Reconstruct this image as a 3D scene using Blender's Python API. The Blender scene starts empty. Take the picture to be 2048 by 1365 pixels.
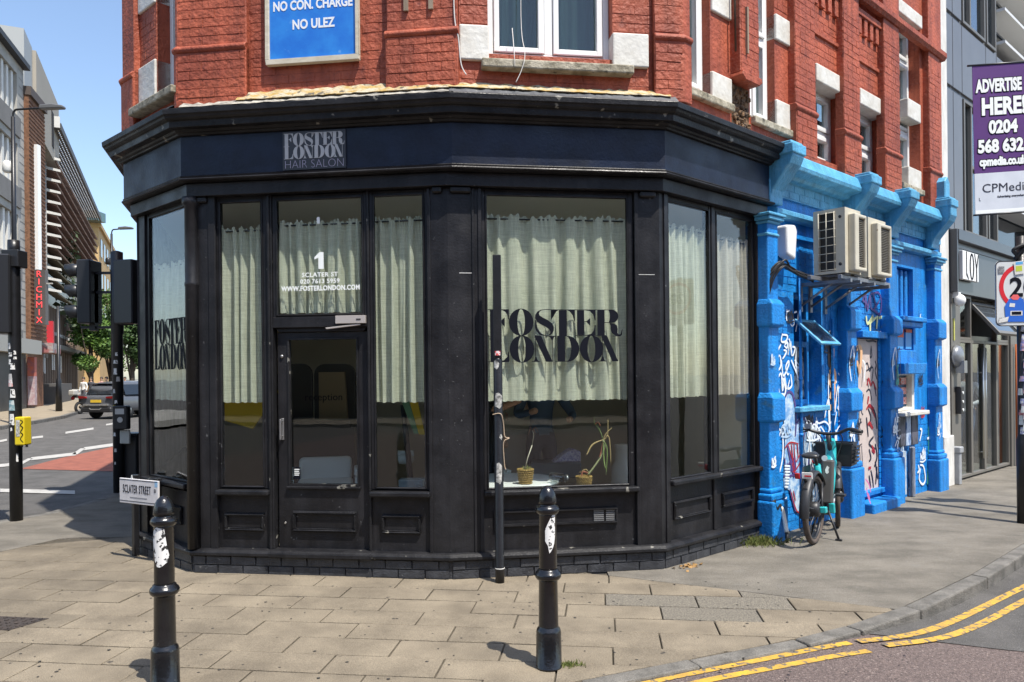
import bpy, bmesh, math, random
from mathutils import Vector, Matrix
random.seed(7)
SC = bpy.context.scene
# ------------------------------------------------------------------ camera, sky, sun, exposure
CAMZ, FPX, CX, CY, ROLL = 1.66, 1500.0, 1024.0, 750.0, 0.010
cam = bpy.data.cameras.new('camera'); camo = bpy.data.objects.new('camera', cam)
SC.collection.objects.link(camo); SC.camera = camo
cam.sensor_width = 36; cam.lens = 36 * FPX / 2048; cam.shift_y = (CY - 682.5) / 2048
cam.clip_start = .05; cam.clip_end = 3000
c_, s_ = math.cos(ROLL), math.sin(ROLL)
camo.matrix_world = Matrix(((c_, s_, 0, 0), (0, 0, -1, 0), (-s_, c_, 0, CAMZ), (0, 0, 0, 1)))
SUN_EL, SUN_AZ = 63.5, 139.0                      # azimuth clockwise from +Y
wd = bpy.data.worlds.new('World'); SC.world = wd; wd.use_nodes = True
nt = wd.node_tree; sky = nt.nodes.new('ShaderNodeTexSky'); sky.sky_type = 'NISHITA'; sky.sun_disc = False
sky.sun_elevation = math.radians(SUN_EL); sky.sun_rotation = math.radians(SUN_AZ)
sky.air_density = 1.0; sky.dust_density = 1.0; sky.ozone_density = 1.0
bg = nt.nodes['Background']; nt.links.new(sky.outputs[0], bg.inputs[0]); bg.inputs[1].default_value = .15
sl = bpy.data.lights.new('sun', 'SUN'); sl.energy = 4.3; sl.angle = math.radians(.53); sl.color = (1, .95, .87)
so = bpy.data.objects.new('sun', sl); SC.collection.objects.link(so)
e_, a_ = math.radians(SUN_EL), math.radians(SUN_AZ)
SUNV = Vector((math.sin(a_) * math.cos(e_), math.cos(a_) * math.cos(e_), math.sin(e_)))
so.rotation_euler = SUNV.to_track_quat('Z', 'Y').to_euler(); so.location = (10, -10, 30)
SC.view_settings.view_transform = 'Standard'; SC.view_settings.look = 'None'
SC.view_settings.exposure = 0.74; SC.view_settings.gamma = 1.0
SC.render.engine = 'CYCLES'; SC.cycles.use_denoising = True
SC.cycles.max_bounces = 7; SC.cycles.transparent_max_bounces = 14; SC.cycles.diffuse_bounces = 3
SC.cycles.glossy_bounces = 3; SC.cycles.sample_clamp_indirect = 6

# ------------------------------------------------------------------ survey helpers
def ray(x, y):
    rx, ry = x - CX, CY - y
    return Vector(((rx * c_ + ry * s_) / FPX, 1.0, (ry * c_ - rx * s_) / FPX))
def px(x, y, z=0.0):                                # surveyed ground point
    r = ray(x, y); t = (z - CAMZ) / r.z
    return Vector((r.x * t, t, z))
def at(x, y, Y):                                    # surveyed point at distance Y
    r = ray(x, y); return Vector((r.x * Y, Y, CAMZ + r.z * Y))
PC = dict(A0=(-3.610, 7.130), AB=(-2.747, 6.367), BC=(-.5144, 6.0684), CD=(1.2893, 6.3279))
def _f(p, d):
    d = Vector(d).normalized(); return (Vector(p), d, Vector((d.y, -d.x)))
dD = (math.cos(math.radians(41.8)), math.sin(math.radians(41.8)))
FACE = {'A': _f(PC['A0'], Vector(PC['AB']) - Vector(PC['A0'])), 'B': _f(PC['AB'], Vector(PC['BC']) - Vector(PC['AB'])),
        'C': _f(PC['BC'], Vector(PC['CD']) - Vector(PC['BC'])), 'D': _f(PC['CD'], dD), 'E': _f(PC['A0'], (.31, -.951))}
NEXT = 'EABCD'
def TF(face, du=0, dw=0, dz=0):
    p, d, n = FACE[face]
    def t(u, w, z):
        q = p + d * (u + du) + n * (w + dw); return Vector((q.x, q.y, z + dz))
    return t
def TP(o, ang, tilt=0):                             # free-standing frame: origin, heading of its u axis (degrees)
    a = math.radians(ang); d = Vector((math.cos(a), math.sin(a), 0)); n = Vector((d.y, -d.x, 0)); o = Vector(o)
    def t(u, w, z): return o + d * u + n * w + Vector((0, 0, z))
    return t
def inter(f1, o1, f2, o2):
    p, d, n = FACE[f1]; q, e, m = FACE[f2]; a = p + n * o1; b = q + m * o2
    det = d.x * -e.y + e.x * d.y; r = b - a
    s = (r.x * -e.y + e.x * r.y) / det
    return a + d * s
def u_on(face, pt):
    p, d, n = FACE[face]; return (Vector(pt[:2]) - p).dot(d)

# ------------------------------------------------------------------ materials
MATS = {}
def hexc(r, g, b):
    f = lambda c: (c / 255 / 12.92) if c / 255 <= .04045 else ((c / 255 + .055) / 1.055) ** 2.4
    return (f(r), f(g), f(b))
def mat(name, col, rough=.6, col2=None, scale=6, detail=6, amt=.5, bump=0, bscale=40, metal=0, spec=.5, stretch=(1, 1, 1), spots=None, coat=0, emit=None, rvar=0, grain=0, streak=0):
    if name in MATS: return MATS[name]
    m = bpy.data.materials.new(name); MATS[name] = m; m.use_nodes = True
    n = m.node_tree; N = n.nodes.new; b = n.nodes['Principled BSDF']
    b.inputs['Roughness'].default_value = rough; b.inputs['Metallic'].default_value = metal
    b.inputs['Specular IOR Level'].default_value = spec; b.inputs['Coat Weight'].default_value = coat
    g = N('ShaderNodeNewGeometry'); mp = N('ShaderNodeMapping'); mp.inputs['Scale'].default_value = stretch
    n.links.new(g.outputs['Position'], mp.inputs['Vector'])
    last = None
    if col2:
        t = N('ShaderNodeTexNoise'); t.inputs['Scale'].default_value = scale; t.inputs['Detail'].default_value = detail
        t.inputs['Roughness'].default_value = .62
        n.links.new(mp.outputs[0], t.inputs['Vector'])
        r = N('ShaderNodeValToRGB'); lo = .5 - .5 * amt * .55; r.color_ramp.elements[0].position = max(.02, .5 - .28 * (1.2 - amt)); r.color_ramp.elements[1].position = min(.98, .5 + .28 * (1.2 - amt))
        r.color_ramp.elements[0].color = (*col2, 1); r.color_ramp.elements[1].color = (*col, 1)
        n.links.new(t.outputs['Fac'], r.inputs[0]); last = r.outputs[0]
    else:
        b.inputs['Base Color'].default_value = (*col, 1)
    if spots:                                       # (colour, scale, threshold, softness)
        sc_, ss, th, sf = spots
        t2 = N('ShaderNodeTexNoise'); t2.inputs['Scale'].default_value = ss; t2.inputs['Detail'].default_value = 4
        n.links.new(g.outputs['Position'], t2.inputs['Vector'])
        r2 = N('ShaderNodeValToRGB'); r2.color_ramp.elements[0].position = th; r2.color_ramp.elements[1].position = min(1, th + sf)
        mx = N('ShaderNodeMix'); mx.data_type = 'RGBA'
        n.links.new(t2.outputs['Fac'], r2.inputs[0]); n.links.new(r2.outputs[0], mx.inputs[0])
        if last: n.links.new(last, mx.inputs[6])
        else: mx.inputs[6].default_value = (*col, 1)
        mx.inputs[7].default_value = (*sc_, 1); last = mx.outputs[2]
    if last and streak:
        ms = N('ShaderNodeMapping'); ms.inputs['Scale'].default_value = (7, 7, .45); n.links.new(g.outputs['Position'], ms.inputs['Vector'])
        t6 = N('ShaderNodeTexNoise'); t6.inputs['Scale'].default_value = 1.6; t6.inputs['Detail'].default_value = 7; t6.inputs['Roughness'].default_value = .65; n.links.new(ms.outputs[0], t6.inputs['Vector'])
        m6 = N('ShaderNodeMapRange'); m6.inputs[1].default_value = .32; m6.inputs[2].default_value = .62; m6.inputs[3].default_value = 1 - streak; m6.inputs[4].default_value = 1.05
        v6 = N('ShaderNodeVectorMath'); v6.operation = 'SCALE'; n.links.new(t6.outputs['Fac'], m6.inputs[0]); n.links.new(last, v6.inputs[0]); n.links.new(m6.outputs[0], v6.inputs['Scale']); last = v6.outputs[0]
    if last and grain:
        t5 = N('ShaderNodeTexNoise'); t5.inputs['Scale'].default_value = 170; t5.inputs['Detail'].default_value = 4; n.links.new(g.outputs['Position'], t5.inputs['Vector'])
        m5 = N('ShaderNodeMapRange'); m5.inputs[1].default_value = .3; m5.inputs[2].default_value = .7; m5.inputs[3].default_value = 1 - grain; m5.inputs[4].default_value = 1 + grain * .7
        v5 = N('ShaderNodeVectorMath'); v5.operation = 'SCALE'; n.links.new(t5.outputs['Fac'], m5.inputs[0]); n.links.new(last, v5.inputs[0]); n.links.new(m5.outputs[0], v5.inputs['Scale']); last = v5.outputs[0]
    if last: n.links.new(last, b.inputs['Base Color'])
    if bump:
        t3 = N('ShaderNodeTexNoise'); t3.inputs['Scale'].default_value = bscale; t3.inputs['Detail'].default_value = 5
        n.links.new(mp.outputs[0], t3.inputs['Vector'])
        bp = N('ShaderNodeBump'); bp.inputs['Strength'].default_value = bump; bp.inputs['Distance'].default_value = .02
        n.links.new(t3.outputs['Fac'], bp.inputs['Height']); n.links.new(bp.outputs[0], b.inputs['Normal'])
    if rvar:
        t4 = N('ShaderNodeTexNoise'); t4.inputs['Scale'].default_value = 3.5; t4.inputs['Detail'].default_value = 8; n.links.new(mp.outputs[0], t4.inputs['Vector'])
        m4 = N('ShaderNodeMapRange'); m4.inputs[1].default_value = .3; m4.inputs[2].default_value = .7; m4.inputs[3].default_value = rough - rvar; m4.inputs[4].default_value = rough + rvar
        n.links.new(t4.outputs['Fac'], m4.inputs[0]); n.links.new(m4.outputs[0], b.inputs['Roughness'])
    if emit:
        b.inputs['Emission Color'].default_value = (*emit[0], 1); b.inputs['Emission Strength'].default_value = emit[1]
    return m
def glassmat(name, tint=(.93, .97, .95), refl=1.0, rough=0.0, ior=1.45):
    if name in MATS: return MATS[name]
    m = bpy.data.materials.new(name); MATS[name] = m; m.use_nodes = True; n = m.node_tree
    for x in list(n.nodes): n.nodes.remove(x)
    o = n.nodes.new('ShaderNodeOutputMaterial'); mx = n.nodes.new('ShaderNodeMixShader')
    tr = n.nodes.new('ShaderNodeBsdfTransparent'); tr.inputs[0].default_value = (*tint, 1)
    gl = n.nodes.new('ShaderNodeBsdfGlossy'); gl.inputs['Roughness'].default_value = rough; gl.inputs[0].default_value = (refl, refl, refl, 1)
    fr = n.nodes.new('ShaderNodeFresnel'); fr.inputs[0].default_value = ior
    tn = n.nodes.new('ShaderNodeTexNoise'); tn.inputs['Scale'].default_value = 2.2
    ge = n.nodes.new('ShaderNodeNewGeometry'); n.links.new(ge.outputs['Position'], tn.inputs['Vector'])
    bp = n.nodes.new('ShaderNodeBump'); bp.inputs['Strength'].default_value = .05; bp.inputs['Distance'].default_value = .02
    n.links.new(tn.outputs[0], bp.inputs['Height']); n.links.new(bp.outputs[0], gl.inputs['Normal'])
    mr = n.nodes.new('ShaderNodeMapRange'); mr.inputs[3].default_value = ior; mr.inputs[4].default_value = 1 / ior
    n.links.new(ge.outputs['Backfacing'], mr.inputs[0]); n.links.new(mr.outputs[0], fr.inputs[0])
    n.links.new(fr.outputs[0], mx.inputs[0]); n.links.new(tr.outputs[0], mx.inputs[1]); n.links.new(gl.outputs[0], mx.inputs[2])
    n.links.new(mx.outputs[0], o.inputs[0]); return m
def linen(name, col, col2):
    if name in MATS: return MATS[name]
    m = mat(name, col, .9, col2, 9, 8, .35, bump=.25, bscale=160, spec=.1, stretch=(1, 1, .45)); n = m.node_tree
    b = n.nodes['Principled BSDF']; o = n.nodes['Material Output']
    tl = n.nodes.new('ShaderNodeBsdfTranslucent'); mx = n.nodes.new('ShaderNodeMixShader'); mx.inputs[0].default_value = .25
    src = b.inputs['Base Color'].links[0].from_socket
    w = n.nodes.new('ShaderNodeTexNoise'); w.inputs['Scale'].default_value = 60; w.inputs['Detail'].default_value = 3
    mp = n.nodes.new('ShaderNodeMapping'); mp.inputs['Scale'].default_value = (3, 3, .12)
    g = n.nodes.new('ShaderNodeNewGeometry'); n.links.new(g.outputs['Position'], mp.inputs[0]); n.links.new(mp.outputs[0], w.inputs['Vector'])
    w2 = n.nodes.new('ShaderNodeTexNoise'); w2.inputs['Scale'].default_value = 60; w2.inputs['Detail'].default_value = 3
    mp2 = n.nodes.new('ShaderNodeMapping'); mp2.inputs['Scale'].default_value = (.12, .12, 3)
    n.links.new(g.outputs['Position'], mp2.inputs[0]); n.links.new(mp2.outputs[0], w2.inputs['Vector'])
    ad = n.nodes.new('ShaderNodeMath'); ad.operation = 'ADD'; n.links.new(w.outputs[0], ad.inputs[0]); n.links.new(w2.outputs[0], ad.inputs[1])
    mr = n.nodes.new('ShaderNodeMapRange'); mr.inputs[1].default_value = .65; mr.inputs[2].default_value = 1.35; mr.inputs[3].default_value = .72; mr.inputs[4].default_value = 1.14
    n.links.new(ad.outputs[0], mr.inputs[0])
    mu = n.nodes.new('ShaderNodeVectorMath'); mu.operation = 'SCALE'; n.links.new(src, mu.inputs[0]); n.links.new(mr.outputs[0], mu.inputs['Scale'])
    n.links.new(mu.outputs[0], b.inputs['Base Color']); n.links.new(mu.outputs[0], tl.inputs[0])
    n.links.new(b.outputs[0], mx.inputs[1]); n.links.new(tl.outputs[0], mx.inputs[2]); n.links.new(mx.outputs[0], o.inputs[0])
    return m

# ------------------------------------------------------------------ mesh builder and object helpers
WL = {}
class MB:
    def __init__(s): s.v, s.f, s.sm, s.mi = [], [], [], []
    def add(s, vs, fs, smooth=False, mi=0):
        o = len(s.v); s.v += [Vector(v) for v in vs]
        for f in fs: s.f.append([i + o for i in f]); s.sm.append(smooth); s.mi.append(mi)
        return s
    def box(s, u0, u1, w0, w1, z0, z1, T=None, mi=0):
        T = T or (lambda a, b, c: Vector((a, b, c)))
        vs = [T(u, w, z) for z in (z0, z1) for w in (w0, w1) for u in (u0, u1)]
        return s.add(vs, [(0, 1, 3, 2), (4, 6, 7, 5), (0, 4, 5, 1), (2, 3, 7, 6), (0, 2, 6, 4), (1, 5, 7, 3)], mi=mi)
    def prism(s, pts, w0, w1, T=None, mi=0):        # pts in (u, z), extruded along w
        T = T or (lambda a, b, c: Vector((a, b, c))); n = len(pts)
        vs = [T(u, w0, z) for u, z in pts] + [T(u, w1, z) for u, z in pts]
        return s.add(vs, [tuple(range(n)), tuple(range(2 * n - 1, n - 1, -1))] + [(i, (i + 1) % n, n + (i + 1) % n, n + i) for i in range(n)], mi=mi)
    def slab(s, pts, z0, z1, mi=0):                 # pts in (x, y), extruded along z
        n = len(pts)
        vs = [(p[0], p[1], z0) for p in pts] + [(p[0], p[1], z1) for p in pts]
        return s.add(vs, [tuple(range(n)), tuple(range(2 * n - 1, n - 1, -1))] + [(i, (i + 1) % n, n + (i + 1) % n, n + i) for i in range(n)], mi=mi)
    def tube(s, pts, r, n=8, caps=True, flat=1.0, mi=0):
        pts = [Vector(p) for p in pts]; k = len(pts); rs = r if isinstance(r, (list, tuple)) else [r] * k
        vs = []; up = None
        for i, p in enumerate(pts):
            t = (pts[min(i + 1, k - 1)] - pts[max(i - 1, 0)]).normalized()
            if up is None:
                up = Vector((0, 0, 1)) if abs(t.z) < .9 else Vector((1, 0, 0))
            up = (up - t * up.dot(t)).normalized(); sd = t.cross(up)
            for j in range(n):
                a = 2 * math.pi * j / n; vs.append(p + (up * math.cos(a) + sd * math.sin(a) * flat) * rs[i])
        fs = [(i * n + j, i * n + (j + 1) % n, (i + 1) * n + (j + 1) % n, (i + 1) * n + j) for i in range(k - 1) for j in range(n)]
        s.add(vs, fs, True, mi)
        if caps: s.add(vs[:n], [tuple(range(n))], mi=mi); s.add(vs[-n:], [tuple(range(n))], mi=mi)
        return s
    def lathe(s, prof, c, n=24, axis=None, mi=0):   # prof: (r, h) along +Z or along a given axis
        c = Vector(c); ax = Vector(axis or (0, 0, 1)).normalized()
        e1 = Vector((1, 0, 0)) if abs(ax.x) < .9 else Vector((0, 1, 0)); e1 = (e1 - ax * e1.dot(ax)).normalized(); e2 = ax.cross(e1)
        vs = [c + ax * h + (e1 * math.cos(2 * math.pi * j / n) + e2 * math.sin(2 * math.pi * j / n)) * max(r, 1e-4) for r, h in prof for j in range(n)]
        fs = [(i * n + j, i * n + (j + 1) % n, (i + 1) * n + (j + 1) % n, (i + 1) * n + j) for i in range(len(prof) - 1) for j in range(n)]
        s.add(vs, fs, True, mi); k = len(prof) - 1
        s.add(vs[:n], [tuple(range(n))], mi=mi); s.add(vs[k * n:], [tuple(range(n))], mi=mi); return s
    def ball(s, c, r, n=12, mi=0):
        r = r if isinstance(r, (tuple, list)) else (r, r, r); c = Vector(c); m = n // 2; vs = []
        for i in range(m + 1):
            th = math.pi * i / m
            for j in range(n):
                p = 2 * math.pi * j / n; vs.append(c + Vector((r[0] * math.sin(th) * math.cos(p), r[1] * math.sin(th) * math.sin(p), r[2] * math.cos(th))))
        return s.add(vs, [(i * n + j, i * n + (j + 1) % n, (i + 1) * n + (j + 1) % n, (i + 1) * n + j) for i in range(m) for j in range(n)], True, mi)
    def torus(s, c, ax, R, r, n=36, m=8, mi=0):
        c = Vector(c); ax = Vector(ax).normalized(); e1 = Vector((0, 0, 1)); e2 = ax.cross(e1).normalized(); vs = []
        for i in range(n):
            a = 2 * math.pi * i / n; d = e1 * math.cos(a) + e2 * math.sin(a)
            for j in range(m):
                b = 2 * math.pi * j / m; vs.append(c + d * (R + r * math.cos(b)) + ax * (r * math.sin(b)))
        return s.add(vs, [(i * m + j, ((i + 1) % n) * m + j, ((i + 1) % n) * m + (j + 1) % m, i * m + (j + 1) % m) for i in range(n) for j in range(m)], True, mi)
    def sweep(s, faces, prof, u0, u1, dw=None, mi=0):
        """closed profile (w, z) carried along consecutive faces with mitred corners"""
        dw = dw or {}; k = len(prof); rings = []
        rings.append([TF(faces[0])(u0, w + dw.get(faces[0], 0), z) for w, z in prof])
        for a, b in zip(faces, faces[1:]):
            r = []
            for w, z in prof:
                q = inter(a, w + dw.get(a, 0), b, w + dw.get(b, 0)); r.append(Vector((q.x, q.y, z)))
            rings.append(r)
        rings.append([TF(faces[-1])(u1, w + dw.get(faces[-1], 0), z) for w, z in prof])
        vs = [p for r in rings for p in r]; n = len(rings)
        return s.add(vs, [(i * k + j, i * k + (j + 1) % k, (i + 1) * k + (j + 1) % k, (i + 1) * k + j) for i in range(n - 1) for j in range(k)] + [tuple(range(k)), tuple(range((n - 1) * k, n * k))], mi=mi)
    def obj(s, name, mats, parent=None, bevel=0, seg=1, loc=None, subsurf=0, recalc=True, **props):
        me = bpy.data.meshes.new(name); base = WL[parent.name] if parent else Vector((0, 0, 0))
        off = Vector(loc) if loc is not None else base
        me.from_pydata([tuple(v - off) for v in s.v], [], s.f)
        mats = mats if isinstance(mats, (list, tuple)) else [mats]
        for m in mats: me.materials.append(m)
        me.polygons.foreach_set('use_smooth', s.sm); me.polygons.foreach_set('material_index', s.mi)
        if recalc:
            bm = bmesh.new(); bm.from_mesh(me)
            bmesh.ops.remove_doubles(bm, verts=bm.verts, dist=1e-5); bmesh.ops.recalc_face_normals(bm, faces=bm.faces)
            bm.to_mesh(me); bm.free()
        o = bpy.data.objects.new(name, me); SC.collection.objects.link(o)
        if parent: o.parent = parent
        o.location = off - base; WL[o.name] = off
        if bevel:
            b = o.modifiers.new('bevel', 'BEVEL'); b.width = bevel; b.segments = seg; b.limit_method = 'ANGLE'; b.angle_limit = math.radians(35)
        if subsurf:
            b = o.modifiers.new('sub', 'SUBSURF'); b.levels = b.render_levels = subsurf
        for k, v in props.items(): o[k] = v
        return o
def thing(name, label, cat, loc=(0, 0, 0), group=None):
    o = bpy.data.objects.new(name, None); SC.collection.objects.link(o); o.location = loc; o.empty_display_size = .2
    o['label'] = label; o['category'] = cat
    if group: o['group'] = group
    WL[o.name] = Vector(loc); return o
def tag(o, label=None, cat=None, group=None, kind=None):
    for k, v in (('label', label), ('category', cat), ('group', group), ('kind', kind)):
        if v: o[k] = v
    return o
def dup(root, loc, label=None, rotz=None):
    r = root.copy(); SC.collection.objects.link(r); r.location = loc; WL[r.name] = Vector(loc)
    if rotz is not None: r.rotation_euler = (0, 0, rotz)
    if label: r['label'] = label
    for ch in root.children:
        c = ch.copy(); SC.collection.objects.link(c); c.parent = r
        for g in ch.children:
            d = g.copy(); SC.collection.objects.link(d); d.parent = c
    return r
def text_mb(body, size, T, u, z, w, bold=0, align='LEFT', sx=1.0, ext=.0015, mb=None, mi=0, space=1.0, res=3):
    cu = bpy.data.curves.new('t', 'FONT'); cu.body = body; cu.size = size; cu.offset = bold; cu.align_x = align
    cu.space_character = space; cu.resolution_u = res; cu.extrude = ext; cu.fill_mode = 'BOTH'
    ob = bpy.data.objects.new('t', cu); me = ob.to_mesh(); mb = mb or MB()
    mb.add([T(u + v.co.x * sx, w + v.co.z, z + v.co.y) for v in me.vertices], [tuple(p.vertices) for p in me.polygons], mi=mi)
    ob.to_mesh_clear(); bpy.data.objects.remove(ob); bpy.data.curves.remove(cu); return mb
def spline(pts, k=6):
    P = [Vector(p) for p in pts]; out = []
    for i in range(len(P) - 1):
        a, b, c, d = P[max(i - 1, 0)], P[i], P[i + 1], P[min(i + 2, len(P) - 1)]
        for j in range(k):
            t = j / k
            out.append(.5 * ((2 * b) + (c - a) * t + (2 * a - 5 * b + 4 * c - d) * t * t + (3 * b - a - 3 * c + d) * t ** 3))
    out.append(P[-1]); return out
def stroke(mb, pts, width, T, w, k=5, mi=0, taper=True):
    q = spline([Vector((p[0], p[1], 0)) for p in pts], k); n = len(q); vs = []
    for i, p in enumerate(q):
        t = (q[min(i + 1, n - 1)] - q[max(i - 1, 0)]); t = t.normalized() if t.length > 1e-6 else Vector((1, 0, 0))
        nn = Vector((-t.y, t.x, 0)) * width * .5 * (1 if not taper else (.65 + .35 * math.sin(math.pi * min(1, (i + 1) / n))))
        vs += [T((p + nn).x, w, (p + nn).y), T((p - nn).x, w, (p - nn).y)]
    mb.add(vs, [(2 * i, 2 * i + 1, 2 * i + 3, 2 * i + 2) for i in range(n - 1)], mi=mi); return mb
def rect_minus(u0, u1, z0, z1, holes):
    us = sorted({u0, u1} | {min(max(h[i], u0), u1) for h in holes for i in (0, 1)}); zs = sorted({z0, z1} | {min(max(h[i], z0), z1) for h in holes for i in (2, 3)})
    out = []
    for a, b in zip(us, us[1:]):
        for c, d in zip(zs, zs[1:]):
            m, n = (a + b) / 2, (c + d) / 2
            if not any(h[0] < m < h[1] and h[2] < n < h[3] for h in holes) and b - a > 1e-4 and d - c > 1e-4: out.append((a, b, c, d))
    return out
def wall(mb, face, u0, u1, z0, z1, w1, w0, holes=(), mi=0):
    T = TF(face)
    for a, b, c, d in rect_minus(u0, u1, z0, z1, holes): mb.box(a, b, w0, w1, c, d, T, mi)
BRICKM = {}
def brickwork(parent, name, areas, material, nmax, L=.225, H=.075, joint=.010, proud=.007, seed=1, jit=.0025, key=''):
    """areas: (face, u0, u1, z0, z1, w, holes). Largest seen bricks become parts, the remainder one joined part."""
    rnd = random.Random(seed); allb = []
    for face, u0, u1, z0, z1, w, holes in areas:
        p, d, n = FACE[face]; c = 0; z = z0
        while z + H * .5 < z1:
            h = min(H, z1 - z); u = u0 - (L / 2 if c % 2 else 0) - rnd.random() * .01
            while u < u1:
                a, b = max(u, u0), min(u + L, u1)
                segs = [(a, b)]
                for (ha, hb, hc, hd) in holes:
                    if hc < z + h * .5 < hd:
                        ns = []
                        for (x, y) in segs:
                            if hb <= x or ha >= y: ns.append((x, y))
                            else:
                                if ha - x > .04: ns.append((x, ha))
                                if y - hb > .04: ns.append((hb, y))
                        segs = ns
                for (x, y) in segs:
                    if y - x > .04:
                        q = p + d * ((x + y) / 2) + n * w; dist = Vector((q.x, q.y, z - CAMZ)).length
                        cosv = abs(n.x * q.x + n.y * q.y) / Vector((q.x, q.y)).length
                        vis = abs(q.x / q.y) < .72 and q.y > 0 and (z - CAMZ) / q.y < .53
                        allb.append(((y - x) * cosv / dist if vis else 0, face, (x + y) / 2, z + h / 2, w, y - x - joint, h - joint))
                u += L
            z += H; c += 1
    allb = [b for b in allb if b[0] > 0] ; allb.sort(key=lambda b: -b[0])
    if key not in BRICKM:
        BRICKM[key] = []
        for k in range(5):
            r = random.Random(k + 3); vs = []
            for zz in (-.5, .5):
                for ww in (-.6, 1.0):
                    for uu in (-.5, .5):
                        sh = .012 if ww > 0 else 0
                        vs.append((uu * (1 - sh) + r.uniform(-.012, .012), ww * proud + r.uniform(-1, 1) * .0012 * (ww > 0), zz * (1 - sh * 3) + r.uniform(-.03, .03)))
            me = bpy.data.meshes.new(name); me.from_pydata(vs, [], [(0, 1, 3, 2), (4, 6, 7, 5), (0, 4, 5, 1), (2, 3, 7, 6), (0, 2, 6, 4), (1, 5, 7, 3)])
            me.materials.append(material); BRICKM[key].append(me)
    base = WL[parent.name]; mb = MB()
    for i, (_, face, u, z, w, l, h) in enumerate(allb):
        p, d, n = FACE[face]; ww = w + rnd.uniform(-1, 1) * jit; q = p + d * u + n * ww; ang = math.atan2(d.y, d.x)
        me = rnd.choice(BRICKM[key]); ti = rnd.uniform(-.006, .006)
        if i < nmax:
            o = bpy.data.objects.new(name, me); SC.collection.objects.link(o); o.parent = parent
            o.location = Vector((q.x, q.y, z)) - base; o.rotation_euler = (0, ti, ang); o.scale = (l, -1, h)
        else:
            T = TF(face); mb.add([T(u + v.co.x * l, ww + v.co.y, z + v.co.z * h) for v in me.vertices], [tuple(f.vertices) for f in me.polygons])
    if mb.v: mb.obj(name, material, parent, kind='stuff')
# ------------------------------------------------------------------ materials used everywhere
M_black = mat('black gloss paint', (.0215, .021, .0235), .42, (.011, .0108, .0125), 4, 9, .8, spec=.3, rvar=.13, streak=.35, bump=.12, bscale=55, spots=((.10, .10, .10), 26, .70, .05))
M_fas = mat('black fascia paint with blue shade', (.0095, .0155, .035), .42, (.006, .009, .020), 4, 9, .8, spec=.32, rvar=.12, bump=.1, bscale=40)  # black paint, with the blue of its shade put into the colour
M_blackw = mat('worn black paint', (.019, .0185, .020), .46, (.009, .009, .0105), 6, 9, .8, spec=.3, rvar=.13, streak=.3, bump=.2, bscale=50, spots=((.22, .21, .18), 9, .665, .035))
M_pblk = mat('black painted brick', (.046, .048, .054), .55, (.022, .023, .027), 11, 8, .7, bump=.35, bscale=70, spots=((.12, .12, .12), 30, .69, .05))
M_red = mat('red masonry paint', (.43, .104, .051), .62, (.29, .065, .034), 2.6, 9, .75, streak=.32, bump=.7, bscale=26, spec=.35, spots=((.19, .045, .03), 9, .64, .12))
M_white = mat('white window plastic', (.78, .78, .76), .3, spec=.4)
M_whitep = mat('white masonry paint', (.70, .69, .64), .6, (.52, .49, .42), 7, 8, .5, bump=.25, bscale=22, spots=((.32, .29, .22), 8, .68, .10))
M_sill = mat('weathered sill stone', (.42, .38, .29), .85, (.20, .175, .12), 9, 9, .8, bump=.6, bscale=30, spots=((.06, .055, .04), 13, .62, .10))
M_blue = mat('bright blue masonry paint', streak=.34, col=(.003, .255, .72), rough=.55, col2=(.004, .19, .56), scale=3, detail=9, amt=.8, bump=.5, bscale=42, spots=((.05, .22, .42), 8, .62, .12))
M_lblue = mat('pale blue masonry paint', streak=.3, col=(.11, .40, .63), rough=.5, col2=(.075, .32, .53), scale=5, detail=9, amt=.7, bump=.45, bscale=42, spots=((.20, .48, .66), 10, .64, .12))
M_slab = mat('concrete paving slab', (.44, .355, .235), .9, (.31, .245, .158), 5, 10, .7, bump=.4, bscale=90, spots=((.045, .04, .032), 12, .705, .03))
M_tarmac = mat('footway tarmac', (.215, .193, .158), .92, (.135, .121, .098), 1.8, 12, .75, grain=.35, stretch=(1, 1.6, 1), bump=.7, bscale=130, spots=((.205, .19, .163), 6, .60, .2))
M_road = mat('road asphalt', (.125, .117, .108), .9, (.080, .075, .069), 3, 10, .7, grain=.45, bump=.8, bscale=150, spots=((.17, .16, .145), 60, .6, .1))
M_cross = mat('brown road surfacing', (.205, .152, .134), .9, (.10, .075, .068), 55, 6, .7, grain=.4, bump=1.0, bscale=120, spots=((.30, .235, .205), 75, .58, .08))
M_kerb = mat('granite kerb', (.175, .163, .143), .85, (.10, .093, .081), 6, 10, .8, grain=.35, bump=.5, bscale=70)
M_yline = mat('yellow road paint', (.62, .36, .035), .7, (.36, .22, .05), 9, 9, .5, bump=.4, bscale=110, spots=((.13, .11, .085), 24, .54, .06))
M_wline = mat('white road paint', (.46, .445, .41), .7, (.30, .285, .26), 9, 9, .5, spots=((.16, .15, .13), 12, .66, .08))
M_redroad = mat('red road surfacing', (.30, .098, .062), .9, (.20, .064, .042), 6, 8, .6, bump=.6, bscale=110)
M_joint = mat('pavement bedding', (.085, .07, .05), .95, (.05, .042, .03), 20)
M_glass = glassmat('shop glass', (.965, .985, .975))
M_dark = mat('dark metal', (.02, .021, .024), .38, spec=.5)
M_pole = mat('black street furniture paint', (.014, .014, .016), .38, (.007, .007, .008), 9, 8, .6, bump=.12, bscale=60, spots=((.09, .09, .09), 30, .70, .05))
M_boll = mat('black bollard paint', (.010, .010, .011), .24, (.005, .005, .006), 14, 8, .6, bump=.10, bscale=70, spots=((.14, .14, .13), 40, .73, .03), coat=.3)
M_cream = mat('cream plaster', (.50, .46, .36), .8, (.42, .39, .30), 3)
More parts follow.
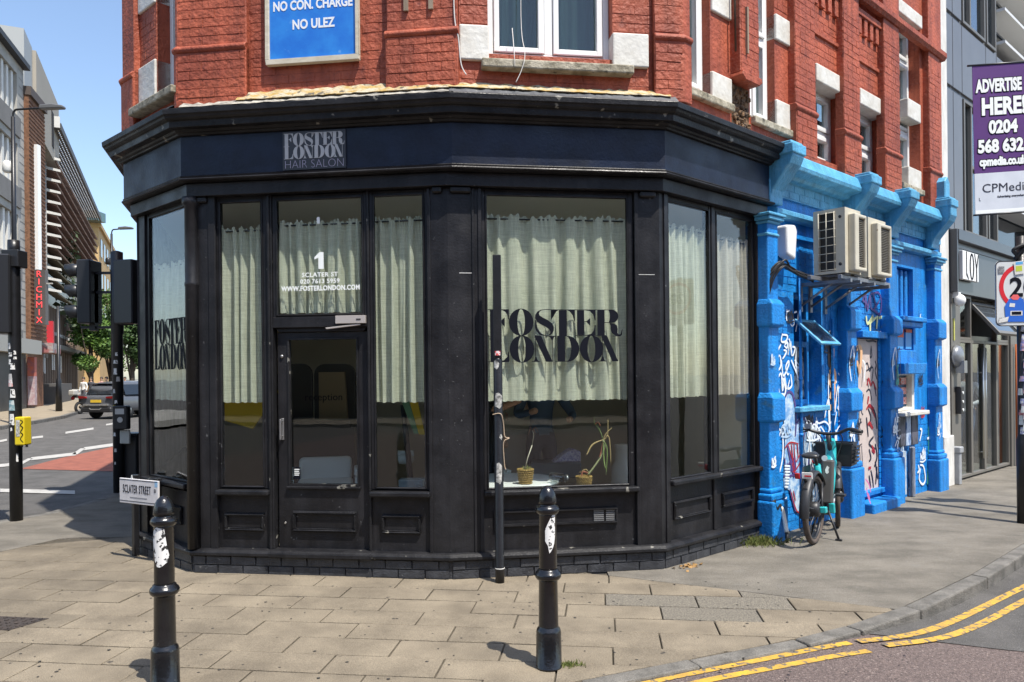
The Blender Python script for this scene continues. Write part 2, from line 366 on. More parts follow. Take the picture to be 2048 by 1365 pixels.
M_sticker = mat('white sticker', (.72, .71, .68), .6, (.55, .54, .5), 22, 4, .5)
M_paintblk = mat('black lettering', (.006, .007, .012), .6, spec=.12)
M_wlet = mat('white lettering', (.80, .82, .79), .5)
M_grass = mat('weed green', (.085, .13, .022), .7, (.16, .15, .045), 30)

# ------------------------------------------------------------------ ground, roads, pavements
g = MB(); g.box(-700, 700, -300, 1500, -.6, -.30); g.obj('ground', mat('earth', (.10, .095, .085), .95), kind='structure')
def zr(x):
    a = abs(x - .3); t = min(1, max(0, (a - 1.5) / 1.7)); t = t * t * (3 - 2 * t)
    return -.018 - .082 * t
r = MB(); r.slab([(-160, -60), (160, -60), (160, 260), (-160, 260)], -.29, -.104)
r.obj('road', M_road, kind='structure')
xs = [-9 + .3 * i for i in range(63)]
r = MB(); vs = []; fs = []
for i, x in enumerate(xs):
    vs += [(x, -9, zr(x) + .001), (x, 7.5, zr(x) + .001)]
fs = [(2 * i, 2 * i + 2, 2 * i + 3, 2 * i + 1) for i in range(len(xs) - 1)]
r.add(vs, fs); r.obj('raised_crossing', M_cross, kind='structure')
r = MB(); vs = []; xs = [1.5 + .15 * i for i in range(12)] + [3.4 + .4 * i for i in range(24)]
for x in xs: vs += [(x, max(4.80 - .21 * (x - 2.4), 2), zr(x) + .006), (x, 7.9, zr(x) + .006)]
r.add(vs, [(2 * i, 2 * i + 2, 2 * i + 3, 2 * i + 1) for i in range(len(xs) - 1)]); r.obj('side_road', M_road, kind='structure')

KERB_IN = [(-6.0, 2.1), (-3.0, 3.07), (-.6, 3.76), *[(p.x, p.y) for p in (px(1160, 1363), px(1376, 1320), px(1588, 1279), px(1691, 1253), px(1808, 1213), px(1942, 1150), px(2046, 1088))], (8.4, 10.2), (15.8, 16.9)]
KL = [px(0, 1045), px(62, 1036), px(110, 1028), px(160, 1014), px(212, 1000)]; KL = [(p.x, p.y) for p in KL]
LEFT_KERB = [(-12.0, 8.2)] + KL + [(-5.75, 12.0), (-6.9, 16.0), (-14.0, 38.0)]
pav = MB()
pav.slab(KERB_IN[:8] + [(2.0, 7.2), (-2.0, 8.0), (-5.2, 9.5), KL[3], KL[2], KL[1], KL[0], (-12, 8.2), (-12, 2.1)], -.29, -.014)
pave = pav.obj('pavement', M_joint, kind='structure')
ft = MB()
ft.slab([(.78, 6.165), (1.20, 5.955), (2.66, 5.22), *KERB_IN[7:], (14, 19), (6, 11.5), (.78, 7.4)], -.28, .002)
ft.obj('tarmac_footway', M_tarmac, kind='structure')
ft = MB(); E0 = [(-4.02, 7.86), (-4.55, 7.85), (-4.72, 7.80), (-4.83, 7.50), (-4.95, 7.24), (-5.6, 6.95), (-12, 6.2)]
ft.slab(E0 + [(-12, 8.2)] + KL + [(-5.75, 12.0), (-6.9, 16.0), (-14.0, 38.0), (-11, 39), (-3.4, 8.4)], -.28, .004)
ft.obj('tarmac_footway', M_tarmac, kind='structure')

def clip(poly, a, b):                                # keep the part left of a->b
    out = []; f = lambda p: (b[0] - a[0]) * (p[1] - a[1]) - (b[1] - a[1]) * (p[0] - a[0])
    for i in range(len(poly)):
        p, q = poly[i], poly[(i + 1) % len(poly)]; fp, fq = f(p), f(q)
        if fp >= 0: out.append(p)
        if fp * fq < 0:
            t = fp / (fp - fq); out.append((p[0] + (q[0] - p[0]) * t, p[1] + (q[1] - p[1]) * t))
    return out
def area(p): return abs(sum(p[i][0] * p[(i + 1) % len(p)][1] - p[(i + 1) % len(p)][0] * p[i][1] for i in range(len(p)))) / 2
rn = random.Random(21); ang = math.radians(-7.0); ux, uy = math.cos(ang), math.sin(ang); nslab = 0
TACT = [(.86, 5.52), (1.42, 5.72), (2.38, 5.40), (1.06, 5.08)]
def inpoly(p, poly):
    return all((poly[(i + 1) % 4][0] - poly[i][0]) * (p[1] - poly[i][1]) - (poly[(i + 1) % 4][1] - poly[i][1]) * (p[0] - poly[i][0]) <= 0 for i in range(4))
for row in range(-1, 18):
    v0 = 3.2 + row * .278; off = (row % 2) * .33 + rn.uniform(-.06, .06); u = -6.6 + off
    while u < 3.4:
        L = .66; j = .0055
        q = [(u + j, v0 + j), (u + L - j, v0 + j), (u + L - j, v0 + .278 - j), (u + j, v0 + .278 - j)]
        P = [(a * ux - b * uy, a * uy + b * ux) for a, b in q]
        for a, b in zip(KERB_IN[1:8], KERB_IN[2:9]): P = clip(P, a, b) if P else P
        P = clip(P, (2.66, 5.21), (1.16, 5.97)) if P else P
        for a, b in ((E0[3], E0[5]), (E0[0], E0[3])): P = clip(P, a, b) if P else P
        u += L
        if not P or len(P) < 3 or area(P) < .004: continue
        cx = sum(p[0] for p in P) / len(P); cy = sum(p[1] for p in P) / len(P)
        if cy > 6.75 - .13 * (cx + 1) + (1.3 if cx < -2.6 else 0) or cx < -5.4: continue
        dz = rn.uniform(-.003, .002); tx, ty = rn.uniform(-.004, .004), rn.uniform(-.006, .006)
        sb = MB(); n = len(P)
        top = [(p[0], p[1], dz + tx * (p[0] - cx) + ty * (p[1] - cy)) for p in P]
        ins = [(cx + (p[0] - cx) * .985, cy + (p[1] - cy) * .97, 0) for p in P]; ins = [(a[0], a[1], t[2] + .003) for a, t in zip(ins, top)]
        bot = [(p[0], p[1], -.05) for p in P]
        sb.add(bot + top + ins, [(i, (i + 1) % n, n + (i + 1) % n, n + i) for i in range(n)] + [(n + i, n + (i + 1) % n, 2 * n + (i + 1) % n, 2 * n + i) for i in range(n)] + [tuple(range(2 * n, 3 * n))])
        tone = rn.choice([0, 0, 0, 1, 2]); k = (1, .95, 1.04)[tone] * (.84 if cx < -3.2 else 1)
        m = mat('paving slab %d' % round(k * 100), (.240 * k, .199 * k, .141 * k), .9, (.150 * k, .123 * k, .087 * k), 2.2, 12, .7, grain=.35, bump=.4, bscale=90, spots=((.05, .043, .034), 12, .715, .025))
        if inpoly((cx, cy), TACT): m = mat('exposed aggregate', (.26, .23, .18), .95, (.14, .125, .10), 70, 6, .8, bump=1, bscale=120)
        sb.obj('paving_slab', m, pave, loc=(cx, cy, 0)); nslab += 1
# kerb stones
kerb = bpy.data.objects.new('kerb', None); SC.collection.objects.link(kerb); kerb['kind'] = 'structure'; kerb.location = (1, 4.2, 0); WL['kerb'] = Vector((1, 4.2, 0))
def kerbline(path, length, width, ztop, zbot, side=-1):
    P = [Vector((*p, 0)) for p in path]; d = 0; segs = []
    for a, b in zip(P, P[1:]):
        n = max(1, round((b - a).length / length))
        segs += [(a.lerp(b, i / n), a.lerp(b, (i + 1) / n)) for i in range(n)]
    for a, b in segs:
        t = (b - a).normalized(); nn = Vector((-t.y, t.x, 0)) * side; a2 = a + t * .004; b2 = b - t * .004
        k = MB(); z = rn.uniform(-.003, .003)
        k.slab([(a2.x, a2.y), (b2.x, b2.y), ((b2 + nn * width).x, (b2 + nn * width).y), ((a2 + nn * width).x, (a2 + nn * width).y)], zbot, ztop + z)
        k.obj('kerb_stone', M_kerb, kerb, bevel=.012, seg=2, loc=(a + b) / 2)
kerbline(KERB_IN[1:11], .86, .12, .004, -.2)
kerbline(LEFT_KERB[1:8], .9, .15, .004, -.2, side=1)
def ribbon(pts, w, z, m, name, zf=None, kind='structure'):
    P = spline([Vector((p[0], p[1], 0)) for p in pts], 6); mb = MB(); vs = []
    for i, p in enumerate(P):
        t = (P[min(i + 1, len(P) - 1)] - P[max(i - 1, 0)]).normalized(); n = Vector((-t.y, t.x, 0)) * w / 2
        for q in (p + n, p - n): vs.append((q.x, q.y, (zf(q.x) if zf else 0) + z))
    mb.add(vs, [(2 * i, 2 * i + 1, 2 * i + 3, 2 * i + 2) for i in range(len(P) - 1)]); return mb.obj(name, m, kind=kind)
def mk(pts):
    out = []
    for x, y in pts:
        p = px(x, y, -.03)
        for _ in range(5): p = px(x, y, zr(p.x) + .01)
        out.append((p.x, p.y))
    return out
ribbon(mk([(1180, 1396), (1310, 1360), (1500, 1322), (1700, 1284)]), .055, .005, M_yline, 'yellow_line', zr)
ribbon(mk([(1275, 1396), (1400, 1362), (1560, 1331), (1738, 1300)]), .055, .005, M_yline, 'yellow_line', zr)
ribbon(mk([(1716, 1283), (1800, 1273), (1870, 1256), (1960, 1217), (2060, 1168), (2160, 1120)]), .06, .010, M_yline, 'yellow_line', zr)
ribbon(mk([(1770, 1291), (1870, 1278), (1940, 1257), (2048, 1202), (2160, 1146)]), .06, .010, M_yline, 'yellow_line', zr)
# left street: markings
LZ = -.10
def lpx(x, y, z=LZ + .004):
    p = px(x, y, z); return (p.x, p.y)
def patch(pts, m, name, z=LZ + .004):
    mb = MB(); q = [px(x, y, z) for x, y in pts]; mb.add(q, [tuple(range(len(q)))]); mb.obj(name, m, kind='structure')
patch([(40, 938), (120, 917), (225, 894), (300, 878), (320, 945), (225, 943)], M_redroad, 'red_bus_lane')
for a, b, w in (((-20, 934), (42, 927), 6), ((62, 918), (152, 908), 6), ((168, 898), (232, 889), 6), ((0, 981), (150, 985), 7), ((131, 866), (187, 857.5), 4), ((212, 850), (228, 847.5), 3), ((64, 876), (86, 873.5), 4), ((-6, 884), (14, 880), 4)):
    patch([(a[0], a[1] - w / 2), (b[0], b[1] - w / 2), (b[0], b[1] + w / 2), (a[0], a[1] + w / 2)], M_wline, 'white_line', LZ + .008)
for a, b in (((40, 929), (62, 917)), ((150, 909), (167, 897))):
    patch([(a[0] - 6, a[1]), (b[0] - 6, b[1]), (b[0] + 4, b[1]), (a[0] + 5, a[1])], M_wline, 'white_line', LZ + .008)
# far pavement of the left street
fk = [px(-60, 862), px(0, 853), px(60, 843.5), px(120, 833), px(150, 824)]; fk = [(p.x, p.y) for p in fk]
dl = Vector((-.31, .951)); last = Vector(fk[-1]); fk += [tuple(last + Vector((-.44, .9)) * 30), tuple(last + Vector((-.42, .9)) * 120)]
fp = MB(); fp.slab(fk + [(-150, 160), (-60, 40), (-30, 20)], -.28, .02); fp.obj('far_pavement', mat('far paving', (.30, .245, .17), .9, (.22, .18, .125), 2, 8, .6), kind='structure')
fkb = MB(); fkb.slab(fk + [(p[0] + .22, p[1]) for p in reversed(fk)], -.28, .026); fkb.obj('far_kerb', M_kerb, kind='structure')
# manhole
mh = thing('manhole_cover', 'dark iron manhole cover set in the slabs at the left edge', 'manhole cover', px(40, 1246))
q = [px(-60, 1232), px(98, 1239), px(20, 1262), px(-140, 1255)]
m = MB(); m.slab([(p.x, p.y) for p in q], -.04, .007); m.obj('cover', mat('rusty iron', (.055, .04, .032), .75, (.03, .024, .02), 20, bump=.8, bscale=60), mh)
m = MB()
for i in range(9):
    for k in range(5):
        p = q[0].lerp(q[1], (i + .5) / 9).lerp(q[3].lerp(q[2], (i + .5) / 9), (k + .5) / 5); m.lathe([(.016, 0), (.012, .006)], (p.x, p.y, .007), 6)
m.obj('stud', MATS['rusty iron'], mh, kind='stuff')

op = MB(); op.slab([(-40, -15.9), (40, -15.9), (40, -11.5), (-40, -11.5)], -.29, .02); op.obj('reflection_strip', mat('pale strip', (.24, .205, .155), .9, (.18, .155, .12), 2), kind='structure')  # unseen strip added for a paler band in the door glass reflection
# ------------------------------------------------------------------ corner building: salon front
B_ = thing('corner_building', 'red painted brick corner building with a black hair salon shopfront on its canted corner', 'building', (-.6, 8.2, 0))
ALL = ['E', 'A', 'B', 'C', 'D']; FDW = {'C': .014}
pl = MB(); pl.sweep(ALL, [(-.3, -.05), (-.035, -.05), (-.035, .16), (-.3, .16)], -6, 1.70)
plinth = pl.obj('plinth', M_pblk, B_)
brickwork(plinth, 'brick', [('A', .02, 1.13, 0, .152, -.035, []), ('B', .02, 2.24, 0, .152, -.035, []), ('C', .02, 1.81, 0, .152, -.035, []), ('D', .02, 1.69, 0, .152, -.035, [])], M_pblk, 110, proud=.012, jit=.004, key='pb')
l = MB(); l.sweep(ALL, [(-.2, .150), (-.012, .150), (.006, .158), (.006, .185), (-.02, .203), (-.045, .208), (-.2, .208)], -6, 1.70); l.obj('base_ledge', M_blackw, B_, bevel=.004)
l = MB(); l.box(.705, 1.60, -.1, .022, .155, .192, TF('B')); l.obj('door_sill', M_blackw, B_, bevel=.006, seg=2)
# cornice, fascia, lintel
l = MB(); l.sweep(ALL, [(-.2, 3.69), (.06, 3.69), (.082, 3.692), (.086, 3.705), (.105, 3.712), (.112, 3.728), (.165, 3.733), (.172, 3.782), (.19, 3.788), (.205, 3.80), (.212, 3.818), (.226, 3.824), (.23, 3.866), (.22, 3.874), (.06, 3.93), (-.2, 3.93)], -6, 1.76, FDW)
l.obj('cornice', M_blackw, B_, bevel=.003)
l = MB(); l.sweep(ALL, [(-.2, 3.355), (.055, 3.355), (.055, 3.688), (-.2, 3.688)], -6, 1.72, FDW); l.obj('fascia', M_fas, B_)
l = MB(); l.sweep(ALL, [(-.2, 3.312), (.045, 3.312), (.07, 3.318), (.076, 3.328), (.07, 3.338), (.060, 3.341), (.064, 3.352), (.058, 3.36), (-.2, 3.36)], -6, 1.72, FDW); l.obj('bead_moulding', M_black, B_)
l = MB(); l.sweep(ALL, [(-.2, 3.20), (.0, 3.20), (.003, 3.305), (-.006, 3.311), (-.2, 3.311)], -6, 1.70); l.obj('lintel', M_black, B_, bevel=.003)
l = MB(); wall(l, 'E', -6, 0, .2, 3.2, -.05, -.2, [(-5.6, -3.4, .75, 3.1), (-3.1, -.7, .75, 3.1)]); sw_ = l.obj('side_wall', M_black, B_)  # unseen window openings added here to let sky light into the salon
for a, b in ((-5.6, -3.4), (-3.1, -.7)): l = MB(); l.box(a, b, -.13, -.125, .75, 3.1, TF('E')); l.obj('pane', M_glass, sw_)
# pilasters at the corners
def pier(fs, u0, u1, dv):
    m = MB(); m.sweep(fs, [(-.16, .205), (-.055, .205), (-.055, 3.199), (-.16, 3.199)], u0, u1); p = m.obj('pilaster', M_black, B_, bevel=.003)
    e = MB()
    for f, a, b in dv:
        e.box(a, b, -.055, -.042, .206, 3.198, TF(f))
    e.obj('edge_strip', M_black, p, bevel=.003); return p
p1 = pier(['A', 'B'], 1.02, .225, [('B', .165, .225)])
e = MB(); c = inter('A', -.045, 'B', -.045); e.lathe([(.055, .206), (.055, 2.44), (.060, 2.45), (.060, 2.47), (.055, 2.48), (.055, 3.12), (.075, 3.14), (.075, 3.198)], (c.x, c.y, 0), 16); e.obj('round_moulding', M_black, p1)
p2_ = pier(['B', 'C'], 2.075, .285, [('B', 2.075, 2.10), ('C', .205, .225), ('C', .255, .285)])
j = MB()
for u0, u1 in ((.10, .206),): j.box(u0, u1, -.056, -.0525, 2.495, 2.500, TF('C'))
j.obj('joint_line', M_sticker, p2_)
p3_ = pier(['C', 'D'], 1.585, .125, [('C', 1.585, 1.615), ('D', .07, .125)])
j = MB(); j.box(1.62, 1.76, -.056, -.0525, 2.496, 2.500, TF('C')); j.obj('joint_line', M_sticker, p3_)
m = MB(); m.box(1.56, 1.70, -.16, -.055, .205, 3.199, TF('D')); m.box(1.56, 1.59, -.055, -.035, .206, 3.198, TF('D')); m.obj('pilaster', M_black, B_, bevel=.003)
m = MB(); m.sweep(['E', 'A'], [(-.16, .205), (-.055, .205), (-.055, 3.199), (-.16, 3.199)], -6, .17); m.obj('pilaster', M_black, B_, bevel=.003)
for f, a, b in (('B', 2.12, 2.2), ('C', .03, .2), ('C', 1.63, 1.77), ('B', .06, .16)):
    m = MB(); m.box(a, b, -.055, -.02, 3.15, 3.199, TF(f)); m.obj('capital_block', M_black, B_, bevel=.01)

def pane(mb_parent, face, u0, u1, z0, z1, w=-.085):
    m = MB(); m.box(u0, u1, w - .004, w, z0, z1, TF(face)); return m.obj('pane', M_glass, mb_parent)
def frame(face, u0, u1, z0, z1, t, w0=-.15, w1=-.075, sides=(1, 1, 1, 1), name='window', parent=None, m=None):
    """frame lies outside the clear opening; sides: left, right, bottom, top thickness"""
    tl, tr, tb, tt = [t * s for s in sides]; T = TF(face); q = MB()
    q.box(u0 - tl, u0, w0, w1, z0 - tb, z1 + tt, T); q.box(u1, u1 + tr, w0, w1, z0 - tb, z1 + tt, T)
    q.box(u0, u1, w0, w1 - .003, z1, z1 + tt, T); q.box(u0, u1, w0, w1 - .003, z0 - tb, z0, T)
    b = .012                                          # glazing bead
    q.box(u0, u0 + b, -.105, -.068, z0, z1, T); q.box(u1 - b, u1, -.105, -.068, z0, z1, T); q.box(u0 + b, u1 - b, -.105, -.068, z1 - b, z1, T); q.box(u0 + b, u1 - b, -.105, -.068, z0, z0 + b, T)
    o = q.obj(name, m or M_black, parent or B_, bevel=.004); return o
def sill(face, u0, u1, par, z=.71, w1=.0):
    q = MB(); q.prism([(u0, z - .045), (u1, z - .045), (u1, z), (u0, z)], -.15, w1, TF(face)); q.obj('sill', M_blackw, par, bevel=.012, seg=2)
def riser(face, u0, u1, pu0, pu1, pz0, pz1, z1=.665):
    T = TF(face); q = MB(); q.box(u0, u1, -.16, -.085, .206, z1, T); o = q.obj('stall_riser', M_black, B_)
    q = MB(); b = .022
    for (a, c, d, e) in ((pu0, pu1, pz1 - b, pz1), (pu0, pu1, pz0, pz0 + b), (pu0, pu0 + b, pz0 + b, pz1 - b), (pu1 - b, pu1, pz0 + b, pz1 - b)):
        q.box(a, c, -.085, -.064, d, e, T); q.box(a + .006, c - .006, -.064, -.056, d + .006, e - .006, T)
    q.obj('panel_moulding', M_blackw, o, bevel=.004); return o
# A window
w_ = frame('A', .215, .985, .75, 3.17, .045); pane(w_, 'A', .215, .985, .75, 3.17); sill('A', .15, 1.03, w_, .745); riser('A', .17, 1.02, .36, .84, .36, .52); WA = w_
# B: left light, door bay, right light
w_ = frame('B', .245, .640, .725, 3.16, .035, sides=(.6, 1, .3, 1.2)); pane(w_, 'B', .245, .640, .725, 3.16); sill('B', .222, .70, w_); W1 = w_
riser('B', .225, .705, .275, .63, .355, .505)
w_ = frame('B', 1.605, 2.045, .725, 3.16, .03, sides=(1, 1, .3, 1.2)); pane(w_, 'B', 1.605, 2.045, .725, 3.16); sill('B', 1.575, 2.085, w_); W3 = w_
riser('B', 1.575, 2.075, 1.66, 1.99, .355, .51)
w_ = frame('B', .755, 1.525, 2.175, 3.16, .028, sides=(1, 1, .4, 1.2), name='transom_window'); pane(w_, 'B', .755, 1.525, 2.175, 3.16); WT = w_
q = MB(); q.box(.675, .725, -.16, -.06, .206, 3.199, TF('B')); q.box(.69, .71, -.06, -.045, .206, 3.198, TF('B')); q.obj('door_post', M_blackw, B_, bevel=.004)
q = MB(); q.box(1.555, 1.575, -.16, -.06, .206, 3.199, TF('B')); q.obj('door_post', M_blackw, B_, bevel=.004)
q = MB(); q.box(.725, 1.555, -.19, -.07, 2.075, 2.165, TF('B')); q.prism([(.735, 2.075), (1.545, 2.075), (1.515, 2.04), (.765, 2.04)], -.19, -.10, TF('B')); q.obj('transom_bar', M_black, B_, bevel=.004)
# the door
D_ = -.12; T = TF('B')
q = MB()
for a, b, c, d in rect_minus(.745, 1.535, .20, 2.035, [(.835, 1.455, .735, 1.99)]): q.box(a, b, -.175, D_, c, d, T)
door = q.obj('door', M_black, B_)
q = MB(); b = .014
for a, c, d, e in ((.835, 1.455, 1.976, 1.99), (.835, 1.455, .735, .752), (.835, .849, .752, 1.976), (1.441, 1.455, .752, 1.976)): q.box(a, c, -.16, D_ + .012, d, e, T)
q.box(.82, 1.47, D_, D_ + .028, .715, .735, T)
q.obj('glazing_bead', M_blackw, door, bevel=.003)
m = MB(); m.box(.849, 1.441, -.15, -.146, .752, 1.976, T); m.obj('pane', M_glass, door)
q = MB(); b = .024
for (a, c, d, e) in ((.87, 1.43, .50, .525), (.87, 1.43, .35, .375), (.87, .895, .375, .50), (1.405, 1.43, .375, .50)):
    q.box(a, c, D_, D_ + .02, d, e, T); q.box(a + .007, c - .007, D_ + .02, D_ + .028, d + .007, e - .007, T)
q.obj('panel_moulding', M_blackw, door, bevel=.004)
q = MB(); q.box(.775, .797, D_, D_ + .012, 1.125, 1.31, T); q.box(.778, .79, D_ + .012, D_ + .045, 1.14, 1.165, T); q.box(.778, .79, D_ + .012, D_ + .045, 1.27, 1.295, T); q.box(.776, .792, D_ + .045, D_ + .056, 1.13, 1.305, T)
q.obj('handle', mat('brushed steel', (.42, .41, .40), .35, metal=.9), door, bevel=.003)
q = MB(); q.lathe([(.014, 0), (.014, .012), (.006, .014)], T(.783, D_, 1.835), 16, axis=FACE['B'][2].to_3d()); q.lathe([(.011, 0), (.009, .008)], T(.80, D_, .42), 12, axis=FACE['B'][2].to_3d()); q.obj('lock', MATS['brushed steel'], door)
q = MB(); q.box(1.29, 1.545, -.10, -.035, 2.10, 2.165, T); q.prism([(1.20, 2.068), (1.21, 2.055), (1.50, 2.085), (1.50, 2.096)], -.065, -.04, T); q.box(1.47, 1.51, -.034, -.031, 2.128, 2.138, T, mi=1)
q.obj('door_closer', [mat('aluminium closer', (.52, .47, .43), .45, metal=.4), M_dark], B_, bevel=.004)
sk = MB(); sk.box(.865, .925, -.146, -.144, .79, .89, T); so_ = sk.obj('window_sticker', M_paintblk, door)
t = MB(); [t.box(.872, .918 - .004 * (i % 2), -.144, -.1435, .868 - i * .016, .876 - i * .016, T) for i in range(4)]; t.obj('sticker_print', M_wlet, door, kind='stuff')
# C window
w_ = frame('C', .318, 1.535, .715, 3.155, .035, sides=(.9, 1.3, .2, 1.2)); pane(w_, 'C', .318, 1.535, .715, 3.155); sill('C', .285, 1.60, w_); WC = w_
rC = riser('C', .285, 1.585, .37, 1.42, .40, .535)
q = MB(); T = TF('C')
for k in range(2):
    for i in range(6): q.box(1.215 + k * .105, 1.30 + k * .105, -.085, -.073, .418 + i * .0165, .428 + i * .0165, T)
q.obj('air_vent', mat('vent grille', (.16, .16, .16), .5), rC)
# D windows
w_ = frame('D', .155, .79, .735, 3.16, .04, sides=(.7, .6, .2, 1)); pane(w_, 'D', .155, .79, .735, 3.16); sill('D', .125, .845, w_, .735); WD1 = w_
w_ = frame('D', .90, 1.535, .735, 3.16, .04, sides=(.6, .6, .2, 1)); pane(w_, 'D', .90, 1.535, .735, 3.16); sill('D', .85, 1.60, w_, .735); WD2 = w_
q = MB(); q.box(.818, .872, -.16, -.065, .206, 3.199, TF('D')); q.obj('mullion', M_black, B_, bevel=.006)
riser('D', .125, .818, .21, .77, .38, .54, .69); riser('D', .872, 1.56, .96, 1.50, .395, .53, .69)

# ------------------------------------------------------------------ fat-face lettering: FOSTER / LONDON
def arc(cx, cy, rx, ry, a0, a1, n=14): return [(cx + rx * math.cos(math.radians(a0 + (a1 - a0) * i / n)), cy + ry * math.sin(math.radians(a0 + (a1 - a0) * i / n))) for i in range(n + 1)]
def O_(cx, b, t, w, iw):
    cy, ry = (b + t) / 2, (t - b) / 2
    return [arc(cx, cy, w / 2, ry, 90, 270) + arc(cx, cy, iw / 2, ry * .965, 270, 90), arc(cx, cy, w / 2, ry, 90, -90) + arc(cx, cy, iw / 2, ry * .965, -90, 90)]
def logo_polys():                                     # units: height of two lines = 2, x to 5.0
    P = []; t, m, b = 2.02, 1.0, .0
    R = lambda x0, x1, y0, y1: P.append([(x0, y0), (x1, y0), (x1, y1), (x0, y1)])
    # F and L share the tall stem
    R(.08, .38, 0.03, t - .03); R(0, .80, t - .03, t); R(0, .46, m - .015, m + .015); R(0, .78, 0, .03)
    P.append([(.80, t - .03), (.80, t - .38), (.77, t - .38)] + arc(.50, t - .38, .27, .35, 10, 88, 6)[1:] )
    P.append([(.38, 1.56), (.48, 1.575)] + [(.62, 1.70), (.64, 1.70), (.64, 1.36), (.62, 1.36), (.48, 1.545), (.38, 1.545)])
    P.append([(.46, .03), (.60, .08), (.72, .20), (.77, .40), (.80, .40), (.80, .03)])
    P.extend(O_(1.27, m + .0, t + .03, .95, .29)); P.extend(O_(1.29, -.03, m + .02, .95, .29))
    # S
    S = [(1.80, 1.68), (1.82, 1.82), (1.90, 1.94), (2.04, 2.01), (2.20, 2.03), (2.20, 2.00), (2.06, 1.985), (1.98, 1.93), (1.955, 1.86), (1.98, 1.79), (2.10, 1.71), (2.32, 1.60), (2.46, 1.49), (2.53, 1.35), (2.53, 1.22), (2.47, 1.09), (2.38, 1.02), (2.20, 1.0), (2.20, 1.02), (2.32, 1.04), (2.385, 1.10), (2.39, 1.18), (2.34, 1.26), (2.22, 1.35), (2.0, 1.47), (1.87, 1.56)]
    P.append(S)
    P.append([(2.20, 2.03), (2.56, 2.02), (2.52, 1.99), (2.40, 1.99), (2.20, 2.005)])
    P.append([(2.52, 2.02), (2.42, 1.90), (2.46, 1.70), (2.49, 1.70), (2.62, 1.92), (2.66, 2.02)])
    P.append([(1.80, 1.62), (1.83, 1.62), (1.90, 1.28), (2.02, 1.10), (2.20, 1.02), (2.20, 1.0), (1.98, 1.04), (1.84, 1.20), (1.80, 1.34)])
    # T
    R(2.73, 3.04, .03, t - .03) if False else R(2.73, 3.04, m, t - .03)
    R(2.36, 3.38, t - .025, t)
    P.append([(3.05, t - .025), (3.16, t - .08), (3.27, t - .22), (3.33, t - .46), (3.36, t - .46), (3.36, t - .025)])
    P.append([(2.72, t - .025), (2.60, t - .1), (2.50, t - .25), (2.44, t - .40), (2.42, t - .40), (2.42, t - .025)])
    # E
    R(3.44, 3.72, m + .03, t - .03); R(3.38, 4.18, t - .025, t); R(3.38, 4.18, m, m + .025)
    P.append([(3.74, t - .025), (3.95, t - .06), (4.08, t - .2), (4.14, t - .42), (4.17, t - .42), (4.17, t - .025)])
    P.append([(3.80, m + .025), (4.0, m + .08), (4.10, m + .22), (4.14, m + .42), (4.17, m + .42), (4.17, m + .025)])
    P.append([(3.72, 1.555), (3.82, 1.57), (3.94, 1.68), (3.96, 1.68), (3.96, 1.40), (3.94, 1.40), (3.82, 1.53), (3.72, 1.535)])
    # R
    R(4.24, 4.53, m + .02, t - .02); R(4.18, 4.74, t - .022, t); R(4.18, 4.58, m, m + .022)
    P.append([(4.70, t)] + arc(4.80, 1.76, .28, .26, 90, -90, 10) + [(4.70, 1.50)] + arc(4.68, 1.76, .06, .23, -80, 80, 6))
    R(4.53, 4.80, 1.505, 1.53)
    P.append([(4.72, 1.50), (4.90, 1.48), (5.02, 1.40), (5.05, 1.26), (5.04, 1.12), (5.08, 1.05), (5.16, 1.06), (5.22, 1.25), (5.24, 1.25), (5.21, 1.02), (5.12, .98), (4.96, 1.0), (4.82, 1.10), (4.76, 1.26), (4.76, 1.40)])
    # N D O N
    P.append([(1.78, 1.04), (2.04, 1.0), (2.46, .03), (2.46, 0), (2.22, 0), (1.78, .96)]); R(1.80, 1.825, 0.02, .9); R(1.66, 1.98, 0, .022); P.append([(1.68, .0), (1.98, .0), (1.90, .05), (1.84, .2), (1.80, .2), (1.76, .05)])
    R(2.455, 2.48, 0, 1.0); R(2.22, 2.60, .978, 1.0); P.append([(2.26, 1.0), (2.60, 1.0), (2.53, .95), (2.48, .82), (2.45, .82), (2.38, .95)])
    R(2.66, 2.96, .02, m); R(2.58, 3.1, 0, .022)
    P.append([(3.06, 1.0)] + arc(3.06, .5, .46, .5, 90, -90, 14) + [(3.06, 0), (3.06, .022)] + arc(3.02, .5, .18, .478, -84, 84, 10))
    R(2.96, 3.08, .98, 1.0); P.extend(O_(4.0, -.03, m + .02, .92, .29))
    P.append([(4.40, 1.02), (4.62, 1.0), (5.04, .03), (5.04, 0), (4.82, 0), (4.40, .95)]); R(4.42, 4.445, .02, .9); R(4.28, 4.6, 0, .022); P.append([(4.30, 0), (4.60, 0), (4.52, .05), (4.46, .2), (4.41, .2), (4.36, .05)])
    R(5.035, 5.06, 0, 1.0); R(4.85, 5.16, .978, 1.0)
    return P
LOGO = logo_polys()
def logo(T, u0, u1, z0, z1, w, ext=.002):
    mb = MB(); sx = (u1 - u0) / 5.22; sz = (z1 - z0) / 2.03
    for k, p in enumerate(LOGO):
        d = .0002 * (k % 5); mb.prism([(u0 + x * sx, z0 + y * sz) for x, y in p], w, w + ext + d, T)
    return mb
logo(TF('C'), .335, 1.478, 1.765, 2.205, -.0835).obj('lettering', M_paintblk, WC)
logo(TF('A'), .30, .965, 1.74, 2.20, -.0835).obj('lettering', M_paintblk, WA)
T = TF('B')
m = MB()
t = MB(); t.prism([(1.13, 2.565), (1.175, 2.565), (1.175, 2.705), (1.14, 2.705), (1.095, 2.665), (1.095, 2.645), (1.13, 2.66)], -.0835, -.0815, T); text_mb('SCLATER ST', .052, T, 1.14, 2.50, -.0835, align='CENTER', bold=.001, mb=t, space=1.15)
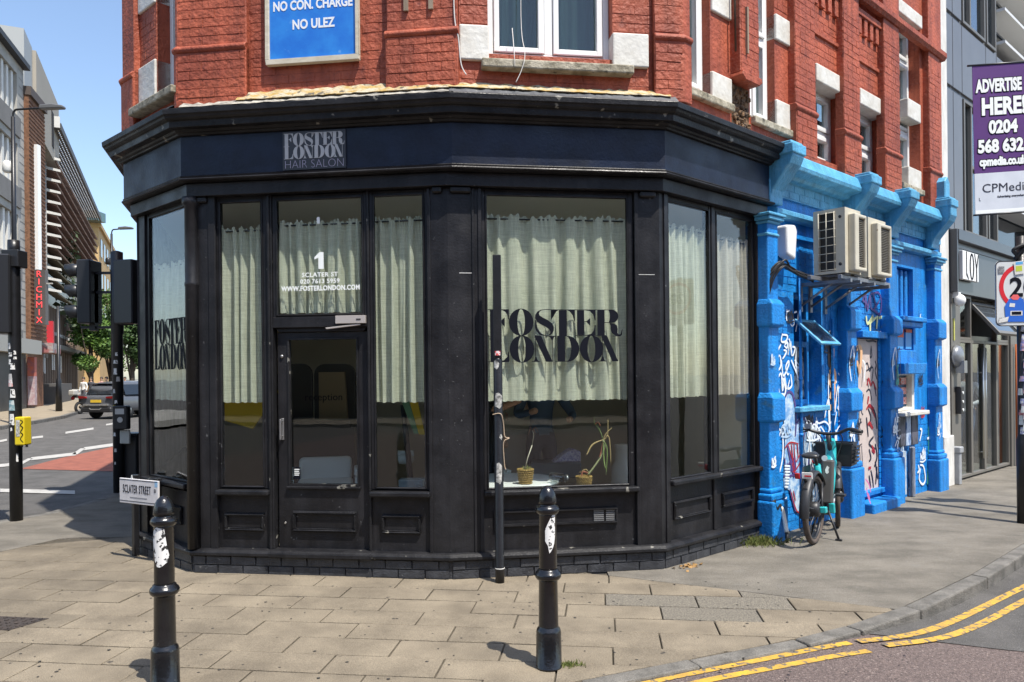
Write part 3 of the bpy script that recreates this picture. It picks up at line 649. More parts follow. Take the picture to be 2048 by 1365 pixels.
text_mb('020 7613 5959', .052, T, 1.14, 2.445, -.0835, align='CENTER', bold=.001, mb=t, space=1.1); text_mb('WWW.FOSTERLONDON.COM', .057, T, 1.145, 2.385, -.0835, align='CENTER', bold=.0018, mb=t, space=1.08, sx=.83)
m_ = MB(); t.box(1.12, 1.145, -.0835, -.081, 2.945, 3.0, T)
t.obj('lettering', M_wlet, WT)
# salon name plate on the fascia
sg = thing('salon_sign', 'square dark salon sign with silver lettering on the black fascia above the door', 'sign', T(1.16, .01, 3.35))
q = MB(); q.box(.893, 1.432, .055, .069, 3.362, 3.676, T); q.obj('board', mat('sign board', (.035, .035, .040), .35), sg)
M_silver = mat('silver lettering', (.50, .49, .48), .5, (.42, .42, .42), 30)
logo(T, .905, 1.422, 3.452, 3.662, .069, .004).obj('lettering', M_silver, sg)
text_mb('HAIR SALON', .098, T, .905, 3.374, .070, sx=.92, bold=-.0028, space=1.0).obj('lettering', mat('lilac lettering', (.42, .38, .48), .5), sg)

# ------------------------------------------------------------------ curtains
M_lin = linen('sage linen', (.74, .74, .59), (.58, .60, .47)); M_lin2 = linen('beige linen', (.66, .60, .49), (.53, .48, .39))
def curtain(label, face, u0, u1, z0, z1, w, seed, m, folds=8, amp=.03, flare=0, lean=0):
    r = random.Random(seed); T = TF(face); nu, nz = 110, 26; ph = [r.uniform(0, 6.28) for _ in range(6)]; vs = []
    fr = [folds * f for f in (.55, 1, 1.6, 2.5)]
    for j in range(nz + 1):
        v = j / nz; z = z1 + (z0 - z1) * v
        for i in range(nu + 1):
            s = i / nu; x = s + .012 * math.sin(7 * s + ph[4]) + .01 * math.sin(3 * v + 9 * s)
            a = amp * (.95 + .6 * min(1, v * 1.6))
            f = math.sin(6.28 * fr[0] * x + ph[0] + .5 * v) * .55 + math.sin(6.28 * fr[1] * x + ph[1] - .3 * v) * .7 + math.sin(6.28 * fr[2] * x + ph[2] + .4 * v) * .3
            f = math.copysign(abs(f) ** .65, f)
            hd = max(0, 1 - v * 7); f2 = math.sin(6.28 * fr[3] * 1.7 * x + ph[3]) * hd * .6
            uu = u0 + (u1 - u0) * s + (s - .5) * flare * v + lean * v
            zz = z + (.012 * math.sin(6.28 * fr[3] * x + ph[5]) + .010 * math.sin(31 * x)) * (1 if j == 0 else .25 * (v > .9)) - .02 * math.sin(3.14 * s) * (1 - v) * (.6)
            vs.append(T(uu, w + a * f + amp * f2 * .8, zz))
    mb = MB(); k = nu + 1
    mb.add(vs, [(j * k + i, j * k + i + 1, (j + 1) * k + i + 1, (j + 1) * k + i) for j in range(nz) for i in range(nu)], True)
    th = thing('curtain', label, 'curtain', T((u0 + u1) / 2, w, z0), 'cafe curtains in the salon windows')
    mb.obj('cloth', m, th, recalc=False)
    hm = MB(); hm.add([v for v in vs[(nz - 1) * k:(nz) * k]] + [v + Vector((0, 0, -.001)) for v in vs[nz * k:]], [(i, i + 1, k + i + 1, k + i) for i in range(k - 1)], True)
    rod = MB(); rod.tube([T(u0 - .02, w, z1 - .035), T(u1 + .02, w, z1 - .035)], .007, 6); rod.obj('rod', M_dark, th)
curtain('sage curtain in the narrow window left of the door', 'B', .225, .645, 1.445, 2.955, -.148, 1, M_lin, 5, .022)
curtain('short sage curtain in the light above the door, behind the white address lettering', 'B', .75, 1.52, 2.20, 2.985, -.145, 2, M_lin, 9, .020)
curtain('sage curtain in the narrow window right of the door', 'B', 1.60, 2.03, 1.44, 2.99, -.148, 3, M_lin, 5, .022)
curtain('broad sage curtain behind the large black letters of the front window', 'C', .30, 1.55, 1.44, 3.00, -.148, 4, M_lin, 9, .022, .05, .01)
curtain('sage curtain in the left pane of the right side windows', 'D', .20, .83, 1.445, 2.99, -.148, 5, M_lin, 7, .022)
curtain('beige curtain in the right pane of the side windows next to the blue wall', 'D', .93, 1.60, 1.45, 2.97, -.148, 6, M_lin2, 7, .022)
curtain('grey curtain behind lettering in the far left side window', 'A', .22, .98, 1.46, 2.72, -.145, 8, M_lin, 7, .02)

# ------------------------------------------------------------------ salon interior
M_floor = mat('salon floor', (.34, .29, .23), .5, (.26, .22, .17), 4)
M_wallin = mat('salon wall', (.62, .57, .42), .8, (.54, .49, .36), 2)
cB = inter('A', -.3, 'B', -.3)
q = MB(); q.slab([(-3.6, 7.3), (-2.6, 6.62), (-.52, 6.35), (1.2, 6.6), (2.4, 7.7), (5.2, 10.3), (3.4, 11.0), (-4.4, 10.4)], .06, .10); q.obj('interior_floor', M_floor, B_)
q = MB(); q.slab([(-3.6, 7.3), (-2.6, 6.62), (-.52, 6.35), (1.2, 6.6), (2.4, 7.7), (5.2, 10.3), (3.4, 11.0), (-4.4, 10.4)], 3.24, 3.30); q.obj('interior_ceiling', mat('ceiling white', (.8, .8, .76), .8), B_)
q = MB(); q.slab([(-4.3, 10.3), (3.6, 10.9), (3.6, 11.1), (-4.3, 10.5)], .1, 3.24); q.slab([(2.44, 7.42), (2.12, 7.80), (2.18, 7.86), (2.50, 7.48)], .1, 3.24); q.slab([(2.12, 7.8), (2.2, 7.8), (2.4, 11), (2.3, 11)], .1, 3.24); q.slab([(-4.75, 10.3), (-4.3, 10.3), (-4.3, 10.5), (-4.75, 10.5)], .1, 3.24)
q.obj('interior_wall', M_wallin, B_)
for col, pts, nm, lab in (((.62, .44, .02), [(430, 790), (560, 780), (505, 858), (430, 836)], 'yellow', 'yellow pennant panel hanging inside, seen under the left curtain'), ((.62, .44, .02), [(815, 790), (832, 790), (850, 870), (838, 870)], 'yellow', 'narrow yellow strip under the curtain right of the door'), ((.16, .34, .20), [(800, 795), (815, 795), (837, 868), (828, 868)], 'green', 'narrow green strip beside the yellow strip under the right curtain')):
    m = MB(); P = [at(x, y, 7.3) for x, y in pts]; m.add(P + [p + Vector((0, .03, 0)) for p in P], [(0, 1, 2, 3), (7, 6, 5, 4)] + [(i, (i + 1) % 4, 4 + (i + 1) % 4, 4 + i) for i in range(4)])
    tag(m.obj('wall_banner', mat(nm + ' cloth', col, .8), None), lab, 'banner')
# reception counter with arched backs
rc = thing('reception_counter', 'tan reception counter with arched dark back seen through the door glass', 'counter', (-2.2, 8.6, .1))
def archp(x0, x1, y0, y1, Y, r=.12):
    a = at(x0, y1, Y); b = at(x1, y0, Y); return [(a.x, a.z), (b.x, a.z), (b.x, b.z - r)] + [(b.x - r + r * math.cos(t), b.z - r + r * math.sin(t)) for t in (.4, .8, 1.2, 1.57)] + [(a.x + r - r * math.cos(t), b.z - r + r * math.sin(t)) for t in (1.57, 1.2, .8, .4)] + [(a.x, b.z - r)]
XZ = lambda u, w, z: Vector((u, 8.7 - w, z))
for x0, x1 in ((560, 626), (632, 712)):
    m = MB(); m.prism(archp(x0, x1, 728, 930, 8.7), 0, .05, XZ); m.obj('arch_back', mat('dark olive', (.035, .034, .022), .6), rc)
m = MB(); a, b = at(634, 745, 8.5), at(692, 842, 8.5); m.prism([(a.x, b.z), (b.x, b.z), (b.x - .03, a.z), (a.x, a.z)], .07, .13, XZ); m.obj('front_board', mat('tan board', (.36, .27, .14), .6), rc)
m = MB(); a = at(560, 840, 8.4); b = at(716, 852, 8.4); m.box(a.x, b.x, 8.05, 8.5, b.z, a.z); m.box(a.x, b.x, 8.2, 8.45, .1, b.z); m.obj('counter_top', mat('dark counter', (.05, .045, .04), .35), rc)
a = at(606, 802, 8.5); text_mb('reception', .118, XZ, a.x, a.z, .132, sx=.95).obj('lettering', M_paintblk, rc)
def salon_chair(loc, rot, label, col, s=1.0, hb=.98):
    t = thing('salon_chair', label, 'chair', loc, 'salon chairs'); T = TP(loc, rot); m = mat(col[0], col[1], .5)
    q = MB(); q.box(-.27 * s, .27 * s, -.25 * s, .25 * s, .42, .54, T); q.obj('seat', m, t, bevel=.04, seg=3)
    q = MB(); q.box(-.26 * s, .26 * s, -.30 * s, -.20 * s, .50, hb, T); q.obj('backrest', m, t, bevel=.045, seg=3)
    for k in (-1, 1):
        q = MB(); q.box(k * .31 * s - .03, k * .31 * s + .03, -.24 * s, .2 * s, .60, .66, T); q.box(k * .31 * s - .025, k * .31 * s + .025, .1 * s, .15 * s, .45, .60, T); q.obj('armrest', m, t, bevel=.02, seg=2)
    q = MB(); q.lathe([(.28, 0), (.28, .02), (.05, .05), (.045, .42)], T(0, 0, 0), 20); q.obj('pedestal', mat('chrome', (.6, .6, .6), .15, metal=1), t)
p = at(650, 960, 7.35); salon_chair((p.x, 7.35, .10), 12, 'white salon chair low behind the door glass', ('white vinyl', (.62, .64, .62)), 1.0, .75)
p = at(1052, 900, 7.6); salon_chair((p.x, 7.6, .10), -8, 'beige salon chair behind the basket plant in the front window', ('beige vinyl', (.36, .33, .28)))
p = at(968, 930, 7.1); salon_chair((p.x - .05, 7.1, .10), 40, 'pale green salon chair at the left edge of the front window', ('pale green vinyl', (.46, .52, .48)), .8)
vs_ = at(1244, 960, 7.2); q = MB(); q.lathe([(.05, .1), (.10, .12), (.105, .5), (.10, .76), (.065, .82), (.058, .93), (.07, .98), (.06, .985)], (vs_.x, 7.2, 0), 24)
tag(q.obj('floor_vase', mat('beige ceramic', (.40, .37, .31), .5), None), 'tall beige floor vase inside the right of the front window', 'vase')
# table, basket plants, trolley
tb = at(1010, 970, 6.72); tt = thing('cafe_table', 'round white table top inside the front window sill', 'table', (tb.x, 6.72, .1))
q = MB(); q.lathe([(.46, .69), (.47, .70), (.47, .715), (.46, .72)], (tb.x + .02, 6.74, 0), 40); q.obj('table_top', mat('white laminate', (.74, .76, .74), .35), tt)
q = MB(); q.lathe([(.22, .1), (.22, .12), (.03, .14), (.03, .69)], (tb.x + .02, 6.74, 0), 20); q.obj('leg', M_dark, tt)
M_wick = mat('woven straw', (.50, .335, .09), .75, (.26, .16, .035), 60, 3, .8, bump=1, bscale=90, stretch=(1, 1, 1.6))
def basket(x, y, Y, r0, r1, h, label, kind):
    b = at(x, y, Y); t = thing('potted_plant', label, 'plant', b, 'straw basket plants in the front window')
    q = MB(); q.lathe([(r0, 0), (r1, h), (r1 + .004, h), (r1 + .004, h - .012), (r1 - .008, h - .012), (r1 - .010, h - .03), (.005, h - .03)], b, 28); q.obj('basket', M_wick, t)
    q = MB()
    for k in range(7):
        z = h * (k + .5) / 7; rr = r0 + (r1 - r0) * z / h
        for i in range(22):
            a = 2 * math.pi * (i + .5 * (k % 2)) / 22; c = b + Vector((math.cos(a) * rr, math.sin(a) * rr, z)); q.ball(c, (.010, .010, .007), 6)
    q.obj('weave', M_wick, t, kind='stuff'); return t, b
t, b = basket(1051, 968, 6.45, .052, .068, .13, 'basket pot with a bare leaning stalk on the white table', 0)
q = MB(); q.tube([b + Vector((-.01, 0, .10)), b + Vector((.02, 0, .22)), b + Vector((.06, 0, .33))], [.006, .005, .004], 6); q.tube([b + Vector((.06, 0, .33)), b + Vector((.075, 0, .42)), b + Vector((.065, 0, .46))], .002, 5)
q.obj('stalk', mat('dry stem', (.50, .47, .36), .7), t)
q = MB(); rr = random.Random(5)
for i in range(26):
    a = rr.uniform(0, 6.28); d = rr.uniform(0, .055); p0 = b + Vector((math.cos(a) * d, math.sin(a) * d, .10)); q.tube([p0, p0 + Vector((rr.uniform(-.03, .03), rr.uniform(-.02, .02), rr.uniform(.03, .06)))], .0016, 4)
q.obj('moss', M_grass, t, kind='stuff')
q = MB()
for i in range(5):
    p0 = b + Vector((.066, 0, .455)); a = i * 1.3; e = p0 + Vector((.05 * math.cos(a), .02 * math.sin(a), .02 - .02 * (i % 3))); q.tube([p0, (p0 + e) / 2 + Vector((0, 0, .02)), e + Vector((0, 0, -.03))], [.002, .004, .001], 5, flat=.4)
q.obj('leaf', mat('dry leaf', (.17, .07, .035), .7), t)
t, b = basket(1168, 972, 6.42, .056, .066, .085, 'low basket pot with a curving palm stem on the window sill', 1)
stem = [at(x, y, 6.45) for x, y in ((1176, 950), (1190, 932), (1204, 910), (1209, 892), (1206, 880))]
q = MB(); q.tube(spline(stem), [.009] * 25, 7); q.obj('stem', mat('palm stem', (.28, .30, .14), .6), t)
tips = [((1206, 880), (1185, 890), (1173, 911), .006), ((1206, 880), (1212, 868), (1224, 856), .004), ((1206, 880), (1200, 862), (1190, 848), .005), ((1206, 880), (1214, 900), (1212, 950), .005), ((1206, 880), (1202, 905), (1199, 915), .004), ((1206, 880), (1215, 872), (1216, 840), .004), ((1190, 850), (1188, 842), (1189, 834), .004), ((1190, 850), (1196, 845), (1201, 853), .004), ((1206, 880), (1218, 875), (1222, 930), .004), ((1206, 880), (1208, 920), (1211, 938), .004), ((1178, 948), (1166, 944), (1163, 955), .006), ((1178, 948), (1172, 940), (1158, 946), .006)]
for i, (a, m_, c, wd_) in enumerate(tips):
    q = MB(); P = spline([at(*a, 6.45), at(*m_, 6.42 + .03 * (i % 3)), at(*c, 6.40 + .04 * (i % 3))], 5); n = len(P); q.tube(P, [wd_ * (.4 + math.sin(math.pi * (k + .3) / (n + .3))) for k in range(n)], 6, flat=.35)
    q.obj('leaf', [mat('palm leaf', (.16, .24, .06), .6), mat('dying palm leaf', (.33, .25, .10), .7), mat('red brown leaf', (.26, .08, .04), .7)][(0, 2, 1)[i % 3] if i > 2 else (1, 1, 0)[i]], t)
j = at(1113, 970, 6.55); jr = thing('glass_jar', 'clear fluted glass jar lying on its side beside the white table', 'jar', (j.x, 6.5, .72))
q = MB(); ax = Vector((.8, .3, -.12)); q.lathe([(.005, -.06), (.036, -.06), (.042, -.03), (.042, .05), (.03, .065), (.03, .085), (.026, .085), (.026, .06), (.037, .045)], Vector((j.x, 6.5, .765)), 20, axis=ax); q.obj('jar_body', glassmat('jar glass', (.6, .65, .66), ior=1.7), jr)
q = MB(); q.lathe([(.033, .08), (.033, .1), (.005, .1)], Vector((j.x, 6.5, .765)), 16, axis=ax); q.obj('lid', mat('grey lid', (.3, .32, .32), .3, metal=.8), jr)
p = at(1112, 940, 7.25); tr = thing('salon_trolley', 'dark salon trolley behind the plants in the front window', 'trolley', (p.x, 7.25, .1))
q = MB(); T = TP((p.x, 7.25, .1), -3); q.box(-.24, .24, -.16, .16, .58, .72, T); q.box(-.22, .22, -.14, .14, .15, .18, T)
for a in (-.22, .22):
    for c in (-.14, .14): q.box(a - .015, a + .015, c - .015, c + .015, .04, .58, T)
q.obj('trolley_body', mat('dark teal plastic', (.028, .05, .062), .4), tr, bevel=.01)
q = MB(); a = at(1135, 902, 7.2); T = TP((a.x, 7.2, .82), 10); q.prism([(-.15, 0), (.12, 0), (.12, .10), (.04, .13), (-.06, .07)], -.1, .05, T); tag(q.obj('folded_towel', mat('purple check cloth', (.17, .14, .27), .8, (.38, .36, .44), 60, 2, .9), None, bevel=.01), 'purple checked cloth heaped on the dark trolley', 'towel')
lamp_ = at(812, 925, 7.6); q = MB(); q.lathe([(.01, 0), (.07, .01), (.085, .05), (.07, .10), (.01, .115)], (lamp_.x, 7.6, lamp_.z - .02), 20); q.box(lamp_.x - .08, lamp_.x + .08, 7.58, 7.62, lamp_.z + .06, lamp_.z + .12); tag(q.obj('white_ornament', mat('white ceramic', (.7, .72, .70), .3), None), 'small white ornament inside the window right of the door', 'ornament')
q = MB(); a = at(825, 973, 6.7); q.box(a.x - .11, a.x + .11, 6.6, 6.75, a.z - .02, a.z + .07); q.lathe([(.025, 0), (.02, .01)], (a.x + .06, 6.6, a.z + .025), 16, axis=(0, -1, 0)); tag(q.obj('music_speaker', mat('grey speaker', (.25, .29, .30), .5), None, bevel=.008), 'grey box speaker on the sill inside the window right of the door', 'speaker')
q = MB(); a = at(806, 810, 7.4); c = at(822, 965, 7.4); q.tube([a, c], .028, 10); tag(q.obj('lamp_stand', M_dark, None), 'slanted black stand inside the window right of the door', 'stand')
# ------------------------------------------------------------------ corner building: red upper floors
UO = {'E': .05, 'A': .065, 'B': .05, 'C': .078, 'D': .155}; ZT = 9.4
def uc(f, g, o1=None, o2=None): return inter(f, UO[f] if o1 is None else o1, g, UO[g] if o2 is None else o2)
uA0, uA1 = u_on('A', uc('E', 'A')), u_on('A', uc('A', 'B')); uB0, uB1 = u_on('B', uc('A', 'B')), u_on('B', uc('B', 'C'))
uC0, uC1 = u_on('C', uc('B', 'C')), u_on('C', uc('C', 'D')); uD0 = u_on('D', uc('C', 'D'))
hA = (.62, 1.08, 4.20, 6.2); hC = (.345, 1.385, 4.27, 6.0)
hD = [(.19, .69, 4.16, 6.3), (1.36, 1.83, 4.13, 6.3), (2.70, 3.35, 3.98, 4.81), (3.78, 4.475, 3.98, 4.80), (4.93, 5.66, 4.06, 6.25)]
up = MB()
wall(up, 'E', -7, u_on('E', uc('E', 'A')), 3.90, ZT, .05, -.3)
wall(up, 'A', uA0, uA1, 3.90, ZT, .01, -.24, [hA]); wall(up, 'B', uB0 + .02, uB1, 3.90, ZT, -.005, -.3)
wall(up, 'C', uC0 + .02, uC1, 3.90, ZT, .030, -.22, [hC]); wall(up, 'D', uD0 + .02, 6.46, 3.86, ZT, .02, -.2, hD)
upper = up.obj('upper_wall', M_red, B_)
def pier_at(fs, u0, u1, zb, name='pier', band=None, ex=0):
    m = MB(); d = {f: UO[f] for f in fs}
    if len(fs) == 2: m.sweep(fs, [(-.2, 3.92), (0, 3.92), (0, ZT), (-.2, ZT)], u0, u1, d)
    else: wall(m, fs[0], u0, u1, zb, ZT, UO[fs[0]] + ex, -.1)
    if band:
        for f, a, b in [(fs[0], u0, u1)] if len(fs) == 1 else [(None, 0, 0)]:
            prof = [(-.1, band - .045), (.018, band - .045), (.034, band - .025), (.034, band - .005), (.012, band + .02), (-.1, band + .03)]
            low = [(-.1, zb if len(fs) == 1 else 3.92), (.014, zb if len(fs) == 1 else 3.92), (.014, band - .03), (-.1, band - .03)]
            if len(fs) == 2: m.sweep(fs, prof, u0, u1, d); m.sweep(fs, low, u0, u1, d)
            else:
                dd = {fs[0]: UO[fs[0]] + ex}; m.sweep(fs, prof, u0 - .015, u1 + .015, dd); m.sweep(fs, low, u0 - .008, u1 + .008, dd)
    return m.obj(name, M_red, B_, bevel=.006)
pier_at(['A', 'B'], uA1 - .04, .575, 3.9, band=4.43)
pier_at(['E', 'A'], -.3, uA0 + .26, 3.9, band=4.47)
pier_at(['B'], 1.78, uB1, 3.9, band=4.435, ex=.0)
m = pier_at(['C', 'D'], 1.73, uD0 + .10, 3.9, band=4.47)
for u0, u1, bd in ((2.10, 2.53, 4.385), (3.20, 3.61, 4.36), (4.30, 4.77, 4.36), (5.76, 6.16, 4.38)):
    m = MB(); wall(m, 'D', u0, u1, 3.86, ZT, .10, 0)
    dd = {'D': .10}; m.sweep(['D'], [(-.1, bd - .05), (.018, bd - .05), (.034, bd - .03), (.034, bd - .01), (.012, bd + .02), (-.1, bd + .03)], u0 - .015, u1 + .015, dd)
    m.sweep(['D'], [(-.1, 3.86), (.014, 3.86), (.014, bd - .04), (-.1, bd - .04)], u0 - .008, u1 + .008, dd); m.obj('pier', M_red, B_, bevel=.006)
# pier between the side windows, with a corbelled foot over a damp stained recess
T = TF('D'); m = MB(); wall(m, 'D', 1.02, 1.345, 4.44, ZT, .13, 0); m.prism([(1.02, 4.44), (1.345, 4.44), (1.36, 4.40), (1.30, 4.36), (1.06, 4.36), (1.005, 4.40)], 0, .16, T); m.obj('pier', M_red, B_, bevel=.008)
m = MB(); m.box(1.03, 1.33, .0, .024, 3.88, 4.36, T)
rr = random.Random(9)
for i in range(70):
    u, z = rr.uniform(1.04, 1.32), rr.uniform(3.98, 4.34); m.ball(T(u, .03, z), (rr.uniform(.012, .03), rr.uniform(.012, .03), rr.uniform(.01, .03)), 6)
m.obj('stained_stone', mat('rust stained stone', (.23, .13, .06), .9, (.07, .05, .035), 14, 8, .8, bump=.8, bscale=40), B_, kind='stuff')
# dentil panels high on the side wall
for u0 in (2.62, 3.70):
    m = MB()
    for i in range(4): dm = MB(); dm.box(u0 + i * .16, u0 + i * .16 + .08, .02, .06, 5.62, 5.82, T); dm.obj('dentil', M_red, B_, bevel=.005)
    m.box(u0 - .05, u0 + .65, .02, .075, 5.82, 5.9, T); m.obj('dentil_course', M_red, B_, bevel=.005); m = MB(); m.box(u0 - .02, u0 + .62, .02, .045, 5.30, 5.345, T); m.obj('dentil_panel', M_red, B_, bevel=.005)
m = MB(); m.sweep(['D'], [(0, 5.96), (.06, 5.96), (.09, 6.0), (.09, 6.06), (0, 6.1)], 2.53, 6.3, {'D': .06}); m.obj('string_course', M_red, B_)
# bricks
Z1 = 5.75
brickwork(upper, 'brick', [
    ('B', .585, 1.775, 4.03, Z1, -.005, [(.74, 1.56, 4.23, 6)]), ('B', uB0 + .01, .57, 4.45, Z1, .05, []), ('B', 1.785, uB1 - .01, 4.455, Z1, .05, []), ('B', uB0 + .01, .57, 3.93, 4.39, .066, []), ('B', 1.785, uB1 - .01, 3.95, 4.39, .066, []),
    ('C', uC0 + .03, 1.73, 3.98, Z1, .030, [(.345, 1.385, 4.27, 9), (.29, 1.55, 4.12, 4.28), (.09, .36, 4.19, 4.49), (1.37, 1.71, 4.19, 4.49)]), ('C', 1.735, uC1 - .01, 4.50, Z1, .078, []), ('C', 1.735, uC1 - .01, 3.95, 4.42, .094, []),
    ('D', uD0 + .11, 6.42, 3.9, Z1, .02, hD + [(.19, 1.02, 3.9, 6), (1.02, 1.36, 3.9, 6), (1.8, 2.18, 3.9, 5.1), (2.1, 2.53, 3, 9), (3.2, 3.61, 3, 9), (4.3, 4.77, 3, 9), (5.66, 6.16, 3, 9), (2.6, 3.4, 4.78, 5.0), (3.7, 4.5, 4.78, 5.0)]),
    ('D', 2.10, 2.53, 4.42, Z1, .10, []), ('D', 3.20, 3.61, 4.40, Z1, .10, []), ('D', 4.30, 4.77, 4.40, Z1, .10, []), ('D', 5.76, 6.16, 4.42, Z1, .10, []), ('D', 2.10, 2.53, 3.9, 4.33, .115, []), ('D', 3.2, 3.61, 3.9, 4.3, .115, []), ('D', 4.3, 4.77, 3.9, 4.3, .115, []), ('D', 1.03, 1.34, 4.45, Z1, .13, []),
    ('A', .30, .60, 4.5, 5.0, .01, [])], M_red, 290, joint=.006, proud=.0028, jit=.0022, key='rb', seed=4)
# white painted quoin blocks
def block(face, u0, u1, z0, z1, w0, w1, nm='quoin_block', m=None):
    q = MB(); q.box(u0, u1, w0, w1, z0 - (.006 if 'lintel' in nm else 0), z1, TF(face)); return q.obj(nm, m or M_whitep, B_, bevel=.012, seg=2)
block('C', .11, .350, 4.20, 4.485, -.12, .065); block('C', 1.38, 1.69, 4.205, 4.485, -.12, .068)
block('D', .69, 1.015, 4.12, 4.385, -.14, .045); block('D', .70, 1.015, 4.93, 5.25, -.14, .045); block('D', 1.83, 2.165, 4.13, 4.40, -.14, .045); block('D', 1.83, 2.165, 5.0, 5.26, -.14, .045)
block('D', 5.20, 5.64, 4.08, 4.33, -.14, .04); block('D', 5.20, 5.64, 4.97, 5.22, -.14, .04)
block('A', .27, .62, 4.12, 4.52, -.2, .03); block('A', .27, .62, 5.02, 5.5, -.2, .03)
for u0, u1 in ((2.66, 3.36), (3.745, 4.485)): block('D', u0, u1, 4.80, 4.985, -.16, .055, 'window_lintel')
block('D', 4.90, 5.68, 6.25, 6.42, -.16, .055, 'window_lintel')
# sills
def usill(face, u0, u1, z, w1):
    q = MB(); q.box(u0, u1, -.15, w1, z - .075, z, TF(face)); q.obj('window_sill', M_sill, B_, bevel=.012, seg=2)
usill('C', .285, 1.545, 4.20, .125); usill('D', .22, 1.015, 4.145, .075); usill('D', 1.37, 2.17, 4.13, .075); usill('D', 4.92, 5.68, 4.075, .07)
q = MB(); q.box(.26, 1.14, -.15, .12, 4.06, 4.13, TF('A')); q.obj('window_sill', M_sill, B_, bevel=.012, seg=2)
M_cur = mat('dark teal drape', (.016, .05, .052), .8, (.008, .026, .028), 30, 3, .7, stretch=(6, 6, .15)); M_room = mat('dark room', (.012, .011, .012), .9)
M_gl2 = glassmat('window glass', (.80, .86, .85), ior=1.55)
def upvc(face, u0, u1, z0, z1, w, mull=(), trans=(), t=.055, drape=None, fr=.05):
    T = TF(face); q = MB()
    q.box(u0, u0 + t, w - .07, w, z0, z1, T); q.box(u1 - t, u1, w - .07, w, z0, z1, T); q.box(u0 + t, u1 - t, w - .07, w - .002, z0, z0 + t, T); q.box(u0 + t, u1 - t, w - .07, w - .002, z1 - t, z1, T)
    o = q.obj('window', M_white, B_, bevel=.006)
    us = [u0 + t] + [x for m in mull for x in (m - .035, m + .035)] + [u1 - t]; zs = [z0 + t] + [x for m in trans for x in (m - .03, m + .03)] + [z1 - t]
    q = MB()
    for m in mull: q.box(m - .035, m + .035, w - .068, w - .004, z0 + t, z1 - t, T)
    for m in trans:
        for a, b in zip(us[::2], us[1::2]): tb = MB(); tb.box(a, b, w - .066, w - .006, m - .03, m + .03, T); tb.obj('transom', M_white, o, bevel=.005)
    if q.v: q.obj('glazing_bar', M_white, o, bevel=.005)
    for a, b in zip(us[::2], us[1::2]):
        for c, d in zip(zs[::2], zs[1::2]):
            q = MB(); e = fr
            if b - a > .22: 
                for x in ((a + .004, a + e, c + .004, d - .004), (b - e, b - .004, c + .004, d - .004), (a + e, b - e, c + .004, c + e), (a + e, b - e, d - e, d - .004)): q.box(x[0], x[1], w - .06, w + .012, x[2], x[3], T)
                q.obj('casement', M_white, o, bevel=.006)
            q = MB(); q.box(a, b, w - .045, w - .040, c, d, T); q.obj('pane', M_gl2, o)
    q = MB(); q.box(u0 - .1, u1 + .1, w - .62, w - .58, z0 - .1, z1 + .1, T); q.obj('room_back', M_room, o)
    if drape:
        vs = []; n = 60
        for zz in (z1, z0 + .01):
            for i in range(n + 1): s = i / n; vs.append(T(u0 + .02 + (u1 - u0 - .04) * s, w - .16 + .018 * math.sin(s * 61) + .012 * math.sin(s * 23), zz))
        q = MB(); q.add(vs, [(i, i + 1, n + 2 + i, n + 1 + i) for i in range(n)], True); q.obj('drape', drape, o, recalc=False)
    return o
upvc('C', .345, 1.385, 4.27, 6.0, -.07, (.865,), drape=M_cur)
upvc('A', .62, 1.08, 4.20, 6.2, -.11, (.86,), drape=mat('grey drape', (.05, .055, .06), .8))
upvc('D', .19, .69, 4.16, 6.3, -.06, (.36,), drape=mat('pale grey drape', (.16, .16, .16), .8)); upvc('D', 1.36, 1.83, 4.13, 6.3, -.06, (1.50,), (4.98,), drape=mat('pale grey drape', (.2, .2, .2), .8))
upvc('D', 2.70, 3.35, 3.98, 4.81, -.12, (), (4.35,), t=.045, drape=mat('pale grey drape', (.2, .2, .2), .8)); upvc('D', 3.78, 4.475, 3.98, 4.80, -.12, (), (4.36,), t=.045, drape=mat('pale grey drape', (.2, .2, .2), .8))
upvc('D', 4.93, 5.66, 4.06, 6.25, -.12, (), (4.85, 5.8), t=.045, drape=mat('pale grey drape', (.2, .2, .2), .8))
# peeling flashing between cornice and wall
def flashing(face, u0, u1, z0, z1, w0, w1, m, seed, nm='flashing'):
    r = random.Random(seed); T = TF(face); n = int((u1 - u0) / .045); vs = []
    for i in range(n + 1):
        u = u0 + (u1 - u0) * i / n; a = r.uniform(-.006, .006); b = r.uniform(-.010, .008)
        vs += [T(u, w1 + r.uniform(-.005, .006), z0 + r.uniform(-.002, .003)), T(u, (w0 + w1) / 2 + r.uniform(-.004, .004), (z0 + z1) / 2 + a), T(u, w0, z1 + b), T(u, w0 - .05, z1 + b), T(u, w0 - .05, z0)]
    q = MB(); q.add(vs, [(5 * i + k, 5 * i + (k + 1) % 5, 5 * i + 5 + (k + 1) % 5, 5 * i + 5 + k) for i in range(n) for k in range(5)]); q.obj(nm, m, B_)
M_fy = mat('peeling ochre paint', (.42, .28, .085), .8, (.46, .41, .30), 10, 8, .9, bump=.8, bscale=35, spots=((.12, .10, .07), 14, .60, .06), stretch=(1, 1, 3))
M_fw = mat('peeling white paint', (.46, .43, .36), .8, (.17, .16, .14), 9, 9, .8, bump=.8, bscale=35, spots=((.08, .08, .08), 12, .62, .05), stretch=(1, 1, 4))
M_fg = mat('grey lead flashing', (.105, .11, .115), .6, (.06, .062, .068), 7, 8, .7, bump=.4, bscale=40, spots=((.4, .38, .33), 25, .70, .03))
flashing('B', .50, 2.30, 3.955, 4.045, .02, .10, M_fy, 1); flashing('B', .02, 2.34, 3.885, 3.965, .06, .17, M_fw, 2)
flashing('B', uB0 + .02, 2.36, 3.872, 3.888, .1, .228, M_fg, 7)
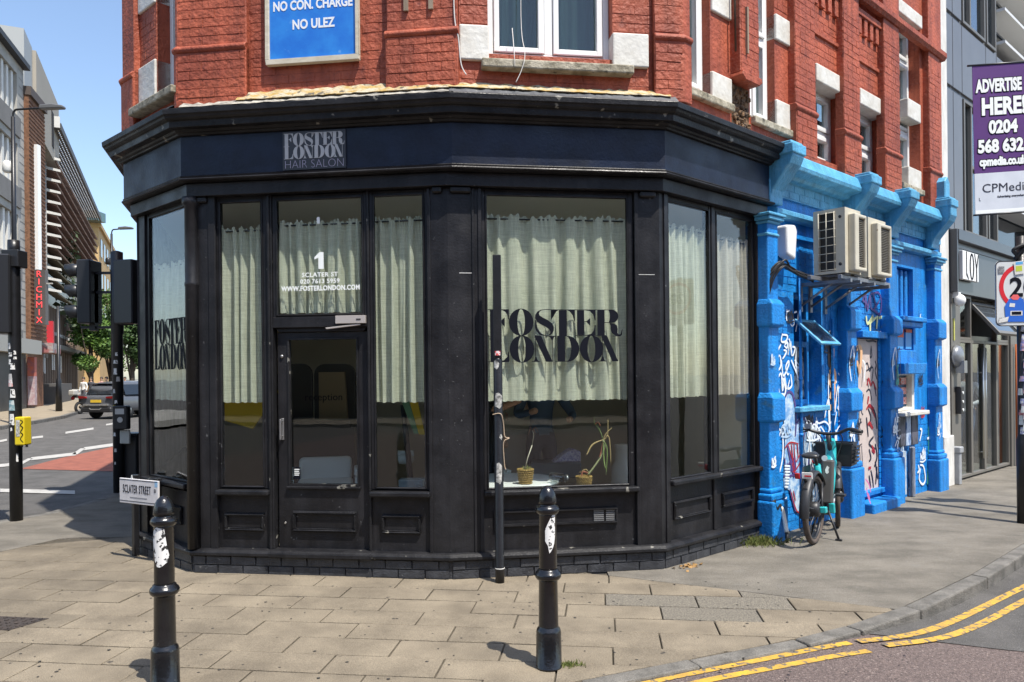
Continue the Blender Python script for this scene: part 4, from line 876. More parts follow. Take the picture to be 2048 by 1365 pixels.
flashing('C', .02, 1.86, 3.955, 4.02, .04, .12, M_fy, 3); flashing('C', .02, 1.9, 3.88, 3.975, .07, .20, M_fg, 4)
flashing('D', .06, 1.72, 3.875, 3.935, .08, .20, M_fw, 5); flashing('A', .25, 1.1, 3.90, 3.985, .06, .16, M_fw, 6)
flashing('D', .20, 1.74, 3.92, 3.985, .02, .07, M_red, 8)
# battens and loose wires
T = TF('B')
for u in (1.93, 2.135):
    q = MB(); q.box(u, u + .035, .05, .075, 4.60, 5.6, T); q.obj('timber_batten', mat('grey timber', (.33, .26, .19), .8, (.2, .15, .1), 20, stretch=(1, 1, .1)), B_)
q = MB(); q.box(1.10, 1.125, .13, .155, 4.62, 5.05, TF('D')); q.obj('timber_batten', MATS['grey timber'], B_)
M_wire = mat('white cable', (.62, .60, .56), .5)
q = MB(); T2 = TF('C'); q.tube(spline([T(2.34, .062, 5.9), T(2.34, .062, 4.9), T(2.345, .062, 4.52), T2(.10, .09, 4.36), T2(.12, .09, 4.15), T2(.16, .10, 4.06)]), .005, 5); q.obj('loose_cable', M_wire, B_)
for P in ([T2(.64, .0, 5.9), T2(.62, .02, 4.6), T2(.63, .14, 4.24), T2(.60, .16, 4.1), T2(.55, .17, 3.99)], [T2(.55, .0, 4.50), T2(.545, .13, 4.24), T2(.55, .13, 4.13)]):
    q = MB(); q.tube(spline(P), .003, 5); q.obj('loose_cable', M_wire, B_)
q = MB(); q.tube([TF('D')(.97, .1, 6), TF('D')(.985, .1, 4.62)], .010, 6); q.obj('cable', mat('brown cable', (.08, .05, .03), .6), B_)
# roof
q = MB(); rp = [inter('E', .05, 'A', .065), inter('A', .065, 'B', .05), inter('B', .05, 'C', .078), inter('C', .078, 'D', .155)]; eL = TF('E')(-7, .05, 0); dR = TF('D')(6.46, .05, 0)
q.slab([(p.x, p.y) for p in rp] + [(dR.x, dR.y), (3.6, 14.5), (eL.x, eL.y)], ZT - .05, ZT + .1); q.obj('roof', mat('roof felt', (.07, .07, .07), .9), B_)
# blue notice board on the red wall
T = TF('B'); sg = thing('notice_board', 'blue framed notice board reading no ulez, on the red wall above the salon', 'sign', T(1.15, .03, 4.25))
q = MB(); q.box(.775, 1.515, .01, .035, 4.29, 5.5, T); q.obj('board', mat('blue sign paint', (.005, .14, .55), .5, (.015, .20, .62), 6, 8, .7, spots=((.10, .30, .66), 9, .66, .08)), sg)
q = MB()
for a, b, c, d in ((.745, 1.545, 4.245, 4.29), (.745, .775, 4.29, 5.5), (1.515, 1.545, 4.29, 5.5)): q.box(a, b, .008, .055, c, d, T)
q.obj('frame', mat('pale sign timber', (.60, .55, .44), .7, (.45, .40, .30), 12, stretch=(1, 1, 3)), sg, bevel=.004)
t = text_mb('NO ULEZ', .108, T, 1.153, 4.535, .036, bold=.0035, align='CENTER', space=1.03, sx=.78); t.obj('lettering', mat('white paint lettering', (.75, .76, .76), .6), sg); t = MB()
text_mb('NO CON. CHARGE', .108, T, 1.148, 4.695, .036, bold=.0035, align='CENTER', sx=.735, mb=t); t.obj('lettering', mat('white paint lettering', (.75, .76, .76), .6), sg)
# ------------------------------------------------------------------ blue shop next door (same street face)
BL = thing('blue_shopfront', 'bright blue painted shopfront covered in graffiti, below the red brick upper floors', 'shopfront', TF('D')(4.0, 0, 0))
T = TF('D'); WZ = -.05
h_win = (2.30, 2.92, 1.27, 2.50); h_door = (3.84, 4.44, .20, 2.06); h_niche = (4.86, 5.55, 1.10, 3.02)
m = MB(); wall(m, 'D', 1.70, 6.52, -.05, 3.45, WZ, -.45, [h_win, h_door, h_niche]); bw = m.obj('ground_wall', M_blue, BL)
brickwork(bw, 'brick', [('D', 1.84, 3.40, .10, 3.2, WZ, [(2.22, 3.0, 1.20, 2.55), (2.36, 2.41, 0, 3), (3.1, 3.14, 0, 3)]), ('D', 3.58, 4.5, .1, 3.2, WZ, [(3.78, 4.4, 0, 2.14)]), ('D', 5.2, 6.3, .1, 1.0, WZ, [])], M_blue, 200, proud=.005, jit=.002, key='bb', seed=8)
m = MB(); wall(m, 'D', 1.76, 6.5, 3.45, 3.87, -.02, -.3); m.obj('frieze', M_lblue, BL)
brickwork(BL, 'frieze_brick', [('D', 1.95, 6.2, 3.46, 3.86, -.02, [])], M_lblue, 30, proud=.005, key='lb', seed=2)
m = MB(); m.sweep(['D'], [(-.05, 3.62), (.05, 3.63), (.07, 3.66), (.19, 3.68), (.20, 3.72), (.16, 3.83), (.14, 3.85), (-.05, 3.90)], 1.95, 6.15)
m.obj('cornice', M_lblue, BL, bevel=.006)
m = MB(); m.sweep(['D'], [(-.05, 3.23), (.03, 3.23), (.055, 3.26), (.055, 3.30), (.02, 3.32), (-.05, 3.33)], 1.80, 6.3); m.obj('moulding', M_lblue, BL)
m = MB()
for u0, u1 in ((1.95, 3.05), (3.4, 4.2)): m.box(u0, u1, WZ, -.01, 3.06, 3.10, T)
m.obj('shelf_moulding', M_blue, BL)
def console(u, w=.11, ztop=3.99, s=1.0):
    prof = [(-.05, 3.33), (.06, 3.36), (.09, 3.46), (.20, 3.60), (.27, 3.68), (.30, 3.75), (.30, ztop - .05), (.285, ztop), (-.05, ztop)]
    q = MB(); k = len(prof)
    for a, b in ((u - w, u + w),):
        vs = [T(a, x, z) for x, z in prof] + [T(b, x, z) for x, z in prof]
        q.add(vs, [tuple(range(k)), tuple(range(2 * k - 1, k - 1, -1))] + [(i, (i + 1) % k, k + (i + 1) % k, k + i) for i in range(k)])
    q.box(u - w - .02, u + w + .02, -.05, .315, ztop - .13, ztop - .03, T)
    q.prism([(u - w - .01, 3.33), (u + w + .01, 3.33), (u + w + .01, 3.56), (u, 3.66), (u - w - .01, 3.56)], -.02, .07, T)
    q.obj('console_bracket', M_lblue, BL, bevel=.012, seg=2)
for u, zt in ((1.76, 3.90), (3.54, 3.90), (4.66, 3.90), (6.04, 4.0)): console(u, .115, zt)
q = MB(); q.box(5.96, 6.14, -.05, .22, 4.0, 4.22, T); q.prism([(5.96, 4.22), (6.14, 4.22), (6.05, 4.30)], -.05, .22, T); q.obj('bracket_cap', M_lblue, BL, bevel=.01)
def pilaster(u, w, hb, blocks, cap, base, wf=.10, name='pilaster'):
    q = MB(); q.box(u - w, u + w, -.06, wf, .02, cap[1] - .02, T); o = q.obj(name, M_blue, BL, bevel=.012, seg=2)
    for z0, z1 in blocks:
        q = MB(); e = .022
        vs = [T(u + sx * (w + ex), wf + ew if front else -.05, z) for z, ex, ew in ((z0, .004, .01), (z0 + e, .02, .055), (z1 - .05, .02, .055), (z1, .004, .012)) for sx, front in ((-1, 0), (-1, 1), (1, 1), (1, 0))]
        q.add(vs, [(0, 1, 2, 3), (12, 15, 14, 13)] + [(4 * i + k, 4 * i + (k + 1) % 4, 4 * i + 4 + (k + 1) % 4, 4 * i + 4 + k) for i in range(3) for k in range(4)]); q.obj('rusticated_block', M_blue, o, bevel=.012, seg=2)
    q = MB(); z0, z1 = cap
    for a, b, e in ((z0, z0 + .03, .012), (z1 - .10, z1 - .07, .02), (z1 - .07, z1 - .03, .045), (z1 - .03, z1, .06)): q.box(u - w - e, u + w + e, -.05, wf + e, a, b, T)
    q.obj('capital', M_lblue if cap[1] > 3.19 else M_blue, o, bevel=.008)
    q = MB(); zb = base
    q.box(u - w - .045, u + w + .045, -.05, wf + .06, -.05, zb - .12, T); q.box(u - w - .03, u + w + .03, -.05, wf + .045, zb - .12, zb - .05, T); q.box(u - w - .014, u + w + .014, -.05, wf + .02, zb - .05, zb, T)
    q.obj('pedestal', M_blue, o, bevel=.02, seg=2); return o
pilaster(1.675, .10, 0, [(2.10, 2.38), (1.16, 1.46)], (3.0, 3.22), .52, wf=.07)
pilaster(3.44, .125, 0, [(2.12, 2.40), (1.19, 1.47)], (3.0, 3.22), .68, wf=.06)
pilaster(4.62, .12, 0, [(2.10, 2.35), (1.18, 1.46)], (3.02, 3.21), .70, wf=.06)
pilaster(6.15, .125, 0, [(2.08, 2.37), (1.16, 1.48)], (3.04, 3.22), .56, wf=.06)
# recess with a small window and open hopper
m = MB(); m.box(2.30, 2.92, -.45, -.40, 1.27, 2.50, T); m.obj('window_recess', M_blue, BL)
M_scr = mat('scrawled panel', (.30, .33, .36), .7, (.012, .016, .022), 15, 6, 1.1, stretch=(1, 1, .55)); 
wn = MB()
for a, b, c, d in rect_minus(2.30, 2.80, 1.30, 2.50, [(2.36, 2.75, 1.36, 1.93), (2.36, 2.75, 1.99, 2.45)]): wn.box(a, b, -.20, -.14, c, d, T)
wo = wn.obj('window', M_blue, BL); q = MB(); q.box(2.36, 2.75, -.185, -.17, 1.36, 1.93, T); q.obj('scrawled_pane', M_scr, wo); q = MB(); q.box(2.36, 2.75, -.30, -.29, 1.99, 2.45, T); q.obj('opening', M_room, wo)
q = MB(); q.box(2.28, 2.95, -.20, .03, 1.235, 1.29, T); q.obj('sill', M_lblue, wo, bevel=.008)
a0 = T(2.33, -.06, 2.215); ax = FACE['D'][1].to_3d(); out = (FACE['D'][2].to_3d() * .74 + Vector((0, 0, -.68))).normalized(); hn = ax.cross(out)
def HF(u, w, z): return a0 + ax * u + out * w + hn * z
q = MB()
for a, b, c, d in rect_minus(0, .44, 0, .40, [(.04, .40, .04, .36)]): q.box(a, b, c, d, -.012, .014, HF)
ho = q.obj('hopper_window', M_lblue, BL, bevel=.004); q = MB(); q.box(.04, .40, .04, .36, -.003, .003, HF); q.obj('pane', mat('dirty glass', (.035, .045, .055), .12, (.10, .13, .15), 9, 5, .8), ho)
# door panel
q = MB(); q.box(3.86, 4.42, -.12, -.062, .22, 2.05, T)
M_scr2 = mat('tagged white door', (.60, .50, .45), .6, (.50, .42, .38), 6, 6, .6); do = q.obj('door', M_scr2, BL)
q = MB(); q.box(3.78, 4.48, -.06, .04, 2.06, 2.14, T); q.obj('door_head', M_blue, BL, bevel=.006); q = MB(); q.box(3.8, 4.46, -.3, .0, .16, .22, T); q.obj('threshold', M_blue, BL, bevel=.006)
q = MB(); q.box(3.72, 4.50, -.10, .17, -.03, .12, T); q.obj('door_step', M_blue, BL, bevel=.02, seg=2)
# display window bay
m = MB(); m.box(4.86, 5.55, -.45, -.40, 1.10, 3.02, T); m.obj('bay_back', M_blue, BL)
q = MB()
for i in range(4): q.box(4.98 + i * .15, 5.06 + i * .15, -.30, -.10, 2.36, 3.0, T)
q.obj('fluted_panel', M_blue, BL, bevel=.02, seg=2)
q = MB(); q.box(4.84, 5.62, -.40, .10, 2.30, 2.36, T); q.prism([(4.86, 2.23), (5.58, 2.23), (5.60, 2.30), (4.84, 2.30)], -.4, .06, T); q.obj('ledge', M_blue, BL, bevel=.01)
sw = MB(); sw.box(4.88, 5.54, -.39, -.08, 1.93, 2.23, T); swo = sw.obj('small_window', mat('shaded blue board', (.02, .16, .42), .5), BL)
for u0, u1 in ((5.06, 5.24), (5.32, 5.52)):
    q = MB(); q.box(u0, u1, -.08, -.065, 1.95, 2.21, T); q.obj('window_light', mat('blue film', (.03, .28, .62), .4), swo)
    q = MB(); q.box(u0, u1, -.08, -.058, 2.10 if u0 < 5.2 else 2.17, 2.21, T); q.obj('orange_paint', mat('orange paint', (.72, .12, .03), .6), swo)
q = MB(); q.box(4.86, 5.56, -.40, -.02, 1.72, 1.93, T); q.prism([(4.86, 1.62), (5.52, 1.62), (5.60, 1.76), (4.84, 1.76)], -.4, .10, T); q.obj('hood', M_blue, BL, bevel=.008)
dc = MB()
for a, b, c, d in rect_minus(4.88, 5.54, 1.14, 1.62, [(4.92, 5.46, 1.18, 1.60)]): dc.box(a, b, -.16, -.045, c, d, T)
dco = dc.obj('display_case', M_whitep, BL); q = MB(); q.box(4.92, 5.46, -.14, -.12, 1.18, 1.60, T); q.obj('case_back', mat('case blue', (.05, .16, .30), .5, (.02, .03, .05), 9), dco)
rr = random.Random(6)
for i in range(3):
    for k in range(2):
        q = MB(); q.box(5.02 + k * .23, 5.19 + k * .23, -.12, -.10, 1.22 + i * .13, 1.31 + i * .13, T); q.obj('red_print', mat('red print', (.60, .075, .045), .6, (.55, .45, .42), 45, 3, .9), dco)
q = MB(); q.box(4.82, 5.62, -.38, .12, 1.08, 1.135, T); q.obj('case_sill', M_whitep, BL, bevel=.01)
for u0, u1, mm in ((4.90, 5.12, mat('dark graffiti panel', (.10, .10, .13), .6, (.010, .010, .014), 14, 5, 1, stretch=(1, 1, .3))), (5.15, 5.30, mat('blue white panel', (.42, .52, .66), .6, (.05, .13, .32), 12, 5, 1, stretch=(1, 1, .3))), (5.33, 5.55, MATS['dark graffiti panel'])):
    q = MB(); q.box(u0, u1, WZ, .0, .68, 1.07, T); q.obj('riser_panel', mm, BL, bevel=.008)
q = MB(); q.box(4.93, 5.10, WZ, .012, .06, .62, T); q.obj('flyer', mat('torn flyer', (.55, .56, .54), .8, (.2, .3, .42), 12), BL)
# pipes
for u, z0, z1 in ((2.385, .05, 2.65), (3.118, .55, 2.25)):
    q = MB(); q.tube([T(u, -.02, z0), T(u, -.02, z1)], .016, 8)
    for k in range(4): q.lathe([(.022, -.015), (.022, .015)], T(u, -.02, z0 + (z1 - z0) * (k + .6) / 4.4), 8)
    q.obj('conduit', M_blue, BL)
q = MB(); q.box(5.27, 5.36, -.02, .03, .0, .66, T); q.obj('downpipe', mat('black pipe streaked', (.02, .025, .04), .5, (.35, .4, .5), 16, 5, .6, stretch=(1, 1, .15)), BL, bevel=.012)

# ------------------------------------------------------------------ graffiti
GP = {'white': mat('white spray', (.74, .80, .84), .6), 'black': mat('black spray', (.012, .014, .03), .5), 'red': mat('red spray', (.36, .015, .02), .5), 'peach': mat('peach spray', (.72, .42, .22), .6), 'yellow': mat('pale yellow spray', (.62, .66, .32), .6), 'purple': mat('purple spray', (.08, .05, .20), .6), 'ice': mat('silver blue spray', (.52, .63, .72), .6, (.17, .34, .58), 16, 4, .9), 'green': mat('green spray', (.04, .30, .24), .6), 'brown': mat('bare brown patch', (.10, .075, .06), .8, (.055, .04, .035), 12, stretch=(1, 1, .15)), 'pink': mat('pink spray', (.55, .16, .36), .6)}
gi = [0]
def pix(x, y, w=WZ):
    """surveyed wall point (u, z) on the blue wall"""
    p, d, n = FACE['D']; q = p + n * w; r = ray(x, y); det = r.x * -d.y + d.x * 1.0; t = (q.x * -d.y + d.x * q.y) / det
    u = (r.x * t - q.x) / d.x; return (u, CAMZ + t * r.z)
def tagline(col, lines, width, name='graffiti', w=None, k=5):
    mb = MB(); gi[0] += 1
    for i, L in enumerate(lines): stroke(mb, L, width * 2.1, T, (WZ + .010 if w is None else w) + .0012 * (gi[0] % 9) + .00025 * (i % 5), k)
    return mb.obj(name, GP[col], BL, recalc=False)
def filled(col, pts, w=None, name='graffiti', k=4):
    gi[0] += 1; q = spline([Vector((a, b, 0)) for a, b in pts + [pts[0]]], k)[:-1]; mb = MB()
    ww = (WZ + .010 if w is None else w) + .0012 * (gi[0] % 3)
    mb.add([T(p.x, ww, p.y) for p in q], [tuple(range(len(q)))]); return mb.obj(name, GP[col], BL, recalc=False)
Z5 = lambda L: [[pix(1530 + x / 4.55, 560 + y / 4.55) for x, y in l] for l in L]       # tracing frame of a close-up
Z8 = lambda L: [[pix(1500 + x / 3.4124, 750 + y / 3.4124) for x, y in l] for l in L]
# upright tags on the first bay
tagline('white', Z5([[(110, 470), (95, 580), (80, 690), (130, 600), (135, 590)], [(150, 500), (195, 510), (180, 560), (140, 560), (150, 490)], [(170, 590), (195, 570), (190, 620), (165, 600)], [(205, 540), (215, 560), (200, 680), (215, 570), (235, 690), (225, 560)], [(160, 640), (185, 650), (170, 690), (150, 720)], [(120, 690), (95, 750), (110, 820), (135, 780), (130, 700), (115, 690)], [(240, 610), (265, 620), (250, 680), (240, 690)], [(280, 610), (270, 780), (310, 790), (260, 730)], [(140, 730), (150, 840), (165, 870), (205, 780), (205, 740), (180, 790), (195, 860), (210, 850)], [(100, 950), (115, 880), (140, 860), (150, 1010), (165, 900), (190, 1000), (170, 880)], [(225, 860), (235, 960), (200, 990), (215, 910)], [(110, 960), (130, 1060), (170, 1060)], [(230, 730), (300, 900)], [(270, 720), (290, 920)]]), .011)
tagline('white', Z5([[(190, 270), (185, 350), (200, 390)], [(185, 290), (215, 280)], [(225, 290), (240, 330), (255, 400), (235, 420), (222, 400)], [(255, 300), (280, 290)], [(300, 250), (285, 380), (268, 470)], [(125, 1090), (140, 1060), (170, 1090), (165, 1180), (150, 1250), (170, 1250)], [(130, 1130), (125, 1250)]]), .009)
tagline('white', Z8([[(165, 400), (190, 370), (215, 420), (215, 560), (190, 665), (170, 600), (175, 480), (200, 390)], [(185, 60), (175, 130), (225, 140), (195, 240), (215, 290)], [(215, 20), (235, 110), (205, 170)]]), .012)
# big silver piece with red letters
filled('ice', [pix(1500 + x / 3.4124, 750 + y / 3.4124) for x, y in ((225, 330), (222, 200), (240, 130), (270, 115), (300, 190), (310, 300), (345, 290), (385, 350), (390, 480), (395, 640), (400, 800), (398, 900), (330, 940), (290, 900), (262, 790), (225, 760), (228, 560), (232, 450))])
filled('ice', [pix(1500 + x / 3.4124, 750 + y / 3.4124) for x, y in ((392, 420), (420, 340), (455, 360), (465, 480), (455, 600), (420, 620), (395, 520))])
tagline('purple', Z8([[(232, 150), (250, 118), (280, 130), (300, 220), (305, 320), (300, 420)], [(310, 330), (340, 292), (380, 330), (392, 440)], [(395, 420), (415, 345), (450, 350), (466, 450)], [(262, 780), (300, 930)], [(245, 480), (290, 700)]]), .013)
tagline('red', Z8([[(228, 500), (262, 462), (320, 470)], [(250, 480), (275, 560), (295, 640)], [(272, 470), (285, 600)], [(290, 470), (300, 590), (330, 540)], [(312, 470), (318, 560)], [(330, 480), (345, 560), (300, 650), (280, 660)], [(275, 600), (300, 690)], [(332, 640), (352, 650)], [(270, 800), (310, 930), (365, 925)], [(285, 790), (300, 860)], [(395, 470), (410, 580), (445, 610)]]), .0085)
tagline('white', Z8([[(398, 430), (420, 340), (460, 380), (468, 520), (430, 640), (400, 560)], [(365, 290), (392, 400), (400, 640), (395, 900)], [(440, 290), (455, 330), (500, 320), (530, 360), (510, 450), (540, 480)], [(470, 350), (500, 400), (530, 500)], [(560, 500), (580, 380), (640, 300)], [(640, 350), (650, 460), (635, 520), (620, 470)], [(640, 250), (660, 240), (672, 265)], [(600, 350), (640, 330), (625, 370)], [(225, 620), (262, 622)], [(225, 640), (260, 642)], [(228, 660), (262, 662)], [(228, 680), (258, 682)], [(228, 700), (258, 702)], [(228, 720), (255, 722)], [(228, 740), (255, 742)], [(228, 762), (250, 764)]]), .010)
filled('green', [pix(1500 + x / 3.4124, 750 + y / 3.4124) for x, y in ((455, 500), (500, 470), (560, 560), (580, 640), (500, 700), (440, 650))])
# second bay
filled('brown', [pix(1530 + x / 4.55, 560 + y / 4.55) for x, y in ((565, 470), (590, 470), (600, 640), (590, 790), (565, 760))])
filled('brown', [pix(1530 + x / 4.55, 560 + y / 4.55) for x, y in ((665, 460), (750, 455), (790, 540), (815, 620), (790, 700), (730, 748), (665, 730))], w=WZ + .012)
tagline('peach', Z5([[(590, 620), (610, 640), (600, 760), (590, 830)], [(575, 840), (620, 830), (625, 930), (580, 940), (575, 860)], [(580, 960), (620, 970), (610, 1060), (580, 1050)], [(580, 1080), (600, 1030), (622, 1150), (580, 1150)], [(575, 1170), (620, 1150)], [(730, 750), (830, 760), (850, 860)], [(810, 630), (865, 630), (855, 850)], [(590, 900), (612, 905)], [(588, 1000), (608, 1010)]]), .030)
tagline('white', Z5([[(570, 470), (605, 475), (610, 540), (590, 620)], [(575, 480), (580, 560)], [(565, 850), (570, 1280), (590, 1290)], [(655, 850), (670, 880), (690, 960), (705, 1010), (690, 1000)], [(700, 920), (650, 1000)], [(660, 1080), (680, 1110), (650, 1170), (690, 1180)], [(660, 1220), (720, 1190), (760, 1200)], [(660, 1290), (700, 1260), (715, 1330), (670, 1340)], [(700, 800), (715, 860)], [(735, 840), (742, 870)], [(605, 1190), (610, 1280)], [(640, 1200), (620, 1330)]]), .010)
# over the door and by the second pilaster
Z6 = lambda L: [[pix(1680 + x / 4.55, 560 + y / 4.55) for x, y in l] for l in L]
tagline('purple', Z6([[(195, 200), (215, 130), (220, 260)], [(225, 130), (240, 280), (260, 140), (270, 260)], [(270, 130), (340, 120), (365, 200), (350, 310), (300, 270), (330, 220), (355, 170)], [(270, 260), (360, 330)], [(190, 180), (250, 240)], [(290, 120), (320, 260)]]), .014)
tagline('yellow', Z6([[(225, 330), (240, 400), (290, 330), (260, 390), (320, 340)], [(330, 330), (320, 450)], [(340, 350), (400, 340), (370, 430), (410, 490)], [(200, 500), (240, 490), (330, 480), (360, 500)], [(262, 390), (262, 490)], [(380, 350), (395, 480)]]), .020)
tagline('white', Z6([[(195, 510), (240, 480), (300, 500), (360, 470)], [(190, 730), (215, 780), (205, 930)], [(5, 1190), (20, 1230), (5, 1260)]]), .012)
tagline('black', Z6([[(375, 660), (400, 700), (425, 660), (410, 720), (400, 860)], [(390, 880), (425, 890)], [(370, 920), (400, 990), (420, 950)], [(405, 990), (400, 1170), (430, 1170)], [(175, 1260), (160, 1340)], [(200, 1040), (180, 1190), (195, 1230)], [(380, 1200), (395, 1320)]]), .013)
tagline('black', [[pix(1680 + x / 5.686, 800 + y / 5.686) for x, y in l] for l in ([(200, 210), (210, 300), (225, 350)], [(195, 290), (240, 250)], [(210, 350), (190, 520), (240, 500)], [(235, 520), (250, 820)], [(460, 300), (480, 400), (450, 430), (540, 380), (470, 520), (460, 450)], [(520, 630), (560, 600)], [(480, 680), (500, 720), (510, 700), (490, 670)], [(545, 700), (540, 930)])], .010)
tagline('white', [[pix(1680 + x / 5.686, 800 + y / 5.686, .06) for x, y in l] for l in ([(630, 150), (640, 230), (665, 210), (640, 200)], [(630, 250), (660, 240)], [(640, 290), (635, 350), (670, 340)], [(630, 420), (660, 440), (670, 400)], [(640, 460), (650, 480), (640, 530), (650, 660), (665, 620), (640, 600)])], .012, w=.075)
tagline('white', [[pix(1680 + x / 5.686, 800 + y / 5.686) for x, y in l] for l in ([(880, 740), (890, 800), (870, 830)], [(900, 740), (940, 760), (960, 900), (930, 960), (890, 900), (905, 780)], [(900, 330), (920, 350), (895, 470)], [(770, 830), (790, 960), (770, 1010)], [(980, 440), (1010, 430)], [(1040, 420), (1050, 460)])], .016)
tagline('green', [[pix(1680 + x / 4.55, 560 + y / 4.55, .06) for x, y in l] for l in ([(500, 770), (515, 860), (500, 940), (520, 930), (505, 850), (520, 770)],)], .018, w=.075)
tagline('pink', [[pix(1680 + x / 5.686, 800 + y / 5.686, .12) for x, y in l] for l in ([(280, 1000), (300, 1100), (330, 1180)], [(300, 1060), (320, 1130)], [(270, 900), (310, 960), (330, 1050)])], .012, w=.135)
# smaller tags layered over each other on the lower wall and the pilaster faces
rt = random.Random(77)
def scribble(u, z, s, n):
    L = []; x = u
    for i in range(n):
        k = rt.random(); h = s * rt.uniform(.7, 1.3); wd_ = s * rt.uniform(.25, .5)
        if k < .4: L.append([(x, z + h), (x + wd_ * .2, z), (x + wd_ * .6, z + h * .6), (x + wd_, z + rt.uniform(-.1, .2) * s)])
        elif k < .75: L.append([(x + wd_, z + h * .9), (x, z + h * .6), (x + wd_ * .2, z), (x + wd_, z + h * .3), (x + wd_ * .5, z + h * .7), (x - wd_ * .1, z + h * .5)])
        else: L.append([(x, z), (x + wd_ * .3, z + h), (x + wd_ * .7, z + h * .9), (x + wd_ * .5, z + h * .4), (x + wd_ * 1.1, z - s * .3)])
        x += wd_ * 1.05
    L.append([(u - s * .2, z - s * .15), (u + (x - u) * .5, z - s * .25), (x + s * .1, z - s * .05)])
    return L
for u, z, s, n, c, w in ((1.9, .25, .13, 4, 'white', None), (2.45, .30, .16, 4, 'ice', None), (2.0, 1.02, .12, 4, 'ice', None), (2.55, .95, .14, 5, 'white', None), (2.95, .62, .12, 3, 'black', None), (3.16, 1.55, .10, 2, 'white', None), (2.98, 1.9, .12, 3, 'black', None), (3.0, .28, .12, 4, 'pink', None), (2.15, 2.2, .10, 3, 'black', None), (1.86, 2.42, .08, 3, 'red', None), (3.60, 1.1, .10, 2, 'white', None), (3.62, .6, .13, 2, 'black', None), (3.60, 1.75, .10, 2, 'ice', None), (5.25, .85, .12, 4, 'white', None), (5.7, 1.5, .12, 3, 'black', None), (5.72, .45, .13, 4, 'white', None), (5.7, 2.3, .12, 3, 'white', None), (4.95, .30, .12, 3, 'ice', None), (5.75, 1.05, .10, 3, 'red', None), (3.34, .95, .09, 2, 'white', .068), (3.35, 1.75, .08, 2, 'black', .068), (4.53, .92, .09, 2, 'white', .068), (4.53, 1.75, .08, 2, 'ice', .068), (6.05, .8, .10, 2, 'white', .068), (6.05, 1.75, .10, 2, 'black', .068), (1.60, .75, .08, 2, 'white', .078), (1.6, 1.75, .07, 2, 'ice', .078), (2.5, 1.10, .08, 6, 'black', None), (2.06, .62, .16, 4, 'purple', None)):
    tagline(c, scribble(u, z, s, n), .0105, w=w)
filled('green', [(5.95, .1), (6.0, .5), (6.02, .9), (6.08, .6), (6.1, .1)]); filled('ice', [(5.05, .1), (5.02, .5), (5.1, .72), (5.2, .5), (5.18, .12)])

tagline('white', Z8([[(240, 170), (262, 150), (285, 200), (262, 260), (240, 210)], [(250, 330), (290, 345), (300, 420)], [(330, 360), (360, 330), (375, 420), (345, 470)], [(400, 650), (440, 700), (400, 760)], [(330, 720), (360, 700), (380, 780)], [(240, 560), (262, 600), (250, 700)], [(300, 830), (340, 850), (372, 820)], [(150, 560), (165, 640), (185, 700)]]), .012)
filled('ice', [(2.46, .12), (2.44, .8), (2.55, 1.08), (2.72, 1.0), (2.80, .72), (2.98, .8), (3.07, .5), (3.0, .12)])
tagline('purple', [[(2.46, .12), (2.44, .8), (2.55, 1.08), (2.72, 1.0), (2.80, .72), (2.98, .8), (3.07, .5), (3.0, .12)], [(2.55, .3), (2.6, .8), (2.68, .4)], [(2.8, .25), (2.9, .6), (2.98, .3)]], .012)
tagline('white', [[(2.50, .5), (2.62, .95), (2.74, .55), (2.66, .3), (2.54, .4)], [(2.78, .6), (2.9, .2), (3.0, .55)], [(2.95, 1.15), (3.05, 1.35), (3.08, 1.0)], [(3.18, .4), (3.22, 1.0), (3.26, .5)], [(3.2, 1.2), (3.28, 1.5), (3.3, 1.15)]], .012)
for u, c in ((3.36, 'white'), (4.55, 'white'), (6.06, 'ice'), (3.47, 'black'), (4.66, 'black')):
    tagline(c, [[(u, .85), (u + .05, 1.08), (u + .09, .86), (u + .03, .95)], [(u + .02, 1.55), (u - .02, 1.75), (u + .08, 1.95), (u + .10, 1.62)], [(u + .03, .72), (u + .1, .80)]], .010, w=.069)
# tags on the white door
dT = lambda x, y: pix(x, y, -.06)
Z7 = lambda L: [[dT(1680 + x / 4.55, 560 + y / 4.55) for x, y in l] for l in L]
tagline('black', Z7([[(285, 600), (275, 700), (290, 690), (285, 610)], [(230, 780), (250, 760), (270, 830), (290, 780)], [(240, 830), (300, 800), (290, 920)], [(320, 740), (330, 780), (320, 830), (335, 900)], [(235, 550), (260, 560), (300, 555), (330, 565)], [(240, 1020), (270, 1000), (290, 1100)], [(310, 950), (330, 1060)], [(245, 900), (260, 980)]]), .012, w=-.0605)
tagline('red', Z7([[(245, 960), (260, 900), (280, 960), (300, 930), (330, 1000)], [(240, 1180), (270, 1140), (300, 1200), (330, 1270)], [(250, 1330), (270, 1300), (300, 1350)], [(260, 1060), (250, 1130)]]), .017, w=-.0600)
Z9 = lambda L: [[dT(1680 + x / 5.686, 800 + y / 5.686) for x, y in l] for l in L]
tagline('black', Z9([[(320, 100), (350, 200), (330, 300)], [(350, 60), (400, 160), (420, 330)], [(380, 420), (330, 500), (400, 560)], [(330, 560), (350, 660), (330, 700)], [(400, 500), (420, 640), (390, 760)], [(350, 800), (370, 900), (380, 1000)], [(400, 700), (430, 900)], [(330, 860), (350, 1000)], [(300, 200), (320, 420)], [(420, 760), (405, 960)]]), .016, w=-.0610)
tagline('red', Z9([[(330, 260), (370, 330)], [(360, 520), (390, 600), (360, 570)], [(320, 60), (380, 100)], [(320, 780), (350, 770)]]), .018, w=-.0595)

